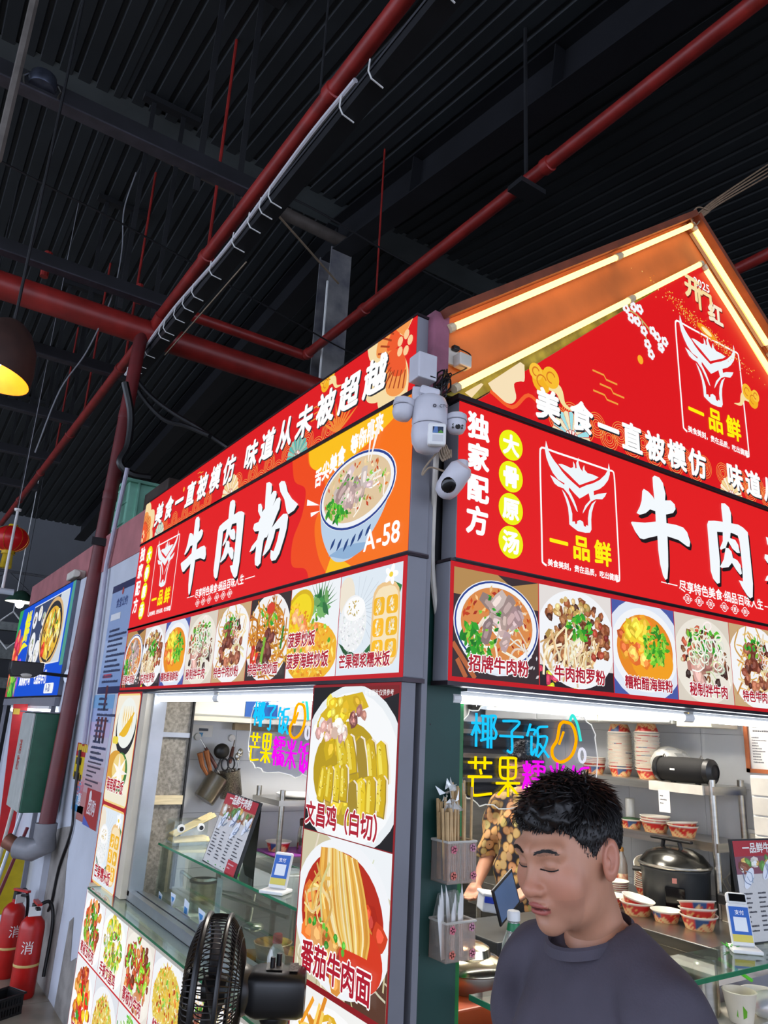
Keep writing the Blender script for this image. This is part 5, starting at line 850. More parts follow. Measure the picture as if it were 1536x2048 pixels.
# ---- things on the corner
def viewM(px, py, Yp):
    o = ony(px, py, Yp); r = Vector((math.cos(_yaw), -math.sin(_yaw), 0)); up = Vector((0, 0, 1)); z = r.cross(up)
    return Matrix(((r.x, up.x, z.x, o.x), (r.y, up.y, z.y, o.y), (r.z, up.z, z.z, o.z), (0, 0, 0, 1)))
U = 0.00138     # metres per photo pixel at the corner
M_cam = mat('camera_white', '#c6c5cd', 0.4, var=0.05); M_lens = mat('lens_black', '#08080a', 0.12, var=0.05); M_seam = mat('seam_grey', '#8a8a92', 0.5, var=0.1)
ZM = Matrix(((1, 0, 0, 0), (0, 0, 1, 0), (0, -1, 0, 0), (0, 0, 0, 1)))   # lathe axis to local up
jbx = thing('wiring_box', 'white plastic wiring box above the triple-head camera', 'box', M=viewM(846, 740, 1.66)); MB().box(-24*U, 24*U, -30*U, 32*U, -0.03, 0.03, Matrix.Rotation(0.5, 4, 'Y')).build('shell', M_cam, jbx, local=True, bevel=0.004); MB().box(6*U, 20*U, -24*U, -21*U, 0.03, 0.0306, Matrix.Rotation(0.5, 4, 'Y')).build('logo_mark', M_black, jbx, local=True)
ptz = thing('security_camera', 'white triple-head dome camera mounted on the stall corner', 'camera', M=viewM(860, 825, 1.63)); UPM = Matrix(((1, 0, 0, 0), (0, 0, 1, 0), (0, -1, 0, 0), (0, 0, 0, 1)))
def upl(prof, n=28, off=(0, 0, 0), R=None): return MB().lathe(prof, n, Matrix.Translation(off) @ (R if R is not None else Matrix.Identity(4)) @ Matrix(((1, 0, 0, 0), (0, 0, 1, 0), (0, -1, 0, 0), (0, 0, 0, 1))))
def UL(prof, off=(0, 0, 0), R=None, n=28):
    mb = MB(); M = Matrix.Translation(off) @ (R if R is not None else Matrix.Identity(4)) @ Matrix(((1, 0, 0, 0), (0, 0, 1, 0), (0, 1, 0, 0), (0, 0, 0, 1)))
    return mb.lathe([(r, z) for r, z in prof], n, M)
UL([(0, 0.052), (0.030, 0.050), (0.046, 0.040), (0.052, 0.024), (0.0535, -0.040), (0.050, -0.046), (0, -0.046)]).build('body', M_cam, ptz, smooth=True, local=True)
UL([(0, -0.044), (0.047, -0.044), (0.047, -0.0505), (0, -0.0505)]).build('neck_gap', M_seam, ptz, smooth=True, local=True); UL([(0, -0.05), (0.049, -0.05), (0.0505, -0.075), (0.047, -0.10), (0.036, -0.121), (0.016, -0.131), (0, -0.132)], off=(-0.004, 0, 0)).build('head', M_cam, ptz, smooth=True, local=True)
MB().box(-0.008, 0.046, -0.124, -0.054, 0.030, 0.056).build('face_plate', M_white, ptz, local=True, bevel=0.008)
P = Print(); P.rect(0.006, -0.088, 0.037, -0.068, '#20324a', 0); P.poly([(0.006, -0.088), (0.012, -0.068), (0.02, -0.068), (0.022, -0.088)], '#5a7fb8', 1); P.poly([(0.02, -0.088), (0.03, -0.078), (0.037, -0.086), (0.037, -0.088)], '#5a9a3a', 1.5); P.rect(0.006, -0.114, 0.037, -0.093, '#cfcfd2', 0); o = P.build('sticker', M_print, ptz); o.location.z = 0.0565
P = Print(); P.text('◎ CTU', 0.004, -0.008, 0.013, '#3a3a44', layer=1); o = P.build('logo_mark', M_print, ptz); o.location.z = 0.0545
MB().box(-0.05, 0.012, 0.045, 0.075, -0.04, 0.02, Matrix.Rotation(-0.25, 4, 'Z')).build('mount_arm', M_cam, ptz, local=True, bevel=0.008); MB().box(-0.055, -0.03, 0.03, 0.085, -0.05, 0.0).build('mount_plate', M_cam, ptz, local=True, bevel=0.004)
for cx, cy, rr, rot in ((-0.078, 0.016, 0.0335, -0.18), (0.080, -0.022, 0.0305, 0.0)):
    R = Matrix.Rotation(rot, 4, 'Z')
    UL([(0, 0.7*rr), (0.75*rr, 0.68*rr), (rr, 0.5*rr), (1.04*rr, 0.0), (1.0*rr, -0.05*rr), (0.93*rr, -0.1*rr), (0.93*rr, -0.8*rr), (0.7*rr, -1.25*rr), (0.3*rr, -1.42*rr), (0, -1.45*rr)], off=(cx, cy, 0), R=R).build('side_head', M_cam, ptz, smooth=True, local=True)
    MB().tube([(cx, cy+0.2*rr, 0), (cx*0.3, cy+0.3*rr, 0)], 0.014, 10).build('side_arm', M_cam, ptz, local=True)
    MB().tube([(cx+rr*1.0*math.cos(a), cy-0.08*rr, rr*1.0*math.sin(a)) for a in np.linspace(0, 6.28, 20)[:-1]], 0.0012, 4, closed=True).build('seam', M_seam, ptz, local=True)
MB().disc((0.082, -0.052, 0.0262), (0, -0.35, 1), 0.0078, 18).build('lens', M_lens, ptz, local=True)
for dx, dy in ((-0.014, 0.006), (-0.015, -0.003), (0.013, 0.004), (0.012, -0.004)): MB().disc((0.082+dx, -0.052+dy, 0.0258), (0, -0.3, 1), 0.0034, 10).build('led', M_lens, ptz, local=True)
bc = thing('security_camera', 'white bullet camera with black round face below the triple-head camera', 'camera', M=viewM(905, 962, 1.63)); R = Matrix.Rotation(-0.62, 4, 'Z') @ Matrix.Rotation(0.5, 4, 'X')
UL([(0, 0.062), (0.026, 0.058), (0.036, 0.045), (0.038, 0.0), (0.036, -0.03), (0.028, -0.05), (0.012, -0.059), (0, -0.06)], R=R).build('shell', M_cam, bc, smooth=True, local=True)
MB().ball(Vector((-0.013, -0.020, 0.0215)), (0.0225, 0.027, 0.012), M=(Matrix.Rotation(-0.5, 3, 'Z') @ Matrix.Rotation(0.55, 3, 'X'))).build('face_glass', M_lens, bc, smooth=True, local=True)
MB().disc((-0.010, -0.016, 0.0352), (-0.15, -0.35, 1), 0.004, 12).build('lens', mat('lens_ring', '#3a3a44', 0.3, var=0.1), bc, local=True); UL([(0, 0.0), (0.02, 0.0), (0.02, 0.03), (0, 0.03)], off=(0.03, 0.045, -0.03)).build('base', M_cam, bc, smooth=True, local=True)
cp = [(873, 905, 1.70), (870, 960, 1.72), (866, 1040, 1.76), (864, 1120, 1.77), (869, 1190, 1.77), (884, 1290, 1.77)]
solo(MB().tube(spline([ony(*p) for p in cp], 8), 0.009, 8), 'cable_duct', M_offw, 'white flexible cable duct hanging down the corner post', 'cable', smooth=True)
p = ony(874, 1185, 1.765); solo(MB().prism([(0, 0), (0.012, -0.02), (0.004, -0.045), (-0.004, -0.03)], 0, 0.002, Matrix.Translation(p) @ Matrix(((1, 0, 0, 0), (0, 0, 1, 0), (0, 1, 0, 0), (0, 0, 0, 1)))), 'tape_scrap', M_offw, 'torn scrap of tape on the white cable duct', 'tape')
coil = []
for k in range(150):
    a = k*0.52; q = k/150; coil.append(ony(885+rng.uniform(-2, 2)+14*math.cos(a)*(0.7+0.5*math.sin(k*0.11)), 768+30*math.sin(a*0.97)*(0.6+0.4*math.cos(k*0.07)), 1.655+0.02*math.sin(k*0.3)))
solo(MB().tube(coil, 0.0028, 5), 'cable_coil', M_black, 'tangled coil of black cable above the triple-head camera', 'cable', smooth=True)
so = thing('power_socket', 'white power adapter and socket on the orange gable board', 'socket', M=frontM(1.40, 2.86, 1.735)); 
q = ony(905, 712, 1.72); so.matrix_world = frontM(q.x-0.03, q.z-0.03, 1.735); MW[so.name] = frontM(q.x-0.03, q.z-0.03, 1.735)
MB().box(0, 0.06, 0, 0.06, 0, 0.012).build('plate', M_offw, so, local=True, bevel=0.003); MB().box(0.035, 0.085, -0.01, 0.035, 0.012, 0.05).build('adapter', M_offw, so, local=True, bevel=0.004); MB().box(0.025, 0.05, 0.05, 0.066, 0.012, 0.03).build('plug', M_black, so, local=True, bevel=0.003); MB().tube(spline([(0.05, 0.06, 0.025), (0.09, 0.045, 0.035), (0.08, 0.0, 0.04), (0.02, -0.05, 0.04), (-0.01, -0.07, 0.05)], 6), 0.0025, 5).build('cord', M_black, so, local=True)
for k in range(5): solo(MB().tube(spline([ony(880+3*k, 890, 1.66), ony(878+5*k, 905, 1.655), ony(886+4*k, 922-2*k, 1.65), ony(890+3*k, 900, 1.66)], 5), 0.003, 5), 'wire_tail', mat('beige_wire', '#9c8a74', 0.6, var=0.15), 'beige wire tail bunched behind the triple-head camera', 'wire', smooth=True, group='beige wire tails')
solo(MB().tube(spline([ony(874, 905, 1.66), ony(850, 935, 1.69), ony(845, 950, 1.70), ony(860, 935, 1.68), ony(890, 943, 1.66)], 6), 0.003, 5), 'wire_tail', mat('beige_wire'), 'single beige wire looping to the bullet camera', 'wire', smooth=True)
# ================================================================ inside the stall
M_wt = mat('white_wall_tile', '#c9ccd0', 0.22, var=0.05, vscale=3); M_grout = mat('grout', '#8a8c90', 0.8, var=0.1)
wb_ = thing('wall_stall_back', None, None, (2.8, 4.5, 0), kind='structure'); box(1.36, 4.36, 4.508, 4.60, 0, 2.75).build('backing', M_grout, wb_)
t0 = box(0, 0.598, 4.50, 4.508, 0, 0.298)
o0 = t0.build('tile', M_wt, wb_, local=False)
for i in range(5):
    for j in range(9):
        c = o0 if (i, j) == (0, 0) else o0.copy()
        if c is not o0: COL.objects.link(c); c.parent = wb_
        c.location = Vector((1.36+0.6*i-0.15*(0), 0, -0.03+0.3*j))
wr_ = thing('wall_stall_right', None, None, (4.3, 3, 0), kind='structure'); box(4.288, 4.36, 1.83, 4.508, 0, 2.75).build('backing', M_grout, wr_)
o0 = box(4.28, 4.288, 0, 0.548, 0, 0.298).build('tile', M_wt, wr_)
for i in range(5):
    for j in range(9):
        c = o0 if (i, j) == (0, 0) else o0.copy()
        if c is not o0: COL.objects.link(c); c.parent = wr_
        c.location = Vector((0, 1.72+0.55*i+(0.1 if i == 0 else 0), 0.27+0.3*(j-1)))
box(1.36, 4.36, 1.82, 4.6, 2.75, 2.80).build('ceiling_stall', M_offw)['kind'] = 'structure'
box(1.5, 4.28, 1.9, 4.5, 0.0, 0.01).build('floor_stall', M_tile)['kind'] = 'structure'
# unseen ceiling lamps added to brighten the kitchen
for k, (x, y) in enumerate(((2.3, 3.3), (3.5, 3.0))):
    t = thing('added_panel_lamp', ['added unseen square ceiling lamp above the glass display case', 'added unseen square ceiling lamp above the rice cooker'][k], 'lamp', (x, y, 2.72)); MB().box(x-0.3, x+0.3, y-0.3, y+0.3, 2.725, 2.75).build('frame', M_white, t); MB().box(x-0.28, x+0.28, y-0.28, y+0.28, 2.72, 2.726).build('diffuser', lampmat('added_panel_light', '#fff6e8', 50.0), t)
# concrete pillar
pi = thing('concrete_pillar', 'speckled grey concrete pillar inside the aisle window', 'pillar', (1.45, 4.3, 0)); box(1.37, 1.535, 4.16, 4.49, 0, 2.75).build('shaft', mat('raw_concrete', '#8f8c86', 0.85, col2='#6b6863', vscale=60, bump=0.3, bscale=50), pi)
box(1.37, 1.53, 4.145, 4.16, 1.255, 1.30).build('wood_strip', mat('pale_wood', '#cdbf9e', 0.6, var=0.15, stretch=(1, 1, 10)), pi); box(1.37, 1.53, 4.15, 4.16, 1.60, 1.625).build('metal_strip', M_alu, pi); box(1.53, 1.54, 4.145, 4.16, 0.85, 2.0).build('edge_strip', M_black, pi)
# wall cabinets
M_cab = mat('cabinet_white', '#d9dbd6', 0.35, var=0.05)
cb = thing('wall_cabinet', 'white wall cabinet above the hanging strainer pots', 'cabinet', (2.4, 4.35, 1.70)); box(1.545, 3.5, 4.20, 4.50, 1.72, 2.3).build('body', M_cab, cb)
for k in range(4): box(1.55+0.485*k, 1.55+0.485*k+0.475, 4.185, 4.20, 1.73, 2.29).build('door', M_cab, cb, bevel=0.003)
box(1.54, 3.5, 4.17, 4.50, 1.695, 1.72).build('shelf_board', mat('cream_board', '#d6d2c2', 0.5, var=0.06), cb); box(1.9, 2.3, 4.40, 4.44, 1.65, 1.69).build('rail', mat('old_batten', '#a8977a', 0.7, var=0.3), cb)
nt_ = thing('notice_board', 'blue notice with pale lettering on the white wall cabinet', 'notice', M=frontM(1.86, 1.73, 4.183)); MB().box(0, 0.21, 0, 0.34, 0, 0.002).build('sheet', mat('blue_sheet', '#2456a6', 0.4, var=0.08), nt_, local=True); P = Print(seed=2); lines(P, 0.05, 0.29, 0.1, 2, 0.12, 0.012, '#9db8e0', 1); P.rect(0.06, 0.14, 0.15, 0.165, '#b9c8e0', 1); P.rect(0.16, 0.08, 0.20, 0.13, '#c8c48a', 1); o = P.build('print', M_print, nt_); o.location.z = 0.002
cb = thing('wall_cabinet', 'white wall cabinet run above the bowl rack', 'cabinet', (4.1, 3.2, 1.81)); box(3.98, 4.28, 2.80, 4.45, 1.815, 2.4).build('body', M_cab, cb)
for k in range(3): box(3.965, 3.98, 2.81+0.545*k, 2.81+0.545*k+0.535, 1.82, 2.39).build('door', M_cab, cb, bevel=0.003)
solo(box(4.0, 4.26, 2.56, 2.79, 1.80, 1.86), 'tool_tray', mat('cream_board'), 'cream tray of kitchen tools at the end of the white cabinets', 'tray', bevel=0.004)
for k, c in enumerate(('#2a3a5a', '#d9a52a', '#33343a')): solo(box(3.99-0.0, 4.2, 2.60+0.06*k, 2.64+0.06*k, 1.861, 1.885), 'kitchen_tool', mat('tool_%d' % k, c, 0.5, var=0.1), ['dark blue tool handle lying in the cream tray', 'yellow tool handle lying in the cream tray', 'black tool handle lying in the cream tray'][k], 'tool')
# hanging strainer pots
def strainer(label, hook, can, tilt, holes):
    hook, can = Vector(hook), Vector(can); t = thing('strainer_pot', label, 'strainer', hook); R = Matrix.Rotation(tilt, 4, 'Y'); M = Matrix.Translation(can) @ R
    prof = [(0.0, -0.075), (0.062, -0.075), (0.066, -0.07), (0.068, 0.07), (0.072, 0.075), (0.066, 0.073), (0.063, -0.068), (0.0, -0.068)]
    MB().lathe(prof, 28, M).build('pot', mat('perforated_steel', '#8f8a80', 0.35, 0.9, var=0.6, vscale=170) if holes else mat('worn_steel', '#8d887e', 0.3, 0.95, var=0.2), t, smooth=True)
    top = M @ Vector((0.0, 0.0, 0.09)); a = hook.lerp(top, 0.25); b = hook.lerp(top, 0.82)
    MB().tube([hook, a], 0.004, 6).build('wire_hook', M_steel, t); MB().tube([a, a.lerp(b, 0.5), b], [0.009, 0.012, 0.011], 10).build('handle', mat('dark_wood_handle', '#5a2c22', 0.45, var=0.3), t, smooth=True); MB().tube([b, top, M @ Vector((0.03, 0, 0.07))], 0.004, 6).build('wire_neck', M_steel, t)
    MB().lathe([(0, 0.012), (0.02, 0.008), (0.022, -0.012), (0, -0.014)], 14, Matrix.Translation(hook+Vector((0, 0.05, 0.01))) @ Matrix.Rotation(1.57, 4, 'X')).build('wall_hook', M_white, t, smooth=True); return t, M
t, MA = strainer('dented steel pot strainer hanging tilted with ladle and spatulas in it', (1.705, 4.44, 1.59), (1.79, 4.40, 1.315), 0.55, False)
t, MBm = strainer('perforated steel pot strainer holding black scissors on the tiled wall', (1.925, 4.44, 1.59), (1.905, 4.40, 1.34), -0.22, True)
g = MB().tube([MA @ Vector((-0.02, 0, 0)), MA @ Vector((-0.05, 0, 0.16))], 0.006, 6); solo(g.ball(MA @ Vector((-0.075, 0, 0.20)), (0.05, 0.03, 0.045)), 'serving_ladle', M_black, 'black ladle head sticking out of the dented pot strainer', 'ladle', smooth=True)
for k in range(2): solo(MB().tube([MA @ Vector((0.0, 0, 0.02)), MA @ Vector((-0.10-0.02*k, 0.01*k, 0.10-0.03*k)), MA @ Vector((-0.16-0.02*k, 0.01*k, 0.15-0.03*k))], [0.006, 0.014, 0.018], 8), 'wooden_spatula', mat('spatula_wood', '#9a5a2c', 0.5, var=0.3), ['wooden spatula in the dented pot strainer, upper one', 'wooden spatula in the dented pot strainer, lower one'][k], 'spatula', smooth=True)
sc = thing('scissors', 'black-handled scissors in the perforated pot strainer', 'scissors', MBm @ Vector((0, 0, 0.05)))
for s in (-1, 1): MB().tube([MBm @ Vector((s*0.02+0.022*math.cos(a), 0, 0.115+0.034*math.sin(a))) for a in np.linspace(0, 6.28, 16)[:-1]], 0.005, 6, closed=True).build('handle', M_black, sc); MB().tube([MBm @ Vector((s*0.012, 0, 0.08)), MBm @ Vector((0, 0, -0.05))], 0.005, 6).build('blade', M_steel, sc)
for k in range(2): solo(MB().tube([MBm @ Vector((0.03, 0, 0)), MBm @ Vector((0.06+0.02*k, 0, 0.13+0.02*k))], 0.004, 6).ball(MBm @ Vector((0.065+0.02*k, 0, 0.145+0.02*k)), (0.018, 0.01, 0.024)), 'small_whisk', M_steel, ['steel spoon beside the scissors in the perforated strainer', 'steel whisk beside the scissors in the perforated strainer'][k], 'utensil', smooth=True)
hp = thing('hook_card', 'small white card of adhesive hooks on the tiled wall', 'card', M=frontM(1.66, 1.60, 4.499)); MB().box(0, 0.14, 0, 0.07, 0, 0.001).build('card', M_white, hp, local=True); P = Print(); P.rect(0.05, 0.035, 0.11, 0.05, '#3a3f4a', 1); P.poly([(0.06, 0.0), (0.075, 0.0), (0.08, 0.025), (0.055, 0.025)], '#3a8ac0', 1); o = P.build('print', M_print, hp); o.location.z = 0.001
for k in range(2): q = Vector((1.60, 4.489, 1.62-0.12*k)); solo(MB().tube([q, q+Vector((0, 0, -0.02)), q+Vector((0.04, 0, -0.02)), q+Vector((0.04, 0, 0.01))], 0.009, 6), 'clip_hook', mat('green_clip', '#2fae5a', 0.4, var=0.1), ['upper green plastic clip beside the concrete pillar', 'lower green plastic clip beside the concrete pillar'][k], 'clip', smooth=True)
# ---- glass display case behind the aisle window
ZC = 1.08
dc = thing('display_case', 'low glass display case with green edges behind the aisle window', 'display case', (1.55, 3.15, 0.84))
box(1.40, 1.76, 2.28, 4.06, ZC-0.008, ZC).build('top_pane', M_glass, dc); box(1.396, 1.40, 2.28, 4.06, ZC-0.009, ZC+0.001).build('front_edge', M_gedge, dc); box(1.412, 1.418, 2.28, 4.06, 0.74, ZC-0.009).build('front_pane', M_glass, dc)
box(1.76, 1.764, 2.28, 4.06, ZC-0.009, ZC+0.001).build('back_edge', M_gedge, dc); box(1.42, 1.76, 2.28, 4.06, 0.73, 0.74).build('floor_pane', M_steel, dc)
box(1.42, 1.80, 2.34, 4.1, 0.0, 0.73).build('base_cabinet', M_steel, dc)
for y in (2.32, 3.15, 4.0): MB().tube([(1.72, y, 0.74), (1.72, y, ZC-0.009)], 0.014, 10).build('post', M_steel, dc)
for k, (px, py) in enumerate(((316, 1799), (341, 1803), (366, 1827), (396, 1838), (418, 1862))):
    p = onx(px, py, 1.411); st = thing('cup_sticker', ['white cup sticker with blue cap on the case glass, first from the jug handle', 'pointed blue and white sticker on the case glass by the jug handle', 'tall blue and white cup sticker on the case glass under the jug', 'bucket-shaped blue and white sticker on the case glass under the code strip', 'last blue and white cup sticker on the case glass beside the fan'][k], 'sticker', M=wallM(p.y, p.z-0.03, 1.411))
    sh_ = [[(0, 0), (0.05, 0.005), (0.055, 0.06), (0.0, 0.07)], [(0.02, 0), (0.06, 0.05), (0.06, 0.07), (-0.01, 0.07)], [(0, 0), (0.06, 0), (0.065, 0.085), (0.0, 0.095)], [(0.02, 0.0), (0.06, 0.02), (0.075, 0.07), (-0.01, 0.075)], [(0, 0), (0.06, 0), (0.06, 0.08), (0, 0.09)]][k]
    P = Print(); P.poly(sh_, '#dfe8f4', 0); P.poly([(x*0.6+0.01, y*0.35+0.03) for x, y in sh_], '#3f8fd0', 1); P.build('print', M_print, st)
# code strip (code itself left blank), jug, tongs, bread
p = onx(432, 1840, 1.425); cs = thing('code_strip', 'narrow white payment strip standing in the glass case', 'card', M=wallM(p.y+0.03, 0.845, 1.425)); MB().box(0, 0.06, 0, 0.2, -0.002, 0).build('card', M_white, cs, local=True); P = Print(); P.rect(0.008, 0.07, 0.052, 0.165, '#c9ccd2', 1); lines(P, 0.01, 0.045, 0.04, 2, 0.018, 0.009, '#3a4a6a', 1); P.build('print', M_print, cs)
jg = onx(400, 1838, 1.50); jg.z = 0.84; MB().box(jg.x-0.09, jg.x+0.09, jg.y-0.10, jg.y+0.10, 0.74, 0.84).build('riser_block', M_white, dc); jt = thing('glass_jug', 'large glass measuring jug with handle in the display case', 'jug', jg); prof = [(0, 0), (0.055, 0.0), (0.06, 0.01), (0.062, 0.12), (0.066, 0.13), (0.063, 0.13), (0.058, 0.12), (0.056, 0.012), (0, 0.008)]
MB().lathe(prof, 28, Matrix.Translation(jg)).build('vessel', glassmat('jug_glass', '#e6e2d0', 0.14), jt, smooth=True); MB().lathe([(0.065, 0.122), (0.068, 0.124), (0.068, 0.132), (0.065, 0.134)], 28, Matrix.Translation(jg)).build('rim', mat('jug_rim', '#4a443c', 0.3, 0.5, var=0.2), jt, smooth=True); MB().tube(spline([jg+Vector((-0.03, 0.06, 0.12)), jg+Vector((-0.05, 0.14, 0.14)), jg+Vector((-0.04, 0.2, 0.13)), jg+Vector((-0.03, 0.2, 0.07))], 6), 0.009, 8).build('handle', M_steel, jt, smooth=True); MB().lathe([(0, 0.015), (0.052, 0.015), (0.052, 0.05), (0, 0.05)], 24, Matrix.Translation(jg)).build('contents', mat('cream_food', '#d9c592', 0.7, var=0.3, vscale=40), jt, smooth=True)
solo(MB().tube([onz(445, 1790, 0.95), onz(575, 1835, 0.95)], 0.008, 6).tube([onz(440, 1782, 0.95), onz(475, 1788, 0.95), onz(520, 1812, 0.95)], 0.006, 6), 'steel_tongs', M_steel, 'long steel tongs lying across the glass case', 'tongs', smooth=True)
solo(MB().tube([onz(510, 1790, 0.93), onz(500, 1845, 0.86)], 0.006, 6).ball(onz(507, 1853, 0.87), (0.045, 0.045, 0.018)), 'soup_ladle', M_steel, 'steel ladle resting beside the golden basins in the glass case', 'ladle', smooth=True)
M_gold = mat('gold_enamel', '#c9922e', 0.25, 0.75, var=0.12); M_basin = mat('basin_outside', '#b58a64', 0.4, 0.2, var=0.35, vscale=25)
for k, (px, py, z, r, h) in enumerate(((546, 1886, 0.95, 0.072, 0.05), (505, 1912, 0.90, 0.075, 0.05), (590, 1905, 0.905, 0.065, 0.045), (552, 1940, 0.875, 0.08, 0.05))):
    c = onx(px, py, (1.50, 1.475, 1.56, 1.455)[k]); c.z = max(c.z-h, 0.741)
    t = thing('food_basin', ['golden enamel basin stacked highest in the glass case', 'golden enamel basin next to the fan cage in the glass case', 'golden enamel basin beside the chicken panel in the glass case', 'golden enamel basin behind the red-capped bottle'][k], 'basin', c); MB().lathe([(0, 0.0), (r*0.8, 0.0), (r, h), (r*1.06, h+0.004), (r*1.0, h+0.006)], 32, Matrix.Translation(c)).build('outside', M_basin, t, smooth=True); MB().lathe([(r*1.0, h+0.006), (r*0.97, h), (r*0.78, 0.006), (0, 0.006)], 32, Matrix.Translation(c)).build('inside', M_gold, t, smooth=True)
    MB().cbox((c.x, c.y, (0.74+c.z)/2), (0.09, 0.09, max(0.001, c.z-0.74))).build('stand', M_white, t)
c = onx(549, 1958, 1.435); t = thing('sauce_bottle', 'clear plastic bottle with red cap in front of the golden basins', 'bottle', c); MB().cbox((c.x, c.y, (0.74+c.z)/2), (0.05, 0.05, max(0.001, c.z-0.74))).build('coaster', M_white, t)
MB().lathe([(0, 0), (0.03, 0), (0.033, 0.01), (0.033, 0.07), (0.026, 0.095), (0.014, 0.115), (0.013, 0.125)], 20, Matrix.Translation(c)).build('body', glassmat('milky_plastic', '#e6e2d6', 0.1, 0.3, 0.35), t, smooth=True); MB().lathe([(0, 0.15), (0.014, 0.149), (0.0175, 0.145), (0.018, 0.118), (0.0, 0.118)], 18, Matrix.Translation(c)).build('cap', mat('red_cap', '#c3161a', 0.35, var=0.1), t, smooth=True)
# skewer box with googly eyes
b0 = Vector((1.50, 4.00, ZC+0.001)); sb = thing('skewer_box', 'clear plastic box of wooden skewers with two googly eyes', 'box', b0)
MB().box(1.42, 1.60, 3.92, 4.04, ZC+0.001, ZC+0.12).build('box_shell', glassmat('thin_plastic', '#f4f6f4', 0.10, 0.1), sb)
for k in range(10): MB().tube([(1.43, 3.93+0.01*k, ZC+0.02+0.004*(k % 3)), (1.62, 3.93+0.01*k, ZC+0.022+0.006*(k % 3))], 0.006, 5).build('skewer', mat('skewer_wood', '#d9c896', 0.6, var=0.15), sb)
for k in range(8): MB().tube([(1.43, 3.925+0.012*k, ZC+0.05), (1.64, 3.925+0.012*k, ZC+0.14+0.004*(k % 3))], 0.006, 5).build('skewer', mat('skewer_wood'), sb)
for x, z in ((1.455, 0.085), (1.56, 0.088)): MB().disc((x, 3.917, ZC+z), (-0.2, -1, 0), 0.02, 18).build('eye', M_white, sb); MB().disc((x+0.003, 3.915, ZC+z-0.003), (-0.2, -1, 0), 0.011, 14).build('pupil', M_black, sb)
# menu stand on the case
def menu_stand(label, BL, BR, TL, TR, head, seed, foods):
    BL, BR, TL, TR = Vector(BL), Vector(BR), Vector(TL), Vector(TR); u = (BR-BL); W = u.length; u.normalize(); v = TL-BL; Hh = v.length; v.normalize(); w = u.cross(v).normalized()
    M = Matrix(((u.x, v.x, w.x, BL.x), (u.y, v.y, w.y, BL.y), (u.z, v.z, w.z, BL.z), (0, 0, 0, 1))); t = thing('menu_stand', label, 'menu stand', M=M); MB().box(-0.006, W+0.006, -0.005, Hh+0.006, -0.014, -0.001).build('board', M_black, t, local=True)
    P = Print(seed=seed); P.rect(0, 0, W, Hh, '#d9d6d2', 0); P.rect(0, Hh*0.84, W, Hh, '#b3202c', 1); P.text('一品鲜牛肉粉', W*0.14, Hh*0.87, W*0.115, '#f4efe8', layer=3, bold=0.03)
    P.rect(0, Hh*0.66, W, Hh*0.84, '#b58a6a' if foods else '#8a4a5a', 1); P.bits('chunk', 26, ['#8a4a2a', '#e0b05a', '#d9d2c6', '#5a8a3a'], W*0.06, (W/2, Hh*0.75, W*0.45, Hh*0.07), 2)
    for x, y, r in ((0.18, 0.62, 0.3), (0.5, 0.70, 0.35), (0.62, 0.55, 0.3), (0.9, 0.66, 0.3)): P.ell(W*x, Hh*y, W*0.13, Hh*0.055, '#eef2fa', 4, rot=0.9); P.bits('noodle', 3, ['#8a9ab8'], W*0.05, (W*x, Hh*y, W*0.06, Hh*0.02), 5)
    for c_ in range(4): lines(P, W*(0.06+0.23*c_), Hh*0.46, W*0.17, 9, Hh*0.045, Hh*0.018, '#4a4a52', 3)
    P.rect(W*0.72, 0, W, Hh*0.18, '#c2303a', 4); lines(P, W*0.75, Hh*0.12, W*0.2, 2, Hh*0.05, Hh*0.02, '#f0c0c0', 5); P.build('menu_print', M_print, t)
    MB().add([(0.0, Hh, -0.014), (W, Hh, -0.014), (W*0.5+0.05, -0.0, -0.16), (W*0.5-0.05, -0.0, -0.16)], [(0, 1, 2, 3)]).build('back_leg', M_black, t, local=True); return t
menu_stand('printed menu stand with red heading on the glass case by the aisle window', (1.425, 3.51, ZC+0.004), (1.425, 3.13, ZC+0.004), (1.50, 3.49, 1.375), (1.50, 3.11, 1.375), 1, 3, True)
q = MB()
for k in range(40): q.tube([(1.43+0.004*(k % 5), 3.12+0.009*k, ZC), (1.425+0.004*(k % 5)+rng.uniform(-.01, .01), 3.12+0.009*k+rng.uniform(-.01, .01), ZC+0.012)], 0.002, 3)
tag(q.build('grass_mat', mat('plastic_grass', '#3fae2a', 0.6, var=0.2)), 'strip of bright green plastic grass under the menu stand', 'plastic grass', kind='stuff')
def pay_stand(label, p, yaw_, h=0.13, head=False):
    t = thing('payment_stand', label, 'payment stand', M=Matrix.Translation(p) @ Matrix.Rotation(yaw_, 4, 'Z')); MB().box(-0.05, 0.05, -0.045, 0.045, 0, 0.012).build('base', M_white, t, local=True, bevel=0.004); T = Matrix.Translation((0, 0.01, 0.012)) @ Matrix.Rotation(-0.35, 4, 'X')
    MB().box(-0.038, 0.038, -0.009, 0.009, 0, h, T).build('body', M_white, t, local=True, bevel=0.007)
    if head: MB().box(-0.036, 0.036, -0.016, 0.012, h-0.004, h+0.035, T).build('head', M_white, t, local=True, bevel=0.01); MB().box(-0.028, 0.028, -0.018, -0.0155, h+0.004, h+0.028, T).build('screen', M_lens, t, local=True)
    P = Print(); P.rect(-0.033, 0.012, 0.033, h-0.012, '#2a66c0', 0); P.rect(-0.033, 0.012, 0.033, 0.035, '#e0cf5a', 1); P.rect(-0.022, 0.045, 0.022, h-0.045, '#eef2f6', 1); P.text('支付', -0.015, h-0.038, 0.016, '#ffffff', layer=2); o = P.build('print', M_print, t); o.matrix_basis = T @ Matrix(((1, 0, 0, 0), (0, 0, -1, -0.0095), (0, 1, 0, 0), (0, 0, 0, 1))); return t
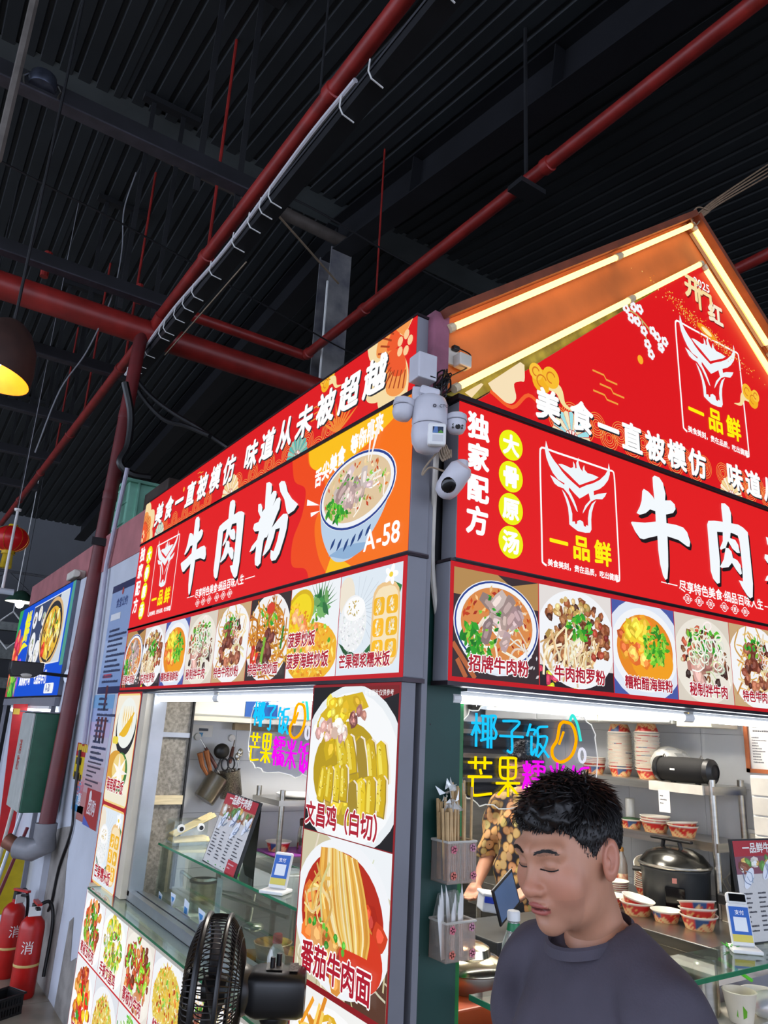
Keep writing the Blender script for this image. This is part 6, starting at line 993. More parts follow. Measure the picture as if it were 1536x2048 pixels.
pay_stand('blue and white payment stand on the glass case beside the menu stand', Vector((1.44, 2.79, ZC+0.001)), -0.95)
# ---- rack seen through the aisle window
rk = thing('steel_rack', 'steel shelf rack with jug and red bowls behind the menu stand', 'rack', (2.5, 4.2, 0)); RX0, RX1, RY0, RY1 = 2.05, 2.95, 4.10, 4.42
for x in (RX0+0.06, RX1-0.02):
    for y in (RY0, RY1): MB().tube([(x, y, 0), (x, y, 1.33)], 0.016, 10).build('post', M_steel, rk, smooth=True)
for z in (1.275, 0.97, 0.76): box(RX0+0.03, RX1, RY0-0.02, RY1+0.02, z-0.03, z).build('shelf', M_steel, rk)
solo(MB().lathe([(0, 0.0), (0.10, 0.0), (0.14, 0.015), (0.14, 0.022), (0.10, 0.01), (0, 0.01)], 28, Matrix.Translation((2.3, 4.25, 1.276))), 'serving_plate', M_white, 'white plate on the top shelf of the steel rack', 'plate', smooth=True)
solo(box(2.10, 2.9, 4.10, 4.4, 0.971, 0.974), 'shelf_liner', mat('purple_liner', '#8a3a9a', 0.6, var=0.2), 'purple lace liner under the coffee jug', 'liner')
c = Vector((2.31, 4.17, 0.975)); jt = thing('coffee_jug', 'glass jug of dark liquid with brown lid on the purple liner', 'jug', c)
MB().lathe([(0, 0), (0.038, 0), (0.042, 0.01), (0.038, 0.12), (0.028, 0.165)], 22, Matrix.Translation(c)).build('vessel', glassmat('jug_glass'), jt, smooth=True); MB().lathe([(0, 0.005), (0.036, 0.005), (0.038, 0.012), (0.036, 0.085), (0, 0.085)], 22, Matrix.Translation(c)).build('liquid', mat('dark_tea', '#1c0d0a', 0.15, var=0.1), jt, smooth=True); MB().lathe([(0.031, 0.15), (0.033, 0.17), (0.033, 0.185), (0.028, 0.19), (0, 0.195)], 22, Matrix.Translation(c)).build('lid', mat('brown_lid', '#4a2c24', 0.4, var=0.1), jt, smooth=True); MB().tube(spline([c+Vector((0.03, 0, 0.15)), c+Vector((0.075, 0, 0.14)), c+Vector((0.08, 0, 0.08)), c+Vector((0.04, 0, 0.04))], 6), 0.006, 6).build('handle', mat('pink_handle', '#d9b0a8', 0.4, var=0.1), jt, smooth=True)
def lathe_col(mb, prof, n, M, colf):
    b = len(mb.v); mb.lathe(prof, n, M)
    for i, (r, z) in enumerate(prof):
        for k in range(n): mb.c.append(H(colf(i, r, z, k, n)))
def bowl_mesh(r=0.075, h=0.055, seed=0):
    R = random.Random(seed); ph = [R.uniform(0, 6) for _ in range(3)]; mb = MB(); prof = [(0, 0.002), (r*0.72, 0.0)]+[(r*(0.72+0.26*t), h*t) for t in np.linspace(0.06, 0.93, 7)]+[(r*1.03, h*0.94), (r*1.04, h), (r*0.98, h), (r*0.94, h*0.93), (r*0.72, 0.006), (0, 0.006)]
    def colf(i, rr, z, k, n):
        if i >= 9 or z/h > 0.80: return '#ece6d8'
        a = 6.283*k/n; m = 0.42+0.16*math.sin(3*a+ph[0])+0.12*math.sin(7*a+ph[1])
        if z/h < m: return '#d9b27c' if (k+i) % 5 else '#c9402c'
        return '#284a7a' if 0.15 < (k/n+ph[2]) % 1 < 0.28 else ('#c01c18' if (k*7+i*3) % 11 else '#d8a860')
    lathe_col(mb, prof, 44, None, colf); return mb
_bm = [bowl_mesh(seed=s) for s in (1, 2, 3)]
_bo = []
def bowl(label, p, k=0, group=None, tilt=(0, 0), s=1.0, flip=False, rz=0.0):
    M = Matrix.Translation(Vector(p)) @ Matrix.Rotation(tilt[0], 4, 'X') @ Matrix.Rotation(tilt[1], 4, 'Y') @ Matrix.Rotation(rz, 4, 'Z') @ Matrix.Scale(s, 4)
    if flip: M = Matrix.Translation(Vector((0, 0, 0.055*s))) @ M @ Matrix.Rotation(math.pi, 4, 'X')
    if len(_bo) <= k:
        o = _bm[k].build('paper_bowl', M_print, smooth=True); _bo.append(o)
    else: o = _bo[k].copy(); COL.objects.link(o)
    o.matrix_world = M; MW[o.name] = M; return tag(o, label, 'bowl', group)
for k in range(3): bowl(['red enamel-look bowl left of the coffee jug', 'red enamel-look bowl right of the coffee jug', 'red bowl at the far end of the purple liner'][k], (2.20+0.24*k+(0.02 if k else 0), 4.28, 0.976), k, rz=k, group='red bowls on the purple liner')
bsk = thing('wire_basket', 'white slotted basket on the lowest shelf of the steel rack', 'basket', (2.42, 4.2, 0.761)); wbk = MB()
for i in range(14): wbk.box(2.28+0.02*i, 2.288+0.02*i, 4.095, 4.10, 0.765, 0.88)
for z in (0.761, 0.80, 0.84, 0.875): wbk.box(2.27, 2.57, 4.093, 4.102, z, z+0.008)
wbk.box(2.27, 2.275, 4.10, 4.32, 0.761, 0.885); wbk.box(2.565, 2.57, 4.10, 4.32, 0.761, 0.885); wbk.box(2.27, 2.57, 4.10, 4.32, 0.761, 0.766); wbk.build('slatted_walls', M_white, bsk)
# ---- neon signs
NEON = {'椰': [[(.02, .68), (.36, .68)], [(.19, .95), (.19, .05)], [(.17, .62), (.02, .35)], [(.21, .62), (.34, .42)], [(.38, .88), (.72, .88)], [(.45, .88), (.45, .27)], [(.64, .88), (.64, .02)], [(.45, .67), (.64, .67)], [(.45, .47), (.64, .47)], [(.37, .22), (.72, .30)], [(.77, .93), (.77, .02)], [(.77, .90), (.95, .88), (.86, .62), (.97, .45), (.92, .3), (.8, .3)]],
 '子': [[(.15, .88), (.82, .88), (.5, .60)], [(.5, .60), (.52, .12), (.45, .03), (.33, .08)], [(.03, .47), (.97, .47)]], '饭': [[(.2, .95), (.05, .6)], [(.14, .78), (.4, .78), (.34, .64)], [(.24, .62), (.24, .1), (.4, .25)], [(.93, .9), (.52, .84), (.52, .5), (.42, .05)], [(.54, .6), (.9, .6), (.78, .3), (.5, .03)], [(.58, .4), (.97, .03)]],
 '芒': [[(.05, .82), (.95, .82)], [(.32, .97), (.32, .66)], [(.68, .97), (.68, .66)], [(.5, .66), (.55, .54)], [(.05, .48), (.95, .48)], [(.22, .48), (.22, .12), (.32, .04), (.95, .08)]], '果': [[(.22, .95), (.78, .95), (.82, .88), (.8, .5), (.5, .44), (.2, .5), (.18, .88), (.22, .95)], [(.2, .72), (.8, .72)], [(.5, .95), (.5, .0)], [(.03, .33), (.97, .33)], [(.47, .30), (.1, .05)], [(.53, .30), (.9, .05)]],
 '糯': [[(.2, .95), (.2, .02)], [(.03, .6), (.38, .6)], [(.06, .85), (.14, .68)], [(.34, .87), (.26, .68)], [(.18, .56), (.02, .25)], [(.22, .56), (.38, .32)], [(.48, .93), (.95, .93)], [(.71, .93), (.71, .56)], [(.46, .62), (.46, .8), (.97, .8), (.97, .64)], [(.56, .70), (.64, .68)], [(.8, .70), (.88, .68)], [(.44, .5), (.98, .5)], [(.7, .5), (.66, .38)], [(.48, .03), (.48, .36), (.95, .36), (.95, .03)], [(.63, .36), (.63, .06)], [(.79, .36), (.79, .06)]], '米': [[(.5, .97), (.5, .02)], [(.05, .52), (.95, .52)], [(.18, .88), (.35, .64)], [(.82, .9), (.63, .64)], [(.45, .48), (.08, .1)], [(.55, .48), (.93, .1)]]}
def neon(label, M):
    t = thing('neon_sign', label, 'neon sign', M=M); out = []
    for k in range(60):
        a = 6.283*k/60; c, s = math.cos(a), math.sin(a); x = 0.32+0.335*(abs(c)**0.5)*(1 if c > 0 else -1); y = 0.155+0.165*(abs(s)**0.5)*(1 if s > 0 else -1); out.append((x+0.006*math.cos(k*2.1), y+0.007*math.sin(k*1.7)))
    MB().prism(out, -0.004, 0.0).build('acrylic_plate', glassmat('acrylic', '#e9ebf2', 0.025, 0.03, edge=0.10), t, local=True); MB().tube([(x, y, -0.002) for x, y in out], 0.0022, 5, closed=True).build('plate_edge', mat('bright_edge', '#e9e6da', 0.3, emit='#f2ead2', es=0.25), t, local=True)
    def ch(g, x, y, w, h, col, nm):
        m_ = lampmat('neon_'+nm, col, 1.25); mb = MB()
        for s in NEON[g]: mb.tube([(x+a*w, y+b*h, 0.008) for a, b in (spline(s, 5) if len(s) > 2 else s)], 0.0043, 8)
        mb.build('neon_character', m_, t, smooth=True, local=True)
    for i, g in enumerate('椰子饭'): ch(g, 0.03+0.125*i, 0.175-0.012*i, 0.115, 0.12, '#19b8f0', 'blue')
    for i, g in enumerate('芒果'): ch(g, 0.015+0.125*i, 0.025, 0.112, 0.13, '#ffd400', 'yellow')
    for i, g in enumerate('糯米饭'): ch(g, 0.262+0.118*i, 0.018-0.006*i, 0.108, 0.13, '#e010e0', 'pink')
    mg = spline([(0.47, 0.28), (0.515, 0.27), (0.535, 0.22), (0.51, 0.165), (0.455, 0.14), (0.415, 0.155), (0.41, 0.185), (0.435, 0.215), (0.45, 0.265), (0.47, 0.28)], 5)
    MB().tube([(x, y, 0.008) for x, y in mg], 0.0055, 8).build('mango_outline', lampmat('neon_orange', '#ffa200', 1.25), t, smooth=True, local=True); MB().tube([(0.445, 0.20, 0.008), (0.47, 0.245, 0.008)], 0.004, 8).build('mango_outline', lampmat('neon_orange', '#ffa200', 1.25), t, local=True)
    MB().tube([(x, y, 0.008) for x, y in spline([(0.505, 0.285), (0.52, 0.305), (0.545, 0.27), (0.56, 0.215)], 5)], 0.005, 8).build('mango_leaf', lampmat('neon_aqua', '#38d8cc', 1.2), t, smooth=True, local=True); MB().tube([(0.565+0.017*math.cos(a), 0.165+0.024*math.sin(a), 0.008) for a in np.linspace(0, 6.28, 14)[:-1]], 0.005, 8, closed=True).build('dot_ring', lampmat('neon_white', '#e8e8f8', 1.0), t, smooth=True, local=True)
    for x in (0.06, 0.56): MB().tube([(x, 0.31, -0.002), (x, 1.24, -0.002)], 0.001, 4).build('hanging_wire', M_steel, t, local=True)
    return t
nR = neon('glowing coconut and mango rice neon sign above the man', frontM(1.645, 1.478, 1.95))
copy_tree(nR, wallM(3.33, 1.505, 1.52), label='glowing coconut and mango rice neon sign inside the aisle window')
# ---- right-hand rack and its load
rk = thing('bowl_rack', 'tall steel rack of paper bowls against the tiled wall', 'rack', (4.1, 3.2, 0.83)); 
for x in (3.96, 4.24):
    for y in (2.56, 3.95): MB().tube([(x, y, 0.83), (x, y, 1.52)], 0.019, 12).build('post', M_steel, rk, smooth=True)
for z in (1.485, 1.195): box(3.945, 4.26, 2.54, 3.97, z-0.045, z).build('shelf', M_steel, rk)
Z1, Z2, ZT = 1.4855, 1.1955, 0.83
for si, (y, n, lab) in enumerate(((3.285, 25, 'paper bowl in the tall stack nearer the tiled corner on the rack'), (3.075, 26, 'paper bowl in the tall stack beside the black speaker'))):
    z = Z1
    bowl('red paper bowl standing under the tall stack '+('nearer the tiled corner' if si == 0 else 'beside the black speaker'), (4.10, y, z), si, rz=si*2); z += 0.056
    for k in range(n): bowl(lab, (4.10+rng.uniform(-.003, .003), y+rng.uniform(-.003, .003), z-0.048+0.0079*(k+1)), (k+si) % 3, group='nested bowls in tall stack %d' % (si+1), rz=k)
    bowl('upturned red bowl topping the tall stack '+('nearer the tiled corner' if si == 0 else 'beside the black speaker'), (4.10, y, z-0.048+0.0079*(n+1)+0.052), si, flip=True, rz=1)
z = Z1
for k in range(5): bowl('paper bowl in the short stack behind the neon sign', (4.10, 3.50, Z1+(0 if k == 0 else 0.056-0.046+0.010*k)), k % 3, group='short stack of bowls behind the neon sign', rz=k)
bag = MB().ball((4.12, 2.93, Z1+0.10), (0.10, 0.13, 0.10), 20, 14)
bag.v = [(x+0.015*math.sin(z*90+y*60), y+0.015*math.sin(x*80+z*40), z) for x, y, z in bag.v]
solo(bag, 'plastic_bag', glassmat('bag_film', '#f0efe8', 0.2, 0.35, 0.35), 'crumpled clear plastic bag behind the black speaker', 'bag', smooth=True)
sp = thing('portable_speaker', 'black barrel speaker lying on the edge of the bowl rack', 'speaker', (4.0, 2.75, Z1)); ax = Matrix.Translation((3.985, 2.74, Z1+0.075)) @ Matrix.Rotation(math.pi/2, 4, 'X'); MB().lathe([(0, -0.19), (0.045, -0.185), (0.06, -0.17), (0.068, -0.1), (0.07, 0.0), (0.068, 0.1), (0.06, 0.17), (0.045, 0.185), (0, 0.19)], 30, ax).build('body', mat('speaker_cloth', '#0e0e10', 0.8, var=0.3, vscale=120), sp, smooth=True)
for s in (-1, 1): MB().lathe([(0.066, s*0.145), (0.071, s*0.15), (0.066, s*0.175), (0.04, s*0.192)], 28, ax).build('end_ring', M_black, sp, smooth=True); MB().box(3.975, 3.995, 2.74+s*0.08-0.012, 2.74+s*0.08+0.012, Z1, Z1+0.012).build('foot', M_black, sp); MB().tube([(3.98, 2.74+s*0.12, Z1+0.14), (3.98, 2.74+s*0.12+0.008, Z1+0.158), (3.98, 2.74+s*0.12+0.02, Z1+0.14)], 0.004, 6).build('strap_ring', M_steel, sp)
MB().box(3.914, 3.916, 2.76, 2.79, Z1+0.07, Z1+0.08).build('badge', M_white, sp)
MB().tube([(3.985+0.067*math.cos(a), 2.74, Z1+0.075+0.067*math.sin(a)) for a in (2.0, 2.6)], 0.001, 4).build('seam', M_seam, sp)
solo(MB().box(3.93, 3.945, 2.60, 2.95, Z1-0.05, Z1-0.0005).box(3.93, 4.0, 2.60, 2.95, Z1-0.0004, Z1+0.0002), 'shelf_lip', M_offw, 'off-white board clipped to the shelf edge under the speaker', 'board')
rc = thing('till_receipt', 'white paper slip hanging from the shelf edge', 'paper', M=wallM(2.885, Z1-0.165, 3.928)); MB().box(0, 0.075, 0, 0.12, 0, 0.0008).build('slip', M_white, rc, local=True); P = Print(); lines(P, 0.01, 0.085, 0.05, 3, 0.02, 0.007, '#4a4a4a', 1); o = P.build('print', M_print, rc); o.location.z = 0.001
solo(MB().lathe([(0, 0), (0.026, 0), (0.03, 0.16), (0.027, 0.165), (0, 0.165)], 20, Matrix.Translation((4.08, 3.21, Z2))), 'cup_sleeve', glassmat('bag_film'), 'clear sleeve of nested cups on the middle shelf', 'cups', smooth=True)
solo(box(3.98, 4.1, 3.32, 3.42, Z2, Z2+0.15), 'carton', mat('brown_carton', '#4a3a36', 0.6, col2='#8a6a52', vscale=6), 'brown carton on the middle shelf beside the cup sleeve', 'box', bevel=0.003)
bowl('red paper bowl filled with dark greens on the middle shelf', (4.02, 3.16, Z2), 0, s=0.95); solo(MB().ball((4.02, 3.16, Z2+0.048), (0.066, 0.066, 0.014), 20, 8), 'leaf_greens', mat('dark_greens', '#1c3a1e', 0.6, var=0.4, vscale=50), 'dark chopped greens filling the red bowl on the middle shelf', 'greens', smooth=True)
for k in range(3): bowl(['lower bowl of the pale-topped pair on the middle shelf', 'upper bowl of the pale-topped pair on the middle shelf', 'bowl of noodles topping the pair on the middle shelf'][k], (4.02, 2.985, Z2+0.014*k), (k+1) % 3, s=1.12, tilt=(0, 0), rz=k)
for k in range(2): bowl(['lower bowl of the leaning pair at the end of the middle shelf', 'upper bowl of the leaning pair at the end of the middle shelf'][k], (4.02, 2.80, Z2+0.016*k), (k+2) % 3, s=1.12, tilt=(-0.10*k, 0), rz=k+0.8)
# ---- steel counter along that wall
ct = thing('steel_counter', 'stainless steel worktop carrying the rice cooker', 'counter', (3.8, 2.9, 0)); box(3.36, 4.27, 2.20, 3.9, ZT-0.05, ZT).build('top', M_steel, ct, bevel=0.004); box(3.36, 3.375, 2.20, 3.9, ZT-0.14, ZT-0.05).build('apron', M_steel, ct)
for x in (3.40, 4.22):
    for y in (2.26, 3.84): MB().tube([(x, y, 0), (x, y, ZT-0.05)], 0.02, 10).build('leg', M_steel, ct)
box(3.4, 4.22, 2.26, 3.84, 0.2, 0.22).build('undershelf', M_steel, ct)
rcx = Vector((3.89, 2.775, ZT)); rc = thing('rice_cooker', 'large dark rice cooker with steel lid on the counter', 'rice cooker', rcx); T = Matrix.Translation(rcx)
MB().lathe([(0, 0.0), (0.16, 0.0), (0.172, 0.015), (0.18, 0.20), (0.186, 0.215), (0.182, 0.225), (0, 0.225)], 40, T).build('body', mat('charcoal_enamel', '#2e3236', 0.35, 0.2, var=0.1), rc, smooth=True); MB().lathe([(0.187, 0.222), (0.192, 0.226), (0.18, 0.25), (0.15, 0.285), (0.10, 0.31), (0.04, 0.32), (0, 0.321)], 40, T).build('lid', mat('dark_lid', '#4a4a48', 0.22, 0.9, var=0.2), rc, smooth=True); MB().lathe([(0.19, 0.224), (0.196, 0.23), (0.193, 0.238), (0.186, 0.24)], 40, T).build('lid_rim', M_steel, rc, smooth=True)
MB().tube([rcx+Vector((-0.02, 0.06, 0.31)), rcx+Vector((-0.02, 0.05, 0.35))], 0.011, 8).build('handle_post', M_black, rc); MB().tube([rcx+Vector((-0.02, -0.06, 0.31)), rcx+Vector((-0.02, -0.05, 0.35))], 0.011, 8).build('handle_post', M_black, rc); MB().box(rcx.x-0.035, rcx.x-0.005, rcx.y-0.13, rcx.y+0.13, ZT+0.35, ZT+0.366).build('handle', M_black, rc, bevel=0.006)
MB().tube([rcx+Vector((-0.06, 0.175, 0.18)), rcx+Vector((-0.08, 0.22, 0.18))], 0.014, 8).build('side_handle', M_black, rc); d = Vector((-0.83, -0.55, 0)).normalized(); R4 = Matrix(((d.y*-1, 0, d.x, rcx.x+d.x*0.176), (d.x, 0, d.y, rcx.y+d.y*0.176), (0, 1, 0, ZT+0.02), (0, 0, 0, 1))); MB().box(-0.05, 0.05, 0.0, 0.12, -0.004, 0.008, R4).build('control_window', M_lens, rc, bevel=0.004); MB().box(-0.012, 0.012, 0.14, 0.165, 0.0, 0.008, R4).build('badge', mat('red_badge', '#b5746a', 0.4, var=0.1), rc)
# bottles, bowls on the counter
for k, (x, y, c1, c2, h, lab) in enumerate(((3.90, 3.27, '#3aa84a', '#2fae3a', 0.23, 'green-capped drink bottle with green label on the counter'), (3.99, 3.22, '#b58a3a', '#b5803a', 0.25, 'amber oil bottle with tan cap beside the green-capped bottle'), (4.08, 3.30, '#9a7a2e', '#7a8a2a', 0.24, 'second amber bottle with olive cap behind the bowls'))):
    p = Vector((x, y, ZT)); t = thing('drink_bottle', lab, 'bottle', p); MB().lathe([(0, 0), (0.032, 0), (0.035, 0.008), (0.035, h*0.6), (0.028, h*0.75), (0.015, h*0.88), (0.014, h*0.92)], 20, Matrix.Translation(p)).build('body', glassmat('bottle_%d' % k, c1, 0.12, 0.1, 0.25), t, smooth=True); MB().lathe([(0, h), (0.014, h), (0.017, h*0.985), (0.017, h*0.91), (0, h*0.91)], 16, Matrix.Translation(p)).build('cap', mat('cap_%d' % k, c2, 0.4, var=0.1), t, smooth=True); MB().lathe([(0.0353, h*0.12), (0.0358, h*0.125), (0.0358, h*0.42), (0.0353, h*0.425)], 20, Matrix.Translation(p)).build('label', mat('label_%d' % k, ('#7fb86a', '#d9d2b0', '#c8b88a')[k], 0.5, col2=('#eef0e0', '#b8402c', '#3a5a2c')[k], vscale=30), t, smooth=True)
for k in range(9): bowl('bowl in the leaning stack beside the rice cooker', (4.06-0.001*k, 3.09-0.0012*k, ZT+0.012*k), k % 3, group='leaning stack beside the rice cooker', tilt=(0.04*k/2, -0.02*k/2), rz=k)
bowl('open bowl tipped on top of the leaning stack', (4.03, 3.07, ZT+0.135), 1, tilt=(0.5, -0.45))
for k in range(5): bowl('bowl in the low stack in front of the leaning stack', (3.80, 3.11, ZT+(0.011*k)), k % 3, group='low stack on the counter', s=0.95, rz=k)
for (x, y, lab, s, k, tl_) in ((3.63, 2.99, 'single red bowl at the far end of the bowl row', 1.0, 0, 0), (3.585, 2.80, 'lower bowl of the tilted pair in the bowl row', 1.15, 1, 0), (3.60, 2.635, 'single red bowl between the tilted pair and the triple stack', 1.0, 2, 0)): bowl(lab, (x, y, ZT), k, s=s, rz=k+1)
bowl('upper bowl of the tilted pair in the bowl row', (3.585, 2.805, ZT+0.022), 2, s=1.1, tilt=(0.18, 0.1))
for k in range(3): bowl(['bottom bowl of the triple stack by the rice cooker', 'middle bowl of the triple stack by the rice cooker', 'top bowl of the triple stack by the rice cooker'][k], (3.63, 2.47, ZT+0.03*k), k, s=1.18, tilt=(-0.09*k, 0.05*k), rz=2*k)
solo(MB().ball((4.12, 2.42, ZT+0.17), (0.12, 0.14, 0.06), 20, 10), 'flour_bag', mat('cream_bag', '#c9bda2', 0.7, var=0.15), 'cream bag lying on the dark steamer box', 'bag', smooth=True)
sbx = thing('steamer_box', 'dark steamer box with ring handle beside the rice cooker', 'box', (4.05, 2.42, ZT)); box(3.90, 4.25, 2.26, 2.52, ZT, ZT+0.12).build('body', M_steel, sbx, bevel=0.005); box(3.89, 4.26, 2.25, 2.53, ZT+0.08, ZT+0.13).build('lid', M_black, sbx, bevel=0.005); MB().tube([(3.885, 2.42+0.035*math.cos(a), ZT+0.06+0.035*math.sin(a)) for a in np.linspace(0, 6.28, 18)[:-1]], 0.004, 6, closed=True).build('ring_handle', M_steel, sbx)
# on the right wall
fr = thing('framed_notice', 'framed notice in an orange wood frame on the tiled wall', 'frame', M=wallM(2.53, 1.565, 4.275)); MB().box(0, 0.36, 0, 0.30, -0.004, 0.0).build('paper', M_white, fr, local=True)
for b_ in ((0, 0.36, 0, 0.022), (0, 0.36, 0.278, 0.30), (0, 0.022, 0, 0.30), (0.338, 0.36, 0, 0.30)): MB().box(b_[0], b_[1], b_[2], b_[3], 0, 0.014).build('frame_rail', mat('orange_wood', '#b5653a', 0.45, var=0.2), fr, local=True)
P = Print(seed=8); lines(P, 0.05, 0.25, 0.25, 2, 0.025, 0.01, '#5a5a62', 1)
for c_ in range(3): lines(P, 0.04+0.1*c_, 0.19, 0.085, 10, 0.015, 0.007, '#6a6a70', 1)
P.build('print', M_print, fr)
solo(box(4.255, 4.278, 2.42, 2.50, 1.22, 1.46), 'clip_folder', mat('blue_folder', '#2c4a8a', 0.45, var=0.1), 'blue folder hanging on the tiled wall below the framed notice', 'folder')
ss = thing('wall_socket', 'white wall socket with cables below the blue folder', 'socket', (4.27, 2.52, 1.18)); box(4.265, 4.28, 2.47, 2.56, 1.17, 1.26).build('plate', M_white, ss, bevel=0.003); box(4.24, 4.265, 2.5, 2.53, 1.20, 1.24).build('plug', M_offw, ss)
for k in range(3): solo(MB().tube(spline([(4.25, 2.52, 1.22), (4.2, 2.56+0.05*k, 1.10-0.05*k), (4.18, 2.62+0.03*k, 0.98), (4.2, 2.50+0.06*k, 0.86)], 6), 0.0045, 5), 'power_cable', M_offw, 'white power cord hanging from the wall socket', 'cord', smooth=True, group='white cords at the wall socket')
dr = thing('drawer_unit', 'white mini drawer unit at the end of the tiled wall', 'drawers', (4.15, 2.2, 1.15)); box(4.0, 4.27, 2.02, 2.36, 1.16, 1.56).build('body', M_white, dr, bevel=0.006)
for k in range(4): f_ = box(3.985, 4.0, 2.03, 2.35, 1.17+0.097*k, 1.26+0.097*k).build('drawer', M_offw, dr, bevel=0.003); box(3.98, 3.985, 2.16, 2.22, 1.21+0.097*k, 1.22+0.097*k).build('drawer_pull', M_black, f_)
box(4.0, 4.27, 2.0, 2.38, 1.13, 1.16).build('bracket_shelf', M_white, dr)
pv = thing('flower_pot', 'small white pot with cream flowers on the mini drawer unit', 'potted plant', (4.12, 2.24, 1.561)); MB().lathe([(0, 0), (0.035, 0), (0.05, 0.08), (0.045, 0.08), (0, 0.07)], 20, Matrix.Translation((4.12, 2.24, 1.561))).build('pot', M_white, pv, smooth=True)
for k in range(9): a = k*2.4; q = Vector((4.12+0.035*math.cos(a), 2.24+0.035*math.sin(a), 1.66+0.012*(k % 3))); MB().ball(q, 0.016, 8, 6).build('flower', mat('cream_flower', '#e0cfa6', 0.7, var=0.2), pv, smooth=True); MB().tube([(4.12, 2.24, 1.62), q], 0.002, 4).build('stem', mat('green_leaf', '#4a9a3a', 0.5, var=0.2), pv)
# dark oven and digital clock on the back wall
ov = thing('steam_oven', 'dark slatted oven stack behind the neon sign', 'oven', (3.8, 4.3, 1.3)); box(3.46, 4.24, 4.12, 4.49, 0, 1.28).build('stand', M_steel, ov); box(3.46, 4.24, 4.12, 4.49, 1.28, 1.78).build('body', M_dark, ov)
for k in range(6): box(3.47, 4.23, 4.10, 4.12, 1.30+0.08*k, 1.33+0.08*k).build('slat', M_steel if k % 2 else M_black, ov)
dk = thing('digital_clock', 'dark digital clock with dim blue digits on the back wall', 'clock', M=frontM(3.82, 1.88, 4.42)); MB().box(0, 0.32, 0, 0.12, -0.05, 0.0).build('case', M_dark, dk, local=True); P = Print(); P.text('18', 0.04, 0.02, 0.09, '#2a48d8', layer=1); P.text('08', 0.17, 0.02, 0.09, '#2a48d8', layer=1); P.build('digits', printmat('dim_digits', 0.5), dk)
# ---- counter front at the corner: chopstick boxes, bottle, pot
M_ribp = glassmat('ribbed_plastic', '#f4e9e2', 0.06, 0.25, 0.12, edge=0.2); M_bam = mat('bamboo', '#c9a878', 0.6, var=0.25, vscale=30)
def cbox_(label, z0, h):
    x0, x1, y0, y1 = 1.402, 1.506, 1.715, 1.788; t = thing('utensil_box', label, 'holder', (1.44, 1.75, z0))
    for a in ((x0, x1, y0, y0+0.003), (x0, x1, y1-0.003, y1), (x0, x0+0.003, y0, y1), (x1-0.003, x1, y0, y1)): box(a[0], a[1], a[2], a[3], z0, z0+h).build('side', M_ribp, t)
    box(x0, x1, y0, y1, z0, z0+0.003).build('bottom', M_ribp, t)
    for k in range(15): MB().box(x0+0.004+0.0065*k, x0+0.006+0.0065*k, y0-0.0012, y0, z0+0.004, z0+h-0.004).build('rib', M_ribp, t)
    MB().tube([(x0, y0, z0+h), (x1, y0, z0+h), (x1, y1, z0+h), (x0, y1, z0+h)], 0.0035, 6, closed=True).build('rim', M_offw, t)
    for k, (u, v, c) in enumerate(((0.2, 0.82, '#e0788a'), (0.85, 0.85, '#c98aa0'), (0.2, 0.2, '#e07a6a'), (0.88, 0.18, '#d98090'))):
        q = MB()
        for a in range(5): q.disc((x0+u*0.104+0.006*math.cos(a*1.257), y0-0.003, z0+v*h+0.006*math.sin(a*1.257)), (0, -1, 0), 0.0055, 10)
        q.disc((x0+u*0.104, y0-0.0035, z0+v*h), (0, -1, 0), 0.003, 8); q.build('flower_charm', mat('charm_'+c[1:], c, 0.4, var=0.1), t)
    return t
cbox_('ribbed clear box of chopsticks with pink charms hung on the green jamb', 1.303, 0.106)
cbox_('ribbed clear box of wrapped spoons with pink charms, below the chopstick box', 1.113, 0.095)
for k in range(40):
    x = 1.409+0.090*rng.random(); y = 1.722+0.055*rng.random(); lean = -0.014+0.02*rng.random(); hh = 0.165+0.05*rng.random()+(0.045 if x > 1.45 else 0)
    solo(MB().tube([(x, y, 1.31), (x+lean, y, 1.31+hh)], [0.0041, 0.0041], 6), 'chopstick_pack', M_bam, 'wrapped bamboo chopsticks standing in the upper ribbed box', 'chopsticks', group='chopsticks in the upper ribbed box')
fz = MB()
for k in range(46):
    x = 1.404+0.055*rng.random(); z = 1.475+0.07*rng.random(); y = 1.718+0.05*rng.random(); fz.add([(x, y, z), (x+0.014*rng.uniform(-1, 1), y+0.01*rng.uniform(-1, 1), z+0.035*rng.random()), (x+0.02*rng.uniform(-1, 1), y-0.008, z+0.02*rng.random())], [(0, 1, 2)])
tag(fz.build('film_ends', glassmat('film', '#f4f6f2', 0.3, 0.15, 0.45)), 'crinkled clear film ends of the chopstick wrappers', 'wrapper film', kind='stuff')
for k in range(9): x = 1.410+0.0108*k; solo(MB().prism([(-0.007, 0), (0.007, 0), (0.006, 0.1+0.02*(k % 3)), (0, 0.135+0.02*(k % 3)), (-0.006, 0.11)], -0.001, 0.001, Matrix.Translation((x, 1.735+0.015*(k % 3), 1.118)) @ Matrix.Rotation(-0.15+0.05*(k % 5), 4, 'Y') @ Matrix(((1, 0, 0, 0), (0, 0, 1, 0), (0, 1, 0, 0), (0, 0, 0, 1)))), 'wrapped_spoon', M_white, 'white wrapped spoon in the lower ribbed box', 'spoon', group='wrapped spoons in the lower ribbed box')
bg = MB(); bgp = [(1.41, 1.765, 1.14), (1.488, 1.77, 1.15), (1.505, 1.77, 1.21), (1.488, 1.77, 1.275), (1.42, 1.765, 1.27), (1.40, 1.765, 1.20)]
bg.add(bgp+[(x, y+0.012, z) for x, y, z in bgp], [(0, 1, 2, 3, 4, 5), (11, 10, 9, 8, 7, 6)]); solo(bg, 'spoon_bag', glassmat('bag_clear', '#f6f6f2', 0.14, 0.12, 0.10), 'clear plastic bag sticking out of the lower ribbed box', 'bag')
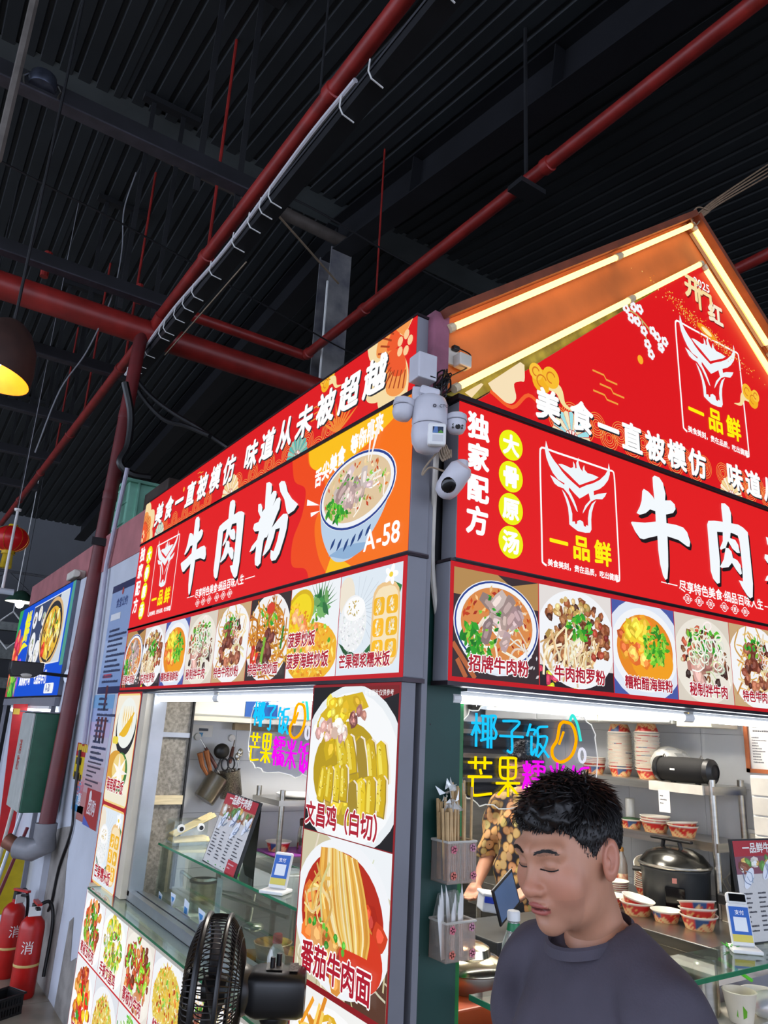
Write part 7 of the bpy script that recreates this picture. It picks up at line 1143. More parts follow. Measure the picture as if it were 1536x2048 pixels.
# glass counter shelf in the front window
ZG = 1.02; gs = thing('counter_shelf', 'thick green-edged glass shelf across the front window', 'glass shelf', (2.6, 1.6, ZG)); box(1.515, 4.1, 1.545, 1.745, ZG-0.012, ZG).build('pane', M_glass, gs); box(1.515, 4.1, 1.541, 1.545, ZG-0.013, ZG+0.001).build('edge', M_gedge, gs); box(1.511, 1.515, 1.541, 1.745, ZG-0.013, ZG+0.001).build('edge', M_gedge, gs)
for x in (2.55, 3.6): MB().tube([(x, 1.70, 0.85), (x, 1.70, ZG-0.013)], 0.022, 14).build('post', M_steel, gs, smooth=True)
p = Vector((1.615, 1.68, ZG+0.001)); t = thing('water_bottle', 'clear plastic bottle with white cap and green neck label on the glass shelf', 'bottle', p); T = Matrix.Translation(p)
MB().lathe([(0, 0), (0.03, 0), (0.034, 0.006), (0.0345, 0.105), (0.031, 0.13), (0.021, 0.158), (0.0155, 0.17), (0.0155, 0.187)], 28, T).build('body', glassmat('pet_plastic', '#e6e8e2', 0.14, 0.06, 0.16), t, smooth=True); MB().lathe([(0, 0.21), (0.016, 0.21), (0.018, 0.207), (0.018, 0.186), (0, 0.186)], 24, T).build('cap', M_white, t, smooth=True); MB().lathe([(0.0195, 0.160), (0.0197, 0.162), (0.0166, 0.1785), (0.016, 0.18)], 24, T, ).build('label', mat('green_label', '#0f7a4a', 0.4, var=0.1), t, smooth=True); MB().lathe([(0, 0.003), (0.031, 0.004), (0.0325, 0.01), (0.0325, 0.098), (0, 0.098)], 24, T).build('water', glassmat('water', '#dfe6e0', 0.10, 0.03), t, smooth=True)
pt = thing('stock_pot', 'steel pot with domed lid on the orange cabinet', 'pot', (1.82, 2.12, 0.90)); T = Matrix.Translation((1.84, 2.13, 0.90)); MB().lathe([(0, 0), (0.12, 0), (0.125, 0.01), (0.125, 0.05), (0.135, 0.055)], 36, T).build('body', M_steel, pt, smooth=True); MB().lathe([(0.132, 0.055), (0.128, 0.066), (0.10, 0.085), (0.075, 0.092), (0.07, 0.115), (0.05, 0.125), (0, 0.128)], 36, T).build('lid', mat('polished_lid', '#cfc6ae', 0.18, 1.0, var=0.08), pt, smooth=True)
solo(box(1.62, 2.0, 1.96, 2.30, 0.0, 0.899), 'orange_cabinet', mat('orange_laminate', '#d2561c', 0.4, var=0.15, vscale=5, stretch=(1, 1, 0.2)), 'orange laminate cabinet under the steel pot at the corner', 'cabinet', bevel=0.006)
solo(MB().lathe([(0, 0), (0.036, 0), (0.036, 0.15), (0.031, 0.155), (0, 0.156)], 22, Matrix.Translation((2.50, 1.69, 0.85))), 'steel_canister', M_steel, 'steel canister under the glass shelf beside the paper cup', 'canister', smooth=True)
solo(box(1.95, 4.2, 1.56, 1.80, 0.80, 0.85), 'front_worktop', mat('pale_worktop', '#b9b4a8', 0.35, var=0.1), 'pale worktop below the glass shelf', 'worktop')
p = Vector((2.545, 1.60, 0.851)); t = thing('paper_cup', 'cream paper cup with a green leaf print under the glass shelf', 'cup', p); MB().lathe([(0, 0), (0.036, 0), (0.052, 0.085), (0.054, 0.088), (0.05, 0.09), (0.046, 0.08), (0.034, 0.01), (0, 0.01)], 28, Matrix.Translation(p)).build('cup', mat('cream_paper', '#e3d8c2', 0.5, var=0.05), t, smooth=True)
d = Vector((-0.85, -0.52, 0)); lf = MB(); Rr = [(0.0, 0.0), (0.018, 0.012), (0.02, 0.03), (0.004, 0.05), (-0.008, 0.03), (-0.012, 0.012)]
lf.add([tuple(p+d*(0.0375+0.19*zz)*1.0+Vector((-d.y, d.x, 0))*xx+Vector((0, 0, 0.012+zz))) for xx, zz in Rr], [tuple(range(6))]); lf.build('leaf_print', mat('leaf_green', '#6fb82a', 0.5, var=0.15), t)
solo(MB().tube([(2.72, 1.66, 0.93), (2.60, 1.70, 1.0)], 0.006, 8), 'green_straw', mat('straw_green', '#58c82a', 0.4, var=0.1), 'thick green straw leaning behind the paper cup', 'straw'); bowl('plain paper bowl of sauce beside the green straw', (2.74, 1.64, 0.851), 0, s=0.9)
solo(MB().ball((2.68, 1.585, 0.885), (0.075, 0.05, 0.04), 18, 10), 'food_bag', glassmat('bag_film'), 'white plastic bag in front of the paper cup', 'bag', smooth=True)
pay_stand('tall white payment stand with small screen on the front glass shelf', Vector((2.70, 1.665, ZG+0.001)), -0.75, 0.135, True)
menu_stand('dark framed menu stand on the front glass shelf', (2.80, 1.715, ZG+0.004), (3.12, 1.66, ZG+0.004), (2.80, 1.745, 1.36), (3.12, 1.70, 1.36), 1, 5, False)  # picture band printed in plum on this one
for k in range(7): solo(MB().prism([(0, 0), (0.012, 0.006), (0.035, 0), (0.012, -0.006)], 0, 0.0015, Matrix.Translation((2.66+0.005*k, 1.70, ZG+0.004)) @ Matrix.Rotation(k*0.9, 4, 'Z') @ Matrix.Rotation(-0.4, 4, 'Y')), 'plastic_leaf', mat('plastic_grass'), 'small bright green plastic leaf at the foot of the tall payment stand', 'leaf', group='plastic leaves by the payment stand')
tbm = frontM(0, 0, 0); tb = thing('order_tablet', 'black order tablet leaning behind the glass shelf', 'tablet', (2.40, 2.50, 0.9)); Mt = Matrix.Translation((2.335, 2.50, 0.945)) @ Matrix.Rotation(-0.35, 4, 'Y') @ Matrix.Rotation(0.35, 4, 'Z') @ Matrix(((1, 0, 0, 0), (0, 0, -1, 0), (0, 1, 0, 0), (0, 0, 0, 1)))
MB().box(0, 0.20, 0, 0.15, -0.01, 0, Mt).build('case', M_black, tb, bevel=0.006); MB().box(0.012, 0.188, 0.012, 0.138, 0, 0.001, Mt).build('screen', mat('tablet_screen', '#3a4a66', 0.15, var=0.1, emit='#4a6288', es=0.5), tb)
solo(box(2.2, 2.8, 2.38, 2.72, 0.0, 0.93), 'prep_table', mat('dark_prep', '#2c2e2c', 0.5, var=0.2), 'dark prep table under the order tablet', 'table', bevel=0.005)
# ================================================================ pedestal fan by the aisle window
fa_d = Vector((-0.865, 0.50, 0)).normalized(); fc_ = ond(447, 1978, 2.12)
FMx = Matrix.Translation(fc_) @ rotm(fa_d).to_4x4()      # local z = blowing direction
M_fan = mat('fan_black', '#121214', 0.35, var=0.2); M_wire = mat('fan_wire', '#2a2624', 0.35, 0.5, var=0.2)
base_p = Vector((fc_.x-fa_d.x*0.13, fc_.y-fa_d.y*0.13, 0)); fan_t = thing('pedestal_fan', 'black pedestal fan blowing along the aisle beside the stall window', 'fan', base_p)
def fb(mb, n, m, **k): mb.v = [tuple(FMx @ Vector(p)) for p in mb.v]; return mb.build(n, m, fan_t, **k)
RF = 0.187
fb(MB().tube([(RF*math.cos(a), RF*math.sin(a), 0.0) for a in np.linspace(0, 6.2832, 49)[:-1]], 0.007, 8, closed=True), 'rim_ring', M_fan, smooth=True); fb(MB().tube([(RF*math.cos(a), RF*math.sin(a), 0.062) for a in np.linspace(0, 6.2832, 49)[:-1]], 0.0095, 8, closed=True), 'rim_ring', M_fan, smooth=True)
for rr, zz in ((0.13, -0.042), (0.158, -0.03)): fb(MB().tube([(rr*math.cos(a), rr*math.sin(a), zz) for a in np.linspace(0, 6.2832, 41)[:-1]], 0.0018, 5, closed=True), 'grille_ring', M_wire)
w0 = MB().tube([(0.058, 0, -0.052), (0.10, 0, -0.05), (0.14, 0, -0.036), (0.172, 0, -0.014), (RF, 0, 0.004), (RF+0.002, 0, 0.03), (RF, 0, 0.06), (0.165, 0, 0.085), (0.12, 0, 0.102), (0.05, 0, 0.108)], 0.0019, 5)
wv = list(w0.v); wo = None
for k in range(78):
    if wo is None:
        wo = w0.build('grille_wire', M_wire, fan_t, smooth=True, local=True); wo.matrix_basis = MW[fan_t.name].inverted() @ FMx; continue
    c = wo.copy(); COL.objects.link(c); c.parent = fan_t; c.matrix_basis = MW[fan_t.name].inverted() @ FMx @ Matrix.Rotation(6.28319*k/78, 4, 'Z')
fb(MB().lathe([(0, 0.112), (0.04, 0.111), (0.052, 0.104), (0.05, 0.098)], 24), 'front_badge', M_fan, smooth=True)
fb(MB().lathe([(0.0, -0.01), (0.035, -0.008), (0.04, 0.03), (0.03, 0.06), (0, 0.065)], 20), 'hub', M_fan, smooth=True)
for k in range(5):
    b = MB(); n1, n2 = 7, 5
    for i in range(n1):
        r = 0.035+0.135*i/(n1-1)
        for j in range(n2): a = (j/(n2-1)-0.5)*(0.55+0.5*math.sin(3.0*i/(n1-1)))+1.2566*k+0.25*i/(n1-1); b.v.append((r*math.cos(a), r*math.sin(a), 0.03+0.035*(j/(n2-1)-0.5)))
    b.f = [(i*n2+j, i*n2+j+1, (i+1)*n2+j+1, (i+1)*n2+j) for i in range(n1-1) for j in range(n2-1)]; fb(b, 'blade', mat('fan_blade', '#2c2a2c', 0.3, var=0.1), smooth=True)
fb(MB().lathe([(0, -0.053), (0.064, -0.053), (0.066, -0.058), (0.06, -0.075), (0.055, -0.08), (0, -0.08)], 28), 'back_collar', M_fan, smooth=True)
# motor housing: rounded box whose top carries the knobs (local y is up)
mh = MB(); sec = [(math.copysign(abs(math.cos(a))**0.55, math.cos(a)), math.copysign(abs(math.sin(a))**0.55, math.sin(a))) for a in np.linspace(0, 6.2832, 29)[:-1]]
pr = [(-0.062, 0.05), (-0.085, 0.062), (-0.10, 0.066), (-0.215, 0.064), (-0.232, 0.058), (-0.236, 0.045), (-0.236, 0.0)]
up_l = (FMx.to_3x3().inverted() @ Vector((0, 0, 1))).normalized(); sd_l = Vector((0, 0, 1)).cross(up_l).normalized()
for z, r in pr:
    for cx, sy in sec: p = sd_l*(cx*r)+up_l*(sy*r*(0.98 if sy < 0 else 0.92)); mh.v.append((p.x, p.y, z))
ns = len(sec); mh.f = [(i*ns+j, i*ns+(j+1) % ns, (i+1)*ns+(j+1) % ns, (i+1)*ns+j) for i in range(len(pr)-1) for j in range(ns)]
fb(mh, 'motor_housing', M_fan, smooth=True)
def kb(z, s, h, r): a = up_l*0.05+sd_l*s; b_ = up_l*(0.062+h)+sd_l*s; return MB().tube([(a.x, a.y, z), (b_.x, b_.y, z)], r, 10)
fb(kb(-0.135, -0.01, 0.026, 0.007), 'knob', M_fan, smooth=True); fb(kb(-0.152, 0.012, 0.03, 0.008), 'knob', M_fan, smooth=True)
def plate(z0, z1, s0, s1, h): 
    P_ = [sd_l*s+up_l*h for s in (s0, s1)]; return MB().add([(P_[0].x, P_[0].y, z0), (P_[1].x, P_[1].y, z0), (P_[1].x, P_[1].y, z1), (P_[0].x, P_[0].y, z1)], [(0, 1, 2, 3)])
fb(plate(-0.118, -0.165, -0.035, 0.035, 0.0618), 'control_plate', mat('grey_plate', '#5a5c5c', 0.4, var=0.2)); fb(plate(-0.185, -0.21, -0.04, 0.04, 0.0615), 'rating_label', mat('label_grey', '#9a9a98', 0.5, col2='#3a3a3a', vscale=160))
q = FMx @ Vector((0, 0, -0.15)); MB().tube([q+Vector((0, 0, -0.05)), q+Vector((0, 0, -0.12)), (q.x, q.y, 0.45)], [0.035, 0.022, 0.016], 14).build('neck', M_fan, fan_t, smooth=True); MB().tube([(q.x, q.y, 0.45), (q.x, q.y, 0.03)], 0.02, 14).build('pole', M_fan, fan_t, smooth=True); MB().lathe([(0, 0), (0.13, 0), (0.135, 0.012), (0.06, 0.035), (0.03, 0.06), (0, 0.06)], 32, Matrix.Translation((q.x, q.y, 0))).build('base', M_fan, fan_t, smooth=True); MB().ball(q+Vector((0, 0, -0.06)), (0.045, 0.045, 0.04)).build('tilt_joint', M_fan, fan_t, smooth=True)
# ================================================================ people: smooth-blended bodies polygonised by surface nets
def snet(F, lo, h):
    S = F < 0; nx, ny, nz = F.shape
    P = np.zeros((nx-1, ny-1, nz-1, 3), np.float32); N = np.zeros((nx-1, ny-1, nz-1), np.float32)
    crn = [(a, b, c) for a in (0, 1) for b in (0, 1) for c in (0, 1)]
    sl = lambda a, n: slice(a, n-1+a)
    for i, p in enumerate(crn):
        for q in crn[i+1:]:
            if sum(abs(p[k]-q[k]) for k in range(3)) != 1: continue
            A = F[sl(p[0], nx), sl(p[1], ny), sl(p[2], nz)]; B = F[sl(q[0], nx), sl(q[1], ny), sl(q[2], nz)]; m = (A < 0) != (B < 0)
            t = np.where(m, A/np.where(m, A-B, 1), 0)
            for k in range(3): P[..., k] += np.where(m, p[k]+t*(q[k]-p[k]), 0)
            N += m
    act = N > 0; idx = -np.ones(act.shape, int); idx[act] = np.arange(act.sum()); I = np.argwhere(act)
    V = (I+P[act]/N[act][:, None])*h+np.array(lo); Q = []
    for ax in range(3):
        o1, o2 = (ax+1) % 3, (ax+2) % 3; sA = [slice(None)]*3; sB = [slice(None)]*3; sA[ax] = slice(0, F.shape[ax]-1); sB[ax] = slice(1, None); a, b = S[tuple(sA)], S[tuple(sB)]; ch = a != b
        e = np.argwhere(ch); e = e[(e[:, o1] > 0) & (e[:, o2] > 0) & (e[:, o1] < F.shape[o1]-1) & (e[:, o2] < F.shape[o2]-1)]
        def cell(d1, d2): c = e.copy(); c[:, o1] -= d1; c[:, o2] -= d2; return idx[c[:, 0], c[:, 1], c[:, 2]]
        q = np.stack([cell(1, 1), cell(0, 1), cell(0, 0), cell(1, 0)], 1); fl = ~a[e[:, 0], e[:, 1], e[:, 2]]; q[fl] = q[fl][:, ::-1]; Q.append(q)
    Q = np.concatenate(Q); return V, Q
def smin(a, b, k): h = np.clip(0.5+0.5*(b-a)/k, 0, 1); return b+(a-b)*h-k*h*(1-h)
def smax(a, b, k): return -smin(-a, -b, k)
def ell(p, c, r): q = (p-np.array(c, np.float32))/np.array(r, np.float32); k0 = np.sqrt((q*q).sum(-1)); k1 = np.sqrt(((q/np.array(r, np.float32))**2).sum(-1)); return k0*(k0-1)/np.maximum(k1, 1e-6)
def caps(p, a, b, ra, rb=None):
    rb = ra if rb is None else rb; a = np.array(a, np.float32); b = np.array(b, np.float32); d = b-a; t = np.clip(((p-a) @ d)/(d @ d), 0, 1); return np.sqrt(((p-a-t[..., None]*d)**2).sum(-1))-(ra+(rb-ra)*t)
def grid(lo, hi, h): n = [int((hi[k]-lo[k])/h)+2 for k in range(3)]; g = np.stack(np.meshgrid(*[lo[k]+h*np.arange(n[k]) for k in range(3)], indexing='ij'), -1).astype(np.float32); return g
def mesh_of(fn, lo, hi, h): return snet(fn(grid(lo, hi, h)), lo, h)
# head: front is -y, the person's left is +x, origin between the ears
def head_sdf(p):
    ax = np.abs(p[..., 0]); m = np.stack([ax, p[..., 1], p[..., 2]], -1)
    d = ell(p, (0, 0.018, 0.032), (0.075, 0.094, 0.086)); d = smin(d, ell(p, (0, -0.034, -0.018), (0.066, 0.062, 0.086)), 0.03); d = smin(d, ell(p, (0, -0.028, -0.070), (0.061, 0.057, 0.042)), 0.025)
    d = smin(d, ell(p, (0, -0.076, -0.096), (0.024, 0.018, 0.019)), 0.02); d = smin(d, ell(m, (0.043, -0.062, -0.03), (0.026, 0.023, 0.03)), 0.02); d = smin(d, caps(m, (0.008, -0.088, 0.026), (0.045, -0.074, 0.028), 0.012), 0.015)
    d = smax(d, -ell(m, (0.032, -0.102, 0.006), (0.017, 0.016, 0.012)), 0.014); d = smin(d, ell(m, (0.031, -0.0735, 0.005), (0.0165, 0.0155, 0.0145)), 0.004)
    d = smin(d, caps(p, (0, -0.086, 0.018), (0, -0.108, -0.028), 0.0075, 0.0115), 0.012); d = smin(d, ell(p, (0, -0.110, -0.031), (0.014, 0.0125, 0.0115)), 0.008); d = smin(d, ell(m, (0.0135, -0.099, -0.034), (0.0085, 0.011, 0.008)), 0.006); d = smax(d, -ell(m, (0.007, -0.106, -0.0435), (0.004, 0.006, 0.004)), 0.004)
    d = smin(d, ell(p, (0, -0.088, -0.058), (0.025, 0.012, 0.016)), 0.012); d = smin(d, ell(p, (0, -0.0985, -0.0585), (0.022, 0.0075, 0.0055)), 0.004); d = smin(d, ell(p, (0, -0.0965, -0.0695), (0.019, 0.009, 0.0072)), 0.004); d = smax(d, -ell(p, (0, -0.1075, -0.0637), (0.025, 0.011, 0.0014)), 0.0025); d = smax(d, -ell(p, (0, -0.102, -0.082), (0.018, 0.01, 0.006)), 0.008)
    e = np.stack([m[..., 0], m[..., 1]-0.25*(m[..., 2]+0.005), m[..., 2]], -1); er = ell(e, (0.079, 0.020, -0.006), (0.009, 0.021, 0.034)); er = smax(er, -ell(e, (0.0885, 0.013, -0.001), (0.010, 0.012, 0.022)), 0.003); er = smin(er, ell(e, (0.0815, 0.008, -0.008), (0.006, 0.006, 0.009)), 0.004); d = smin(d, er, 0.007)
    d = smin(d, caps(p, (0, 0.018, -0.05), (0, 0.040, -0.165), 0.052, 0.052), 0.03); return d
HC = ([-0.13, -0.078, -0.06, -0.042, -0.030, -0.012, 0.000, 0.028, 0.045, 0.07, 0.12], [0.074, 0.060, 0.058, 0.046, 0.018, -0.014, 0.020, 0.030, -0.008, -0.05, -0.060])
def hair_sdf(p):
    x, y, z = p[..., 0], p[..., 1], p[..., 2]; n = 0.0016*np.sin(x*190+y*90)*np.sin(y*140+z*80+1)+0.0014*np.sin(z*220+x*120)
    d = ell(p, (0, 0.018, 0.040), (0.0805, 0.1015, 0.0895))+n
    d = smin(d, ell(p, (0.005, -0.050, 0.084), (0.058, 0.040, 0.030))+n*2, 0.02)
    cut = np.interp(y, HC[0], HC[1])+0.004*np.sin(x*150+1)+0.003*np.sin(x*330)
    return smax(d, -(z-cut), 0.004)
SKIN, LIP, CHEEK = np.array(H('#c08a6e')), np.array(H('#a85a50')), np.array(H('#bf7460'))
def head_col(v):
    x, y, z = v[:, 0], v[:, 1], v[:, 2]; c = np.tile(SKIN, (len(v), 1)); g = lambda d, s: np.exp(-(d/s)**2)[:, None]
    c = c+(CHEEK-c)*0.55*g(np.sqrt((np.abs(x)-0.042)**2+(z+0.03)**2+(y+0.07)**2), 0.032); c = c+(CHEEK-c)*0.6*g(np.sqrt(x**2+(z+0.03)**2+(y+0.11)**2), 0.018)
    lp = ((x/0.024)**2+((z+0.0645)/0.0115)**2 < 1) & (y < -0.085); c[lp] = LIP; ln = lp & (np.abs(z+0.0637) < 0.0018); c[ln] = LIP*0.35
    ey = (((np.abs(x)-0.031)/0.017)**2+((z-0.0005)/0.0035)**2 < 1) & (y < -0.07); c[ey] *= 0.7; br = (((np.abs(x)-0.032)/0.021)**2+((z-0.029-0.1*(np.abs(x)-0.03))/0.0055)**2 < 1) & (y < -0.06); c[br] = c[br]*0.62
    ey2 = (((np.abs(x)-0.031)/0.02)**2+((z-0.012)/0.006)**2 < 1) & (y < -0.07); c[ey2] *= 0.93; st = (z < -0.048) & (y < -0.05) & ~lp; c[st] = c[st]*np.array([0.90, 0.91, 0.93]); er = (np.abs(x) > 0.074) & (np.abs(z+0.005) < 0.04); c[er] = c[er]+(CHEEK-c[er])*0.5
    return c
def hand_prims(w, d, s):
    """palm and five bent fingers hanging from wrist w along direction d; s = +1 left hand"""
    w, d = np.array(w, float), np.array(d, float); d /= np.linalg.norm(d); side = np.cross(d, [0, 0, 1.0]); side = side if np.linalg.norm(side) > 0.2 else np.array([0, -1.0, 0]); side /= np.linalg.norm(side); nrm = np.cross(side, d); out = [(w, w+d*0.05, 0.026, 0.030)]
    for k in range(4):
        o = (k-1.5)*0.019; a = w+d*0.08+side*o; L_ = (0.062, 0.074, 0.070, 0.054)[k]; b = a+d*L_*0.5+nrm*0.006; c = b+d*L_*0.38+nrm*0.022; out += [(w+d*0.03+side*o*0.8, a, 0.013, 0.0105), (a, b, 0.0098, 0.009), (b, c, 0.009, 0.0075)]
    a = w+d*0.03-side*0.03*1; b = a+d*0.035-side*0.02+nrm*0.008; c = b+d*0.03+nrm*0.012; return out+[(w+d*0.01-side*0.015, a, 0.014, 0.012), (a, b, 0.0115, 0.010), (b, c, 0.010, 0.008)]
M_skin = None
def skin_material():
    global M_skin
    if M_skin: return M_skin
    M_skin = printmat('skin', 0, 0.48); p = M_skin.node_tree.nodes['Principled BSDF']; p.inputs['Subsurface Weight'].default_value = 0.12; p.inputs['Subsurface Radius'].default_value = (0.010, 0.004, 0.0025); p.inputs['Subsurface Scale'].default_value = 1.0; return M_skin
def build_arr(name, V, Q, m, parent, M, cols=None, lap=1):
    V = V.copy()
    for _ in range(lap):      # light Laplacian relaxation
        S = np.zeros_like(V); C = np.zeros(len(V))
        for a, b in ((0, 1), (1, 2), (2, 3), (3, 0)):
            np.add.at(S, Q[:, a], V[Q[:, b]]); np.add.at(C, Q[:, a], 1); np.add.at(S, Q[:, b], V[Q[:, a]]); np.add.at(C, Q[:, b], 1)
        V = V*0.45+0.55*S/np.maximum(C, 1)[:, None]
    Mn = np.array(M); W = V @ Mn[:3, :3].T+Mn[:3, 3]; me = bpy.data.meshes.new(name); me.from_pydata(W.tolist(), [], Q.tolist()); me.update()
    if cols is not None: at = me.color_attributes.new('Col', 'FLOAT_COLOR', 'POINT'); at.data.foreach_set('color', np.concatenate([cols, np.ones((len(cols), 1))], 1).astype(np.float32).ravel())
    me.materials.append(m)
    for p in me.polygons: p.use_smooth = True
    o = bpy.data.objects.new(name, me); COL.objects.link(o); MW[o.name] = Matrix.Identity(4)
    if parent is not None:
        me.transform(MW[parent.name].inverted()); adopt(o, parent)
    return o
def person(label, pos, yaw_b, headM, J, shirt_m, trouser_m, sleeve=0.62, hair_m=None, seed=1, detail=0.0026, sc=1.0, bw=1.0):
    """J: joints in body space (front -y, left +x): shL, elL, wrL, shR, elR, wrR, knL, anL, knR, anR"""
    B = Matrix.Translation(Vector(pos)) @ Matrix.Rotation(yaw_b, 4, 'Z') @ Matrix.Scale(sc, 4) @ Matrix.Diagonal((bw, 1, 1, 1)); t = thing('person', label, 'person', M=B)
    def torso(p, o=0.0):
        d = ell(p, (0, 0.012, 1.21), (0.165+o, 0.112+o, 0.175+o)); d = smin(d, ell(p, (0, 0.0, 1.02), (0.15+o, 0.108+o, 0.17+o)), 0.05); d = smin(d, caps(p, (-0.145, 0.018, 1.338), (0.145, 0.018, 1.338), 0.05+o), 0.05); d = smin(d, caps(p, (-0.05, 0.035, 1.395), (-0.15, 0.02, 1.345), 0.036+o), 0.04); return smin(d, caps(p, (0.05, 0.035, 1.395), (0.15, 0.02, 1.345), 0.036+o), 0.04)
    hp = [x for s, n in ((1, 'L'), (-1, 'R')) for x in hand_prims(J['wr'+n], np.array(J['wr'+n])-np.array(J['el'+n]), s)]
    def body(p):
        d = torso(p); d = smin(d, ell(p, (0, 0.012, 0.90), (0.15, 0.115, 0.12)), 0.06); d = smin(d, caps(p, (0, 0.03, 1.34), (0, 0.022, 1.405), 0.056, 0.052), 0.03)
        for n, s in (('L', 1), ('R', -1)):
            d = smin(d, caps(p, J['sh'+n], J['el'+n], 0.050, 0.041), 0.03); d = smin(d, caps(p, J['el'+n], J['wr'+n], 0.040, 0.027), 0.02); d = smin(d, caps(p, (s*0.085, 0.012, 0.86), J['kn'+n], 0.082, 0.055), 0.04); d = smin(d, caps(p, J['kn'+n], J['an'+n], 0.054, 0.036), 0.02); a = np.array(J['an'+n]); d = smin(d, caps(p, a+[0, 0.02, -0.05], a+[0, -0.15, -0.065], 0.036, 0.028), 0.02)
        for a, b, ra, rb in hp: d = smin(d, caps(p, a, b, ra, rb), 0.006)
        return d
    js = np.array([J[k] for k in J]); lo = np.minimum(js.min(0), [-0.3, -0.25, 0.0])-0.16; hi = np.maximum(js.max(0), [0.3, 0.2, 1.47])+0.16; lo[2] = -0.02; hi[2] = 1.47
    V1, Q1 = mesh_of(body, lo, hi, 0.0085); V2, Q2 = mesh_of(head_sdf, (-0.115, -0.145, -0.235), (0.115, 0.135, 0.135), detail); c2 = head_col(V2); Hm = np.array(B.inverted() @ headM); V2w = V2 @ Hm[:3, :3].T+Hm[:3, 3]
    V = np.concatenate([V1, V2w]); Q = np.concatenate([Q1, Q2+len(V1)]); c1 = np.tile(SKIN, (len(V1), 1)); build_arr('body', V, Q, skin_material(), t, B, np.concatenate([c1, c2]), lap=1)
    # hair: mass plus tapered locks
    V3, Q3 = mesh_of(hair_sdf, (-0.115, -0.14, -0.09), (0.115, 0.15, 0.16), 0.0042); rg = random.Random(seed); vs, fs = [tuple(v) for v in V3], [tuple(q) for q in Q3]
    C0, R0 = Vector((0, 0.018, 0.040)), Vector((0.0805, 0.1015, 0.0895))
    def onhead(q, lift): n = Vector(((q.x-C0.x)/R0.x, (q.y-C0.y)/R0.y, (q.z-C0.z)/R0.z)); n = n.normalized(); return Vector((C0.x+n.x*(R0.x+lift), C0.y+n.y*(R0.y+lift), C0.z+n.z*(R0.z+lift)))
    crown = Vector((0.01, 0.06, 0.14))
    for k in range(4600):
        a = rg.uniform(0, 6.283); zz = rg.uniform(-0.75, 1.0); r_ = math.sqrt(max(0, 1-zz*zz)); p0 = onhead(C0+Vector((r_*math.cos(a)*0.08, r_*math.sin(a)*0.10, zz*0.09)), -0.002)
        if p0.z < float(np.interp(p0.y, HC[0], HC[1]))+0.003: continue
        top = max(0.0, min(1.0, (p0.z-0.05)/0.05)); fr = max(0.0, min(1.0, -p0.y/0.06)); d = (p0-crown); d = d.normalized() if d.length > 1e-4 else Vector((0, -1, 0))
        d = (d*(0.5+0.5*(1-top))+Vector((rg.uniform(-.7, .9)*top+rg.uniform(-.2, .2), -0.5*fr*top+rg.uniform(-.35, .35)*top, 0))).normalized(); L_ = rg.uniform(0.016, 0.034)*(0.45+0.75*top); lift = (0.003+0.010*top+0.010*fr*top)*rg.uniform(0.3, 1.25)
        pts = [p0, onhead(p0+d*L_*0.4, lift*0.6), onhead(p0+d*L_*0.75, lift), onhead(p0+d*L_, lift*(1.0+0.5*top))]; n = (p0-C0).normalized(); s_ = d.cross(n); s_ = s_.normalized() if s_.length > 1e-3 else Vector((1, 0, 0)); w = rg.uniform(0.0008, 0.0017)*(0.7+0.8*top); b = len(vs)
        for i, q in enumerate(pts[:3]): ww = w*(1, 1, 0.7)[i]; vs += [tuple(q-s_*ww), tuple(q+n*ww*0.7), tuple(q+s_*ww)]
        vs.append(tuple(pts[3]))
        for i in range(2): fs += [(b+3*i+j, b+3*i+(j+1) % 3, b+3*i+3+(j+1) % 3, b+3*i+3+j) for j in range(3)]
        fs += [(b+6+j, b+6+(j+1) % 3, b+9) for j in range(3)]
    for k in range(60):        # loose fringe over the forehead
        u = rg.uniform(-0.060, 0.045); p0 = Vector((u, -0.078+3.5*u*u, 0.080+rg.uniform(-.004, .008))); L_ = rg.uniform(0.010, 0.026); w = rg.uniform(0.0007, 0.0016); b = len(vs); dirx = rg.uniform(-0.9, 0.3)
        pts = [p0, p0+Vector((dirx*L_*0.3, -0.010, -L_*0.3)), p0+Vector((dirx*L_*0.8, -0.011, -L_*0.7)), p0+Vector((dirx*L_*1.4, -0.006, -L_*1.0))]
        for i, q in enumerate(pts[:3]): ww = w*(1-0.25*i); vs += [tuple(q+Vector((-ww, 0, 0))), tuple(q+Vector((0, -ww*0.7, 0))), tuple(q+Vector((ww, 0, 0)))]
        vs.append(tuple(pts[3]))
        for i in range(2): fs += [(b+3*i+j, b+3*i+(j+1) % 3, b+3*i+3+(j+1) % 3, b+3*i+3+j) for j in range(3)]
        fs += [(b+6+j, b+6+(j+1) % 3, b+9) for j in range(3)]
    mb = MB(); mb.v = [tuple(headM @ Vector(v)) for v in vs]; mb.f = fs; mb.build('hair', hair_m or mat('black_hair', '#0d090a', 0.5, var=0.4, vscale=60), t, smooth=True)
    ys = np.linspace(-0.135, -0.05, 120)
    def surf(x, z): g = np.stack([np.full(120, x), ys, np.full(120, z)], -1).astype(np.float32); d = head_sdf(g); i = int(np.argmax(d < 0)); return float(ys[i])
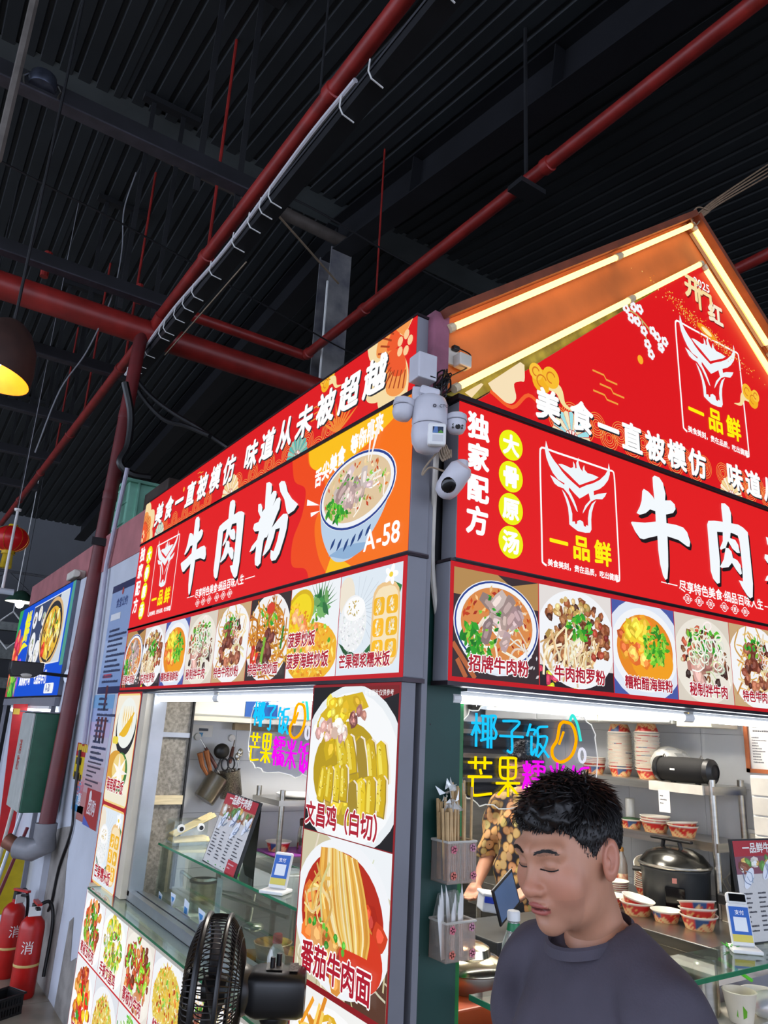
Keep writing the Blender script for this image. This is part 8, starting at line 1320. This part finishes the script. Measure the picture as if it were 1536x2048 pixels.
    for s in (-1, 1):          # brows and lashes follow the skin
        mb = MB()
        for k in range(70): u = k/69; x = s*(0.012+0.038*u); z = 0.026+0.008*math.sin(u*2.5)-0.003*u+rg.uniform(-.0022, .0022); x2, z2 = x+s*0.006, z+0.0022-0.003*u; mb.tube([(x, surf(x, z)-0.0002, z), (x2, surf(x2, z2)-0.0007, z2)], [0.0011, 0.0004], 4)
        mb.v = [tuple(headM @ Vector(v)) for v in mb.v]; mb.build('eyebrow', mat('black_hair'), t)
        pts = []
        for a in np.linspace(0.2, 2.94, 14): x = s*(0.031+0.0165*math.cos(a)); z = 0.0015-0.0035*math.sin(a); pts.append((x, surf(x, z)-0.0003, z))
        mb = MB().tube(pts, 0.0014, 5); mb.v = [tuple(headM @ Vector(v)) for v in mb.v]; mb.build('eyelash', mat('black_hair'), t)
    # clothes
    def shirt(p):
        x, y, z = p[..., 0], p[..., 1], p[..., 2]; fold = 0.0055*np.sin(x*66+2.2*np.sin(z*7+1)+y*20)*np.clip((1.36-z)/0.12, 0.15, 1)+0.006*np.sin(x*30-z*34)*np.clip((1.40-z)/0.2, 0, 1)+0.009*np.sin(z*40+np.abs(x)*46)*np.clip((np.abs(x)-0.08)/0.08, 0, 1)+0.002*np.sin(z*46+x*21)*np.sin(y*30+1)
        d = torso(p, 0.013); d = smin(d, ell(p, (0, 0.004, 0.93), (0.168, 0.128, 0.16)), 0.05)
        for n in 'LR': a, b = np.array(J['sh'+n]), np.array(J['el'+n]); e = a+(b-a)*sleeve; d = smin(d, np.maximum(caps(p, a, e, 0.066, 0.072), ((p-e) @ ((b-a)/np.linalg.norm(b-a)).astype(np.float32))), 0.035)
        d = d+fold; nk = ell(p, (0, 0.0, 1.475), (0.083, 0.086, 0.085)); d = smax(d, -nk, 0.004); d = smax(d, 0.86-z, 0.006); return np.maximum(d, -(d+0.010)) if False else d
    V, Q = mesh_of(shirt, (lo[0], lo[1], 0.80), (hi[0], hi[1], 1.47), 0.0075); build_arr('shirt', V, Q, shirt_m, t, B, lap=1)
    ring = [(0.073*math.cos(a), 0.004+0.076*math.sin(a), 1.437-0.028*math.cos(a+1.5708) if False else 1.4165+0.020*math.sin(a)) for a in np.linspace(0, 6.2832, 37)[:-1]]
    mb = MB(); n = len(ring)
    for x, y, z in ring: mb.v += [tuple(B @ Vector((x*1.05, y*1.05, z-0.012))), tuple(B @ Vector((x*1.03, y*1.03, z+0.002))), tuple(B @ Vector((x*0.96, y*0.96, z+0.006))), tuple(B @ Vector((x*0.95, y*0.95, z-0.008)))]
    mb.f = [(4*i+j, 4*((i+1) % n)+j, 4*((i+1) % n)+(j+1) % 4, 4*i+(j+1) % 4) for i in range(n) for j in range(4)]; mb.build('collar', shirt_m, t, smooth=True)
    def trou(p):
        d = ell(p, (0, 0.012, 0.90), (0.166, 0.13, 0.13))
        for n, s in (('L', 1), ('R', -1)): d = smin(d, caps(p, (s*0.085, 0.012, 0.86), J['kn'+n], 0.098, 0.075), 0.035); d = smin(d, caps(p, J['kn'+n], np.array(J['an'+n])+[0, 0, 0.02], 0.074, 0.066), 0.02)
        return np.maximum(np.maximum(d, 0.10-p[..., 2]), p[..., 2]-0.96)
    V, Q = mesh_of(trou, (lo[0], lo[1], 0.05), (hi[0], hi[1], 1.0), 0.011); build_arr('trousers', V, Q, trouser_m, t, B, lap=2)
    for n in 'LR':
        a = np.array(J['an'+n])
        def shoe(p, a=a): d = smin(caps(p, a+[0, 0.03, -0.045], a+[0, -0.155, -0.055], 0.046, 0.040), caps(p, a+[0, 0.0, 0.0], a+[0, 0.01, -0.03], 0.046), 0.02); return np.maximum(d, (a[2]-0.088)-p[..., 2])
        V, Q = mesh_of(shoe, a-[0.09, 0.24, 0.11], a+[0.09, 0.12, 0.08], 0.008); build_arr('shoe', V, Q, mat('shoe_dark', '#22232a', 0.6, var=0.2), t, B, lap=1)
    return t
def head_matrix(px, py, dep, turn, pitch, roll, s=1.0):
    o = ond(px, py, dep); tv = Vector((-ray(px, py)[0], -ray(px, py)[1], 0)).normalized(); rt_ = Vector((-tv.y, tv.x, 0))
    f = (tv*math.cos(turn)-rt_*math.sin(turn)).normalized()       # facing, turned to the viewer's left
    y = -f; x = y.cross(Vector((0, 0, 1))).normalized(); R = Matrix((x, y, Vector((0, 0, 1)))).transposed(); return Matrix.Translation(o) @ R.to_4x4() @ Matrix.Rotation(pitch, 4, 'X') @ Matrix.Rotation(roll, 4, 'Y') @ Matrix.Scale(s, 4), math.atan2(x.y, x.x)
JW = dict(shL=(0.182, 0.015, 1.335), elL=(0.225, 0.06, 1.07), wrL=(0.215, -0.04, 0.85), shR=(-0.182, 0.015, 1.335), elR=(-0.225, 0.0, 1.06), wrR=(-0.20, -0.14, 0.88), knL=(0.10, -0.10, 0.47), anL=(0.10, -0.05, 0.09), knR=(-0.10, 0.0, 0.47), anR=(-0.10, 0.16, 0.10))
HM, hy = head_matrix(1138, 1708, 1.22, math.radians(42), math.radians(12), math.radians(-2), 0.90)
_, by = head_matrix(1150, 1850, 1.22, math.radians(48), 0, 0)
hb = HM @ Vector((0, 0.040, -0.14)); bp = Vector((hb.x, hb.y, 0))-Matrix.Rotation(by, 3, 'Z') @ Vector((0, 0.022, 0))
M_tee = mat('charcoal_cotton', '#4a4550', 0.85, var=0.12, vscale=14, bump=0.12, bscale=220); M_jean = mat('dark_jeans', '#23262e', 0.8, var=0.2)
man = person('man with short black hair in a charcoal t-shirt walking past the stall', bp, by, HM, JW, M_tee, M_jean, seed=5, sc=hb.z/1.42, bw=0.86)
bpy.data.objects.remove(_fo)
# the cook behind the counter
wp = ony(1052, 1700, 3.02); WH, wy = head_matrix(1048, 1532, 4.18, math.radians(30), math.radians(22), 0.0, 0.95)
JC = dict(shL=(0.172, 0.015, 1.335), elL=(0.22, -0.02, 1.08), wrL=(0.12, -0.22, 0.98), shR=(-0.172, 0.015, 1.335), elR=(-0.225, -0.01, 1.07), wrR=(-0.175, -0.20, 0.965), knL=(0.09, -0.02, 0.47), anL=(0.09, 0.0, 0.09), knR=(-0.09, -0.02, 0.47), anR=(-0.09, 0.0, 0.09))
M_prt = bpy.data.materials.new('bear_print_cotton'); M_prt.use_nodes = True; _n = M_prt.node_tree; _p = _n.nodes['Principled BSDF']; _p.inputs['Roughness'].default_value = 0.85
_tc = _n.nodes.new('ShaderNodeTexCoord'); _v = _n.nodes.new('ShaderNodeTexVoronoi'); _v.inputs['Scale'].default_value = 24; _v.inputs['Randomness'].default_value = 0.75; _n.links.new(_tc.outputs['Object'], _v.inputs['Vector'])
_r1 = _n.nodes.new('ShaderNodeValToRGB'); _r1.color_ramp.interpolation = 'CONSTANT'; _e = _r1.color_ramp.elements; _e[0].color = (*H('#3a2a1c'), 1); _e[0].position = 0
for pos, c in ((0.08, '#cda468'), (0.50, '#b98a4c'), (0.58, '#6a4a2a'), (0.66, '#2c2a30')): q = _e.new(pos); q.color = (*H(c), 1)
_e[len(_e)-1].color = (*H('#2c2a30'), 1); _n.links.new(_v.outputs['Distance'], _r1.inputs[0])
_mx = _n.nodes.new('ShaderNodeMix'); _mx.data_type = 'RGBA'; _mx.blend_type = 'MULTIPLY'; _mx.inputs[0].default_value = 0.3; _n.links.new(_r1.outputs[0], _mx.inputs[6]); _n.links.new(_v.outputs['Color'], _mx.inputs[7]); _n.links.new(_mx.outputs[2], _p.inputs['Base Color'])
cook = person('cook in a brown bear-print shirt standing behind the neon sign', (wp.x, wp.y, 0), wy, WH, JC, M_prt, mat('dark_jeans'), sleeve=1.0, seed=9, detail=0.004, sc=1.0)
q = ony(992, 1802, 2.78); ct_ = thing('food_container', 'white lidded container with blue clasp in the hand of the cook', 'container', M=Matrix.Translation(q) @ Matrix.Rotation(-0.45, 4, 'Z') @ Matrix.Rotation(0.12, 4, 'Y'))
MB().box(-0.075, 0.075, -0.05, 0.05, -0.045, 0.02).build('tub', mat('milky_tub', '#d9dbe0', 0.35, var=0.05), ct_, local=True, bevel=0.008); MB().box(-0.08, 0.08, -0.055, 0.055, 0.02, 0.034).build('lid', M_white, ct_, local=True, bevel=0.005); MB().box(-0.07, -0.02, -0.058, -0.05, -0.005, 0.02).build('clasp', mat('blue_clasp', '#1f3fc0', 0.4, var=0.1), ct_, local=True, bevel=0.002)
# copies of the dome pendant added out of view to brighten the aisle
for k, (y, lab) in enumerate(((0.3, 'added unseen dome pendant above the place where the man walks by'), (-3.3, 'added unseen dome pendant at the entrance end of the aisle'), (7.5, 'added unseen dome pendant between the fire main and the lantern'))): copy_tree(next(o for o in bpy.data.objects if o.name == 'pendant_lamp'), Matrix.Translation((lp_x, y, lp_z)), label=lab)
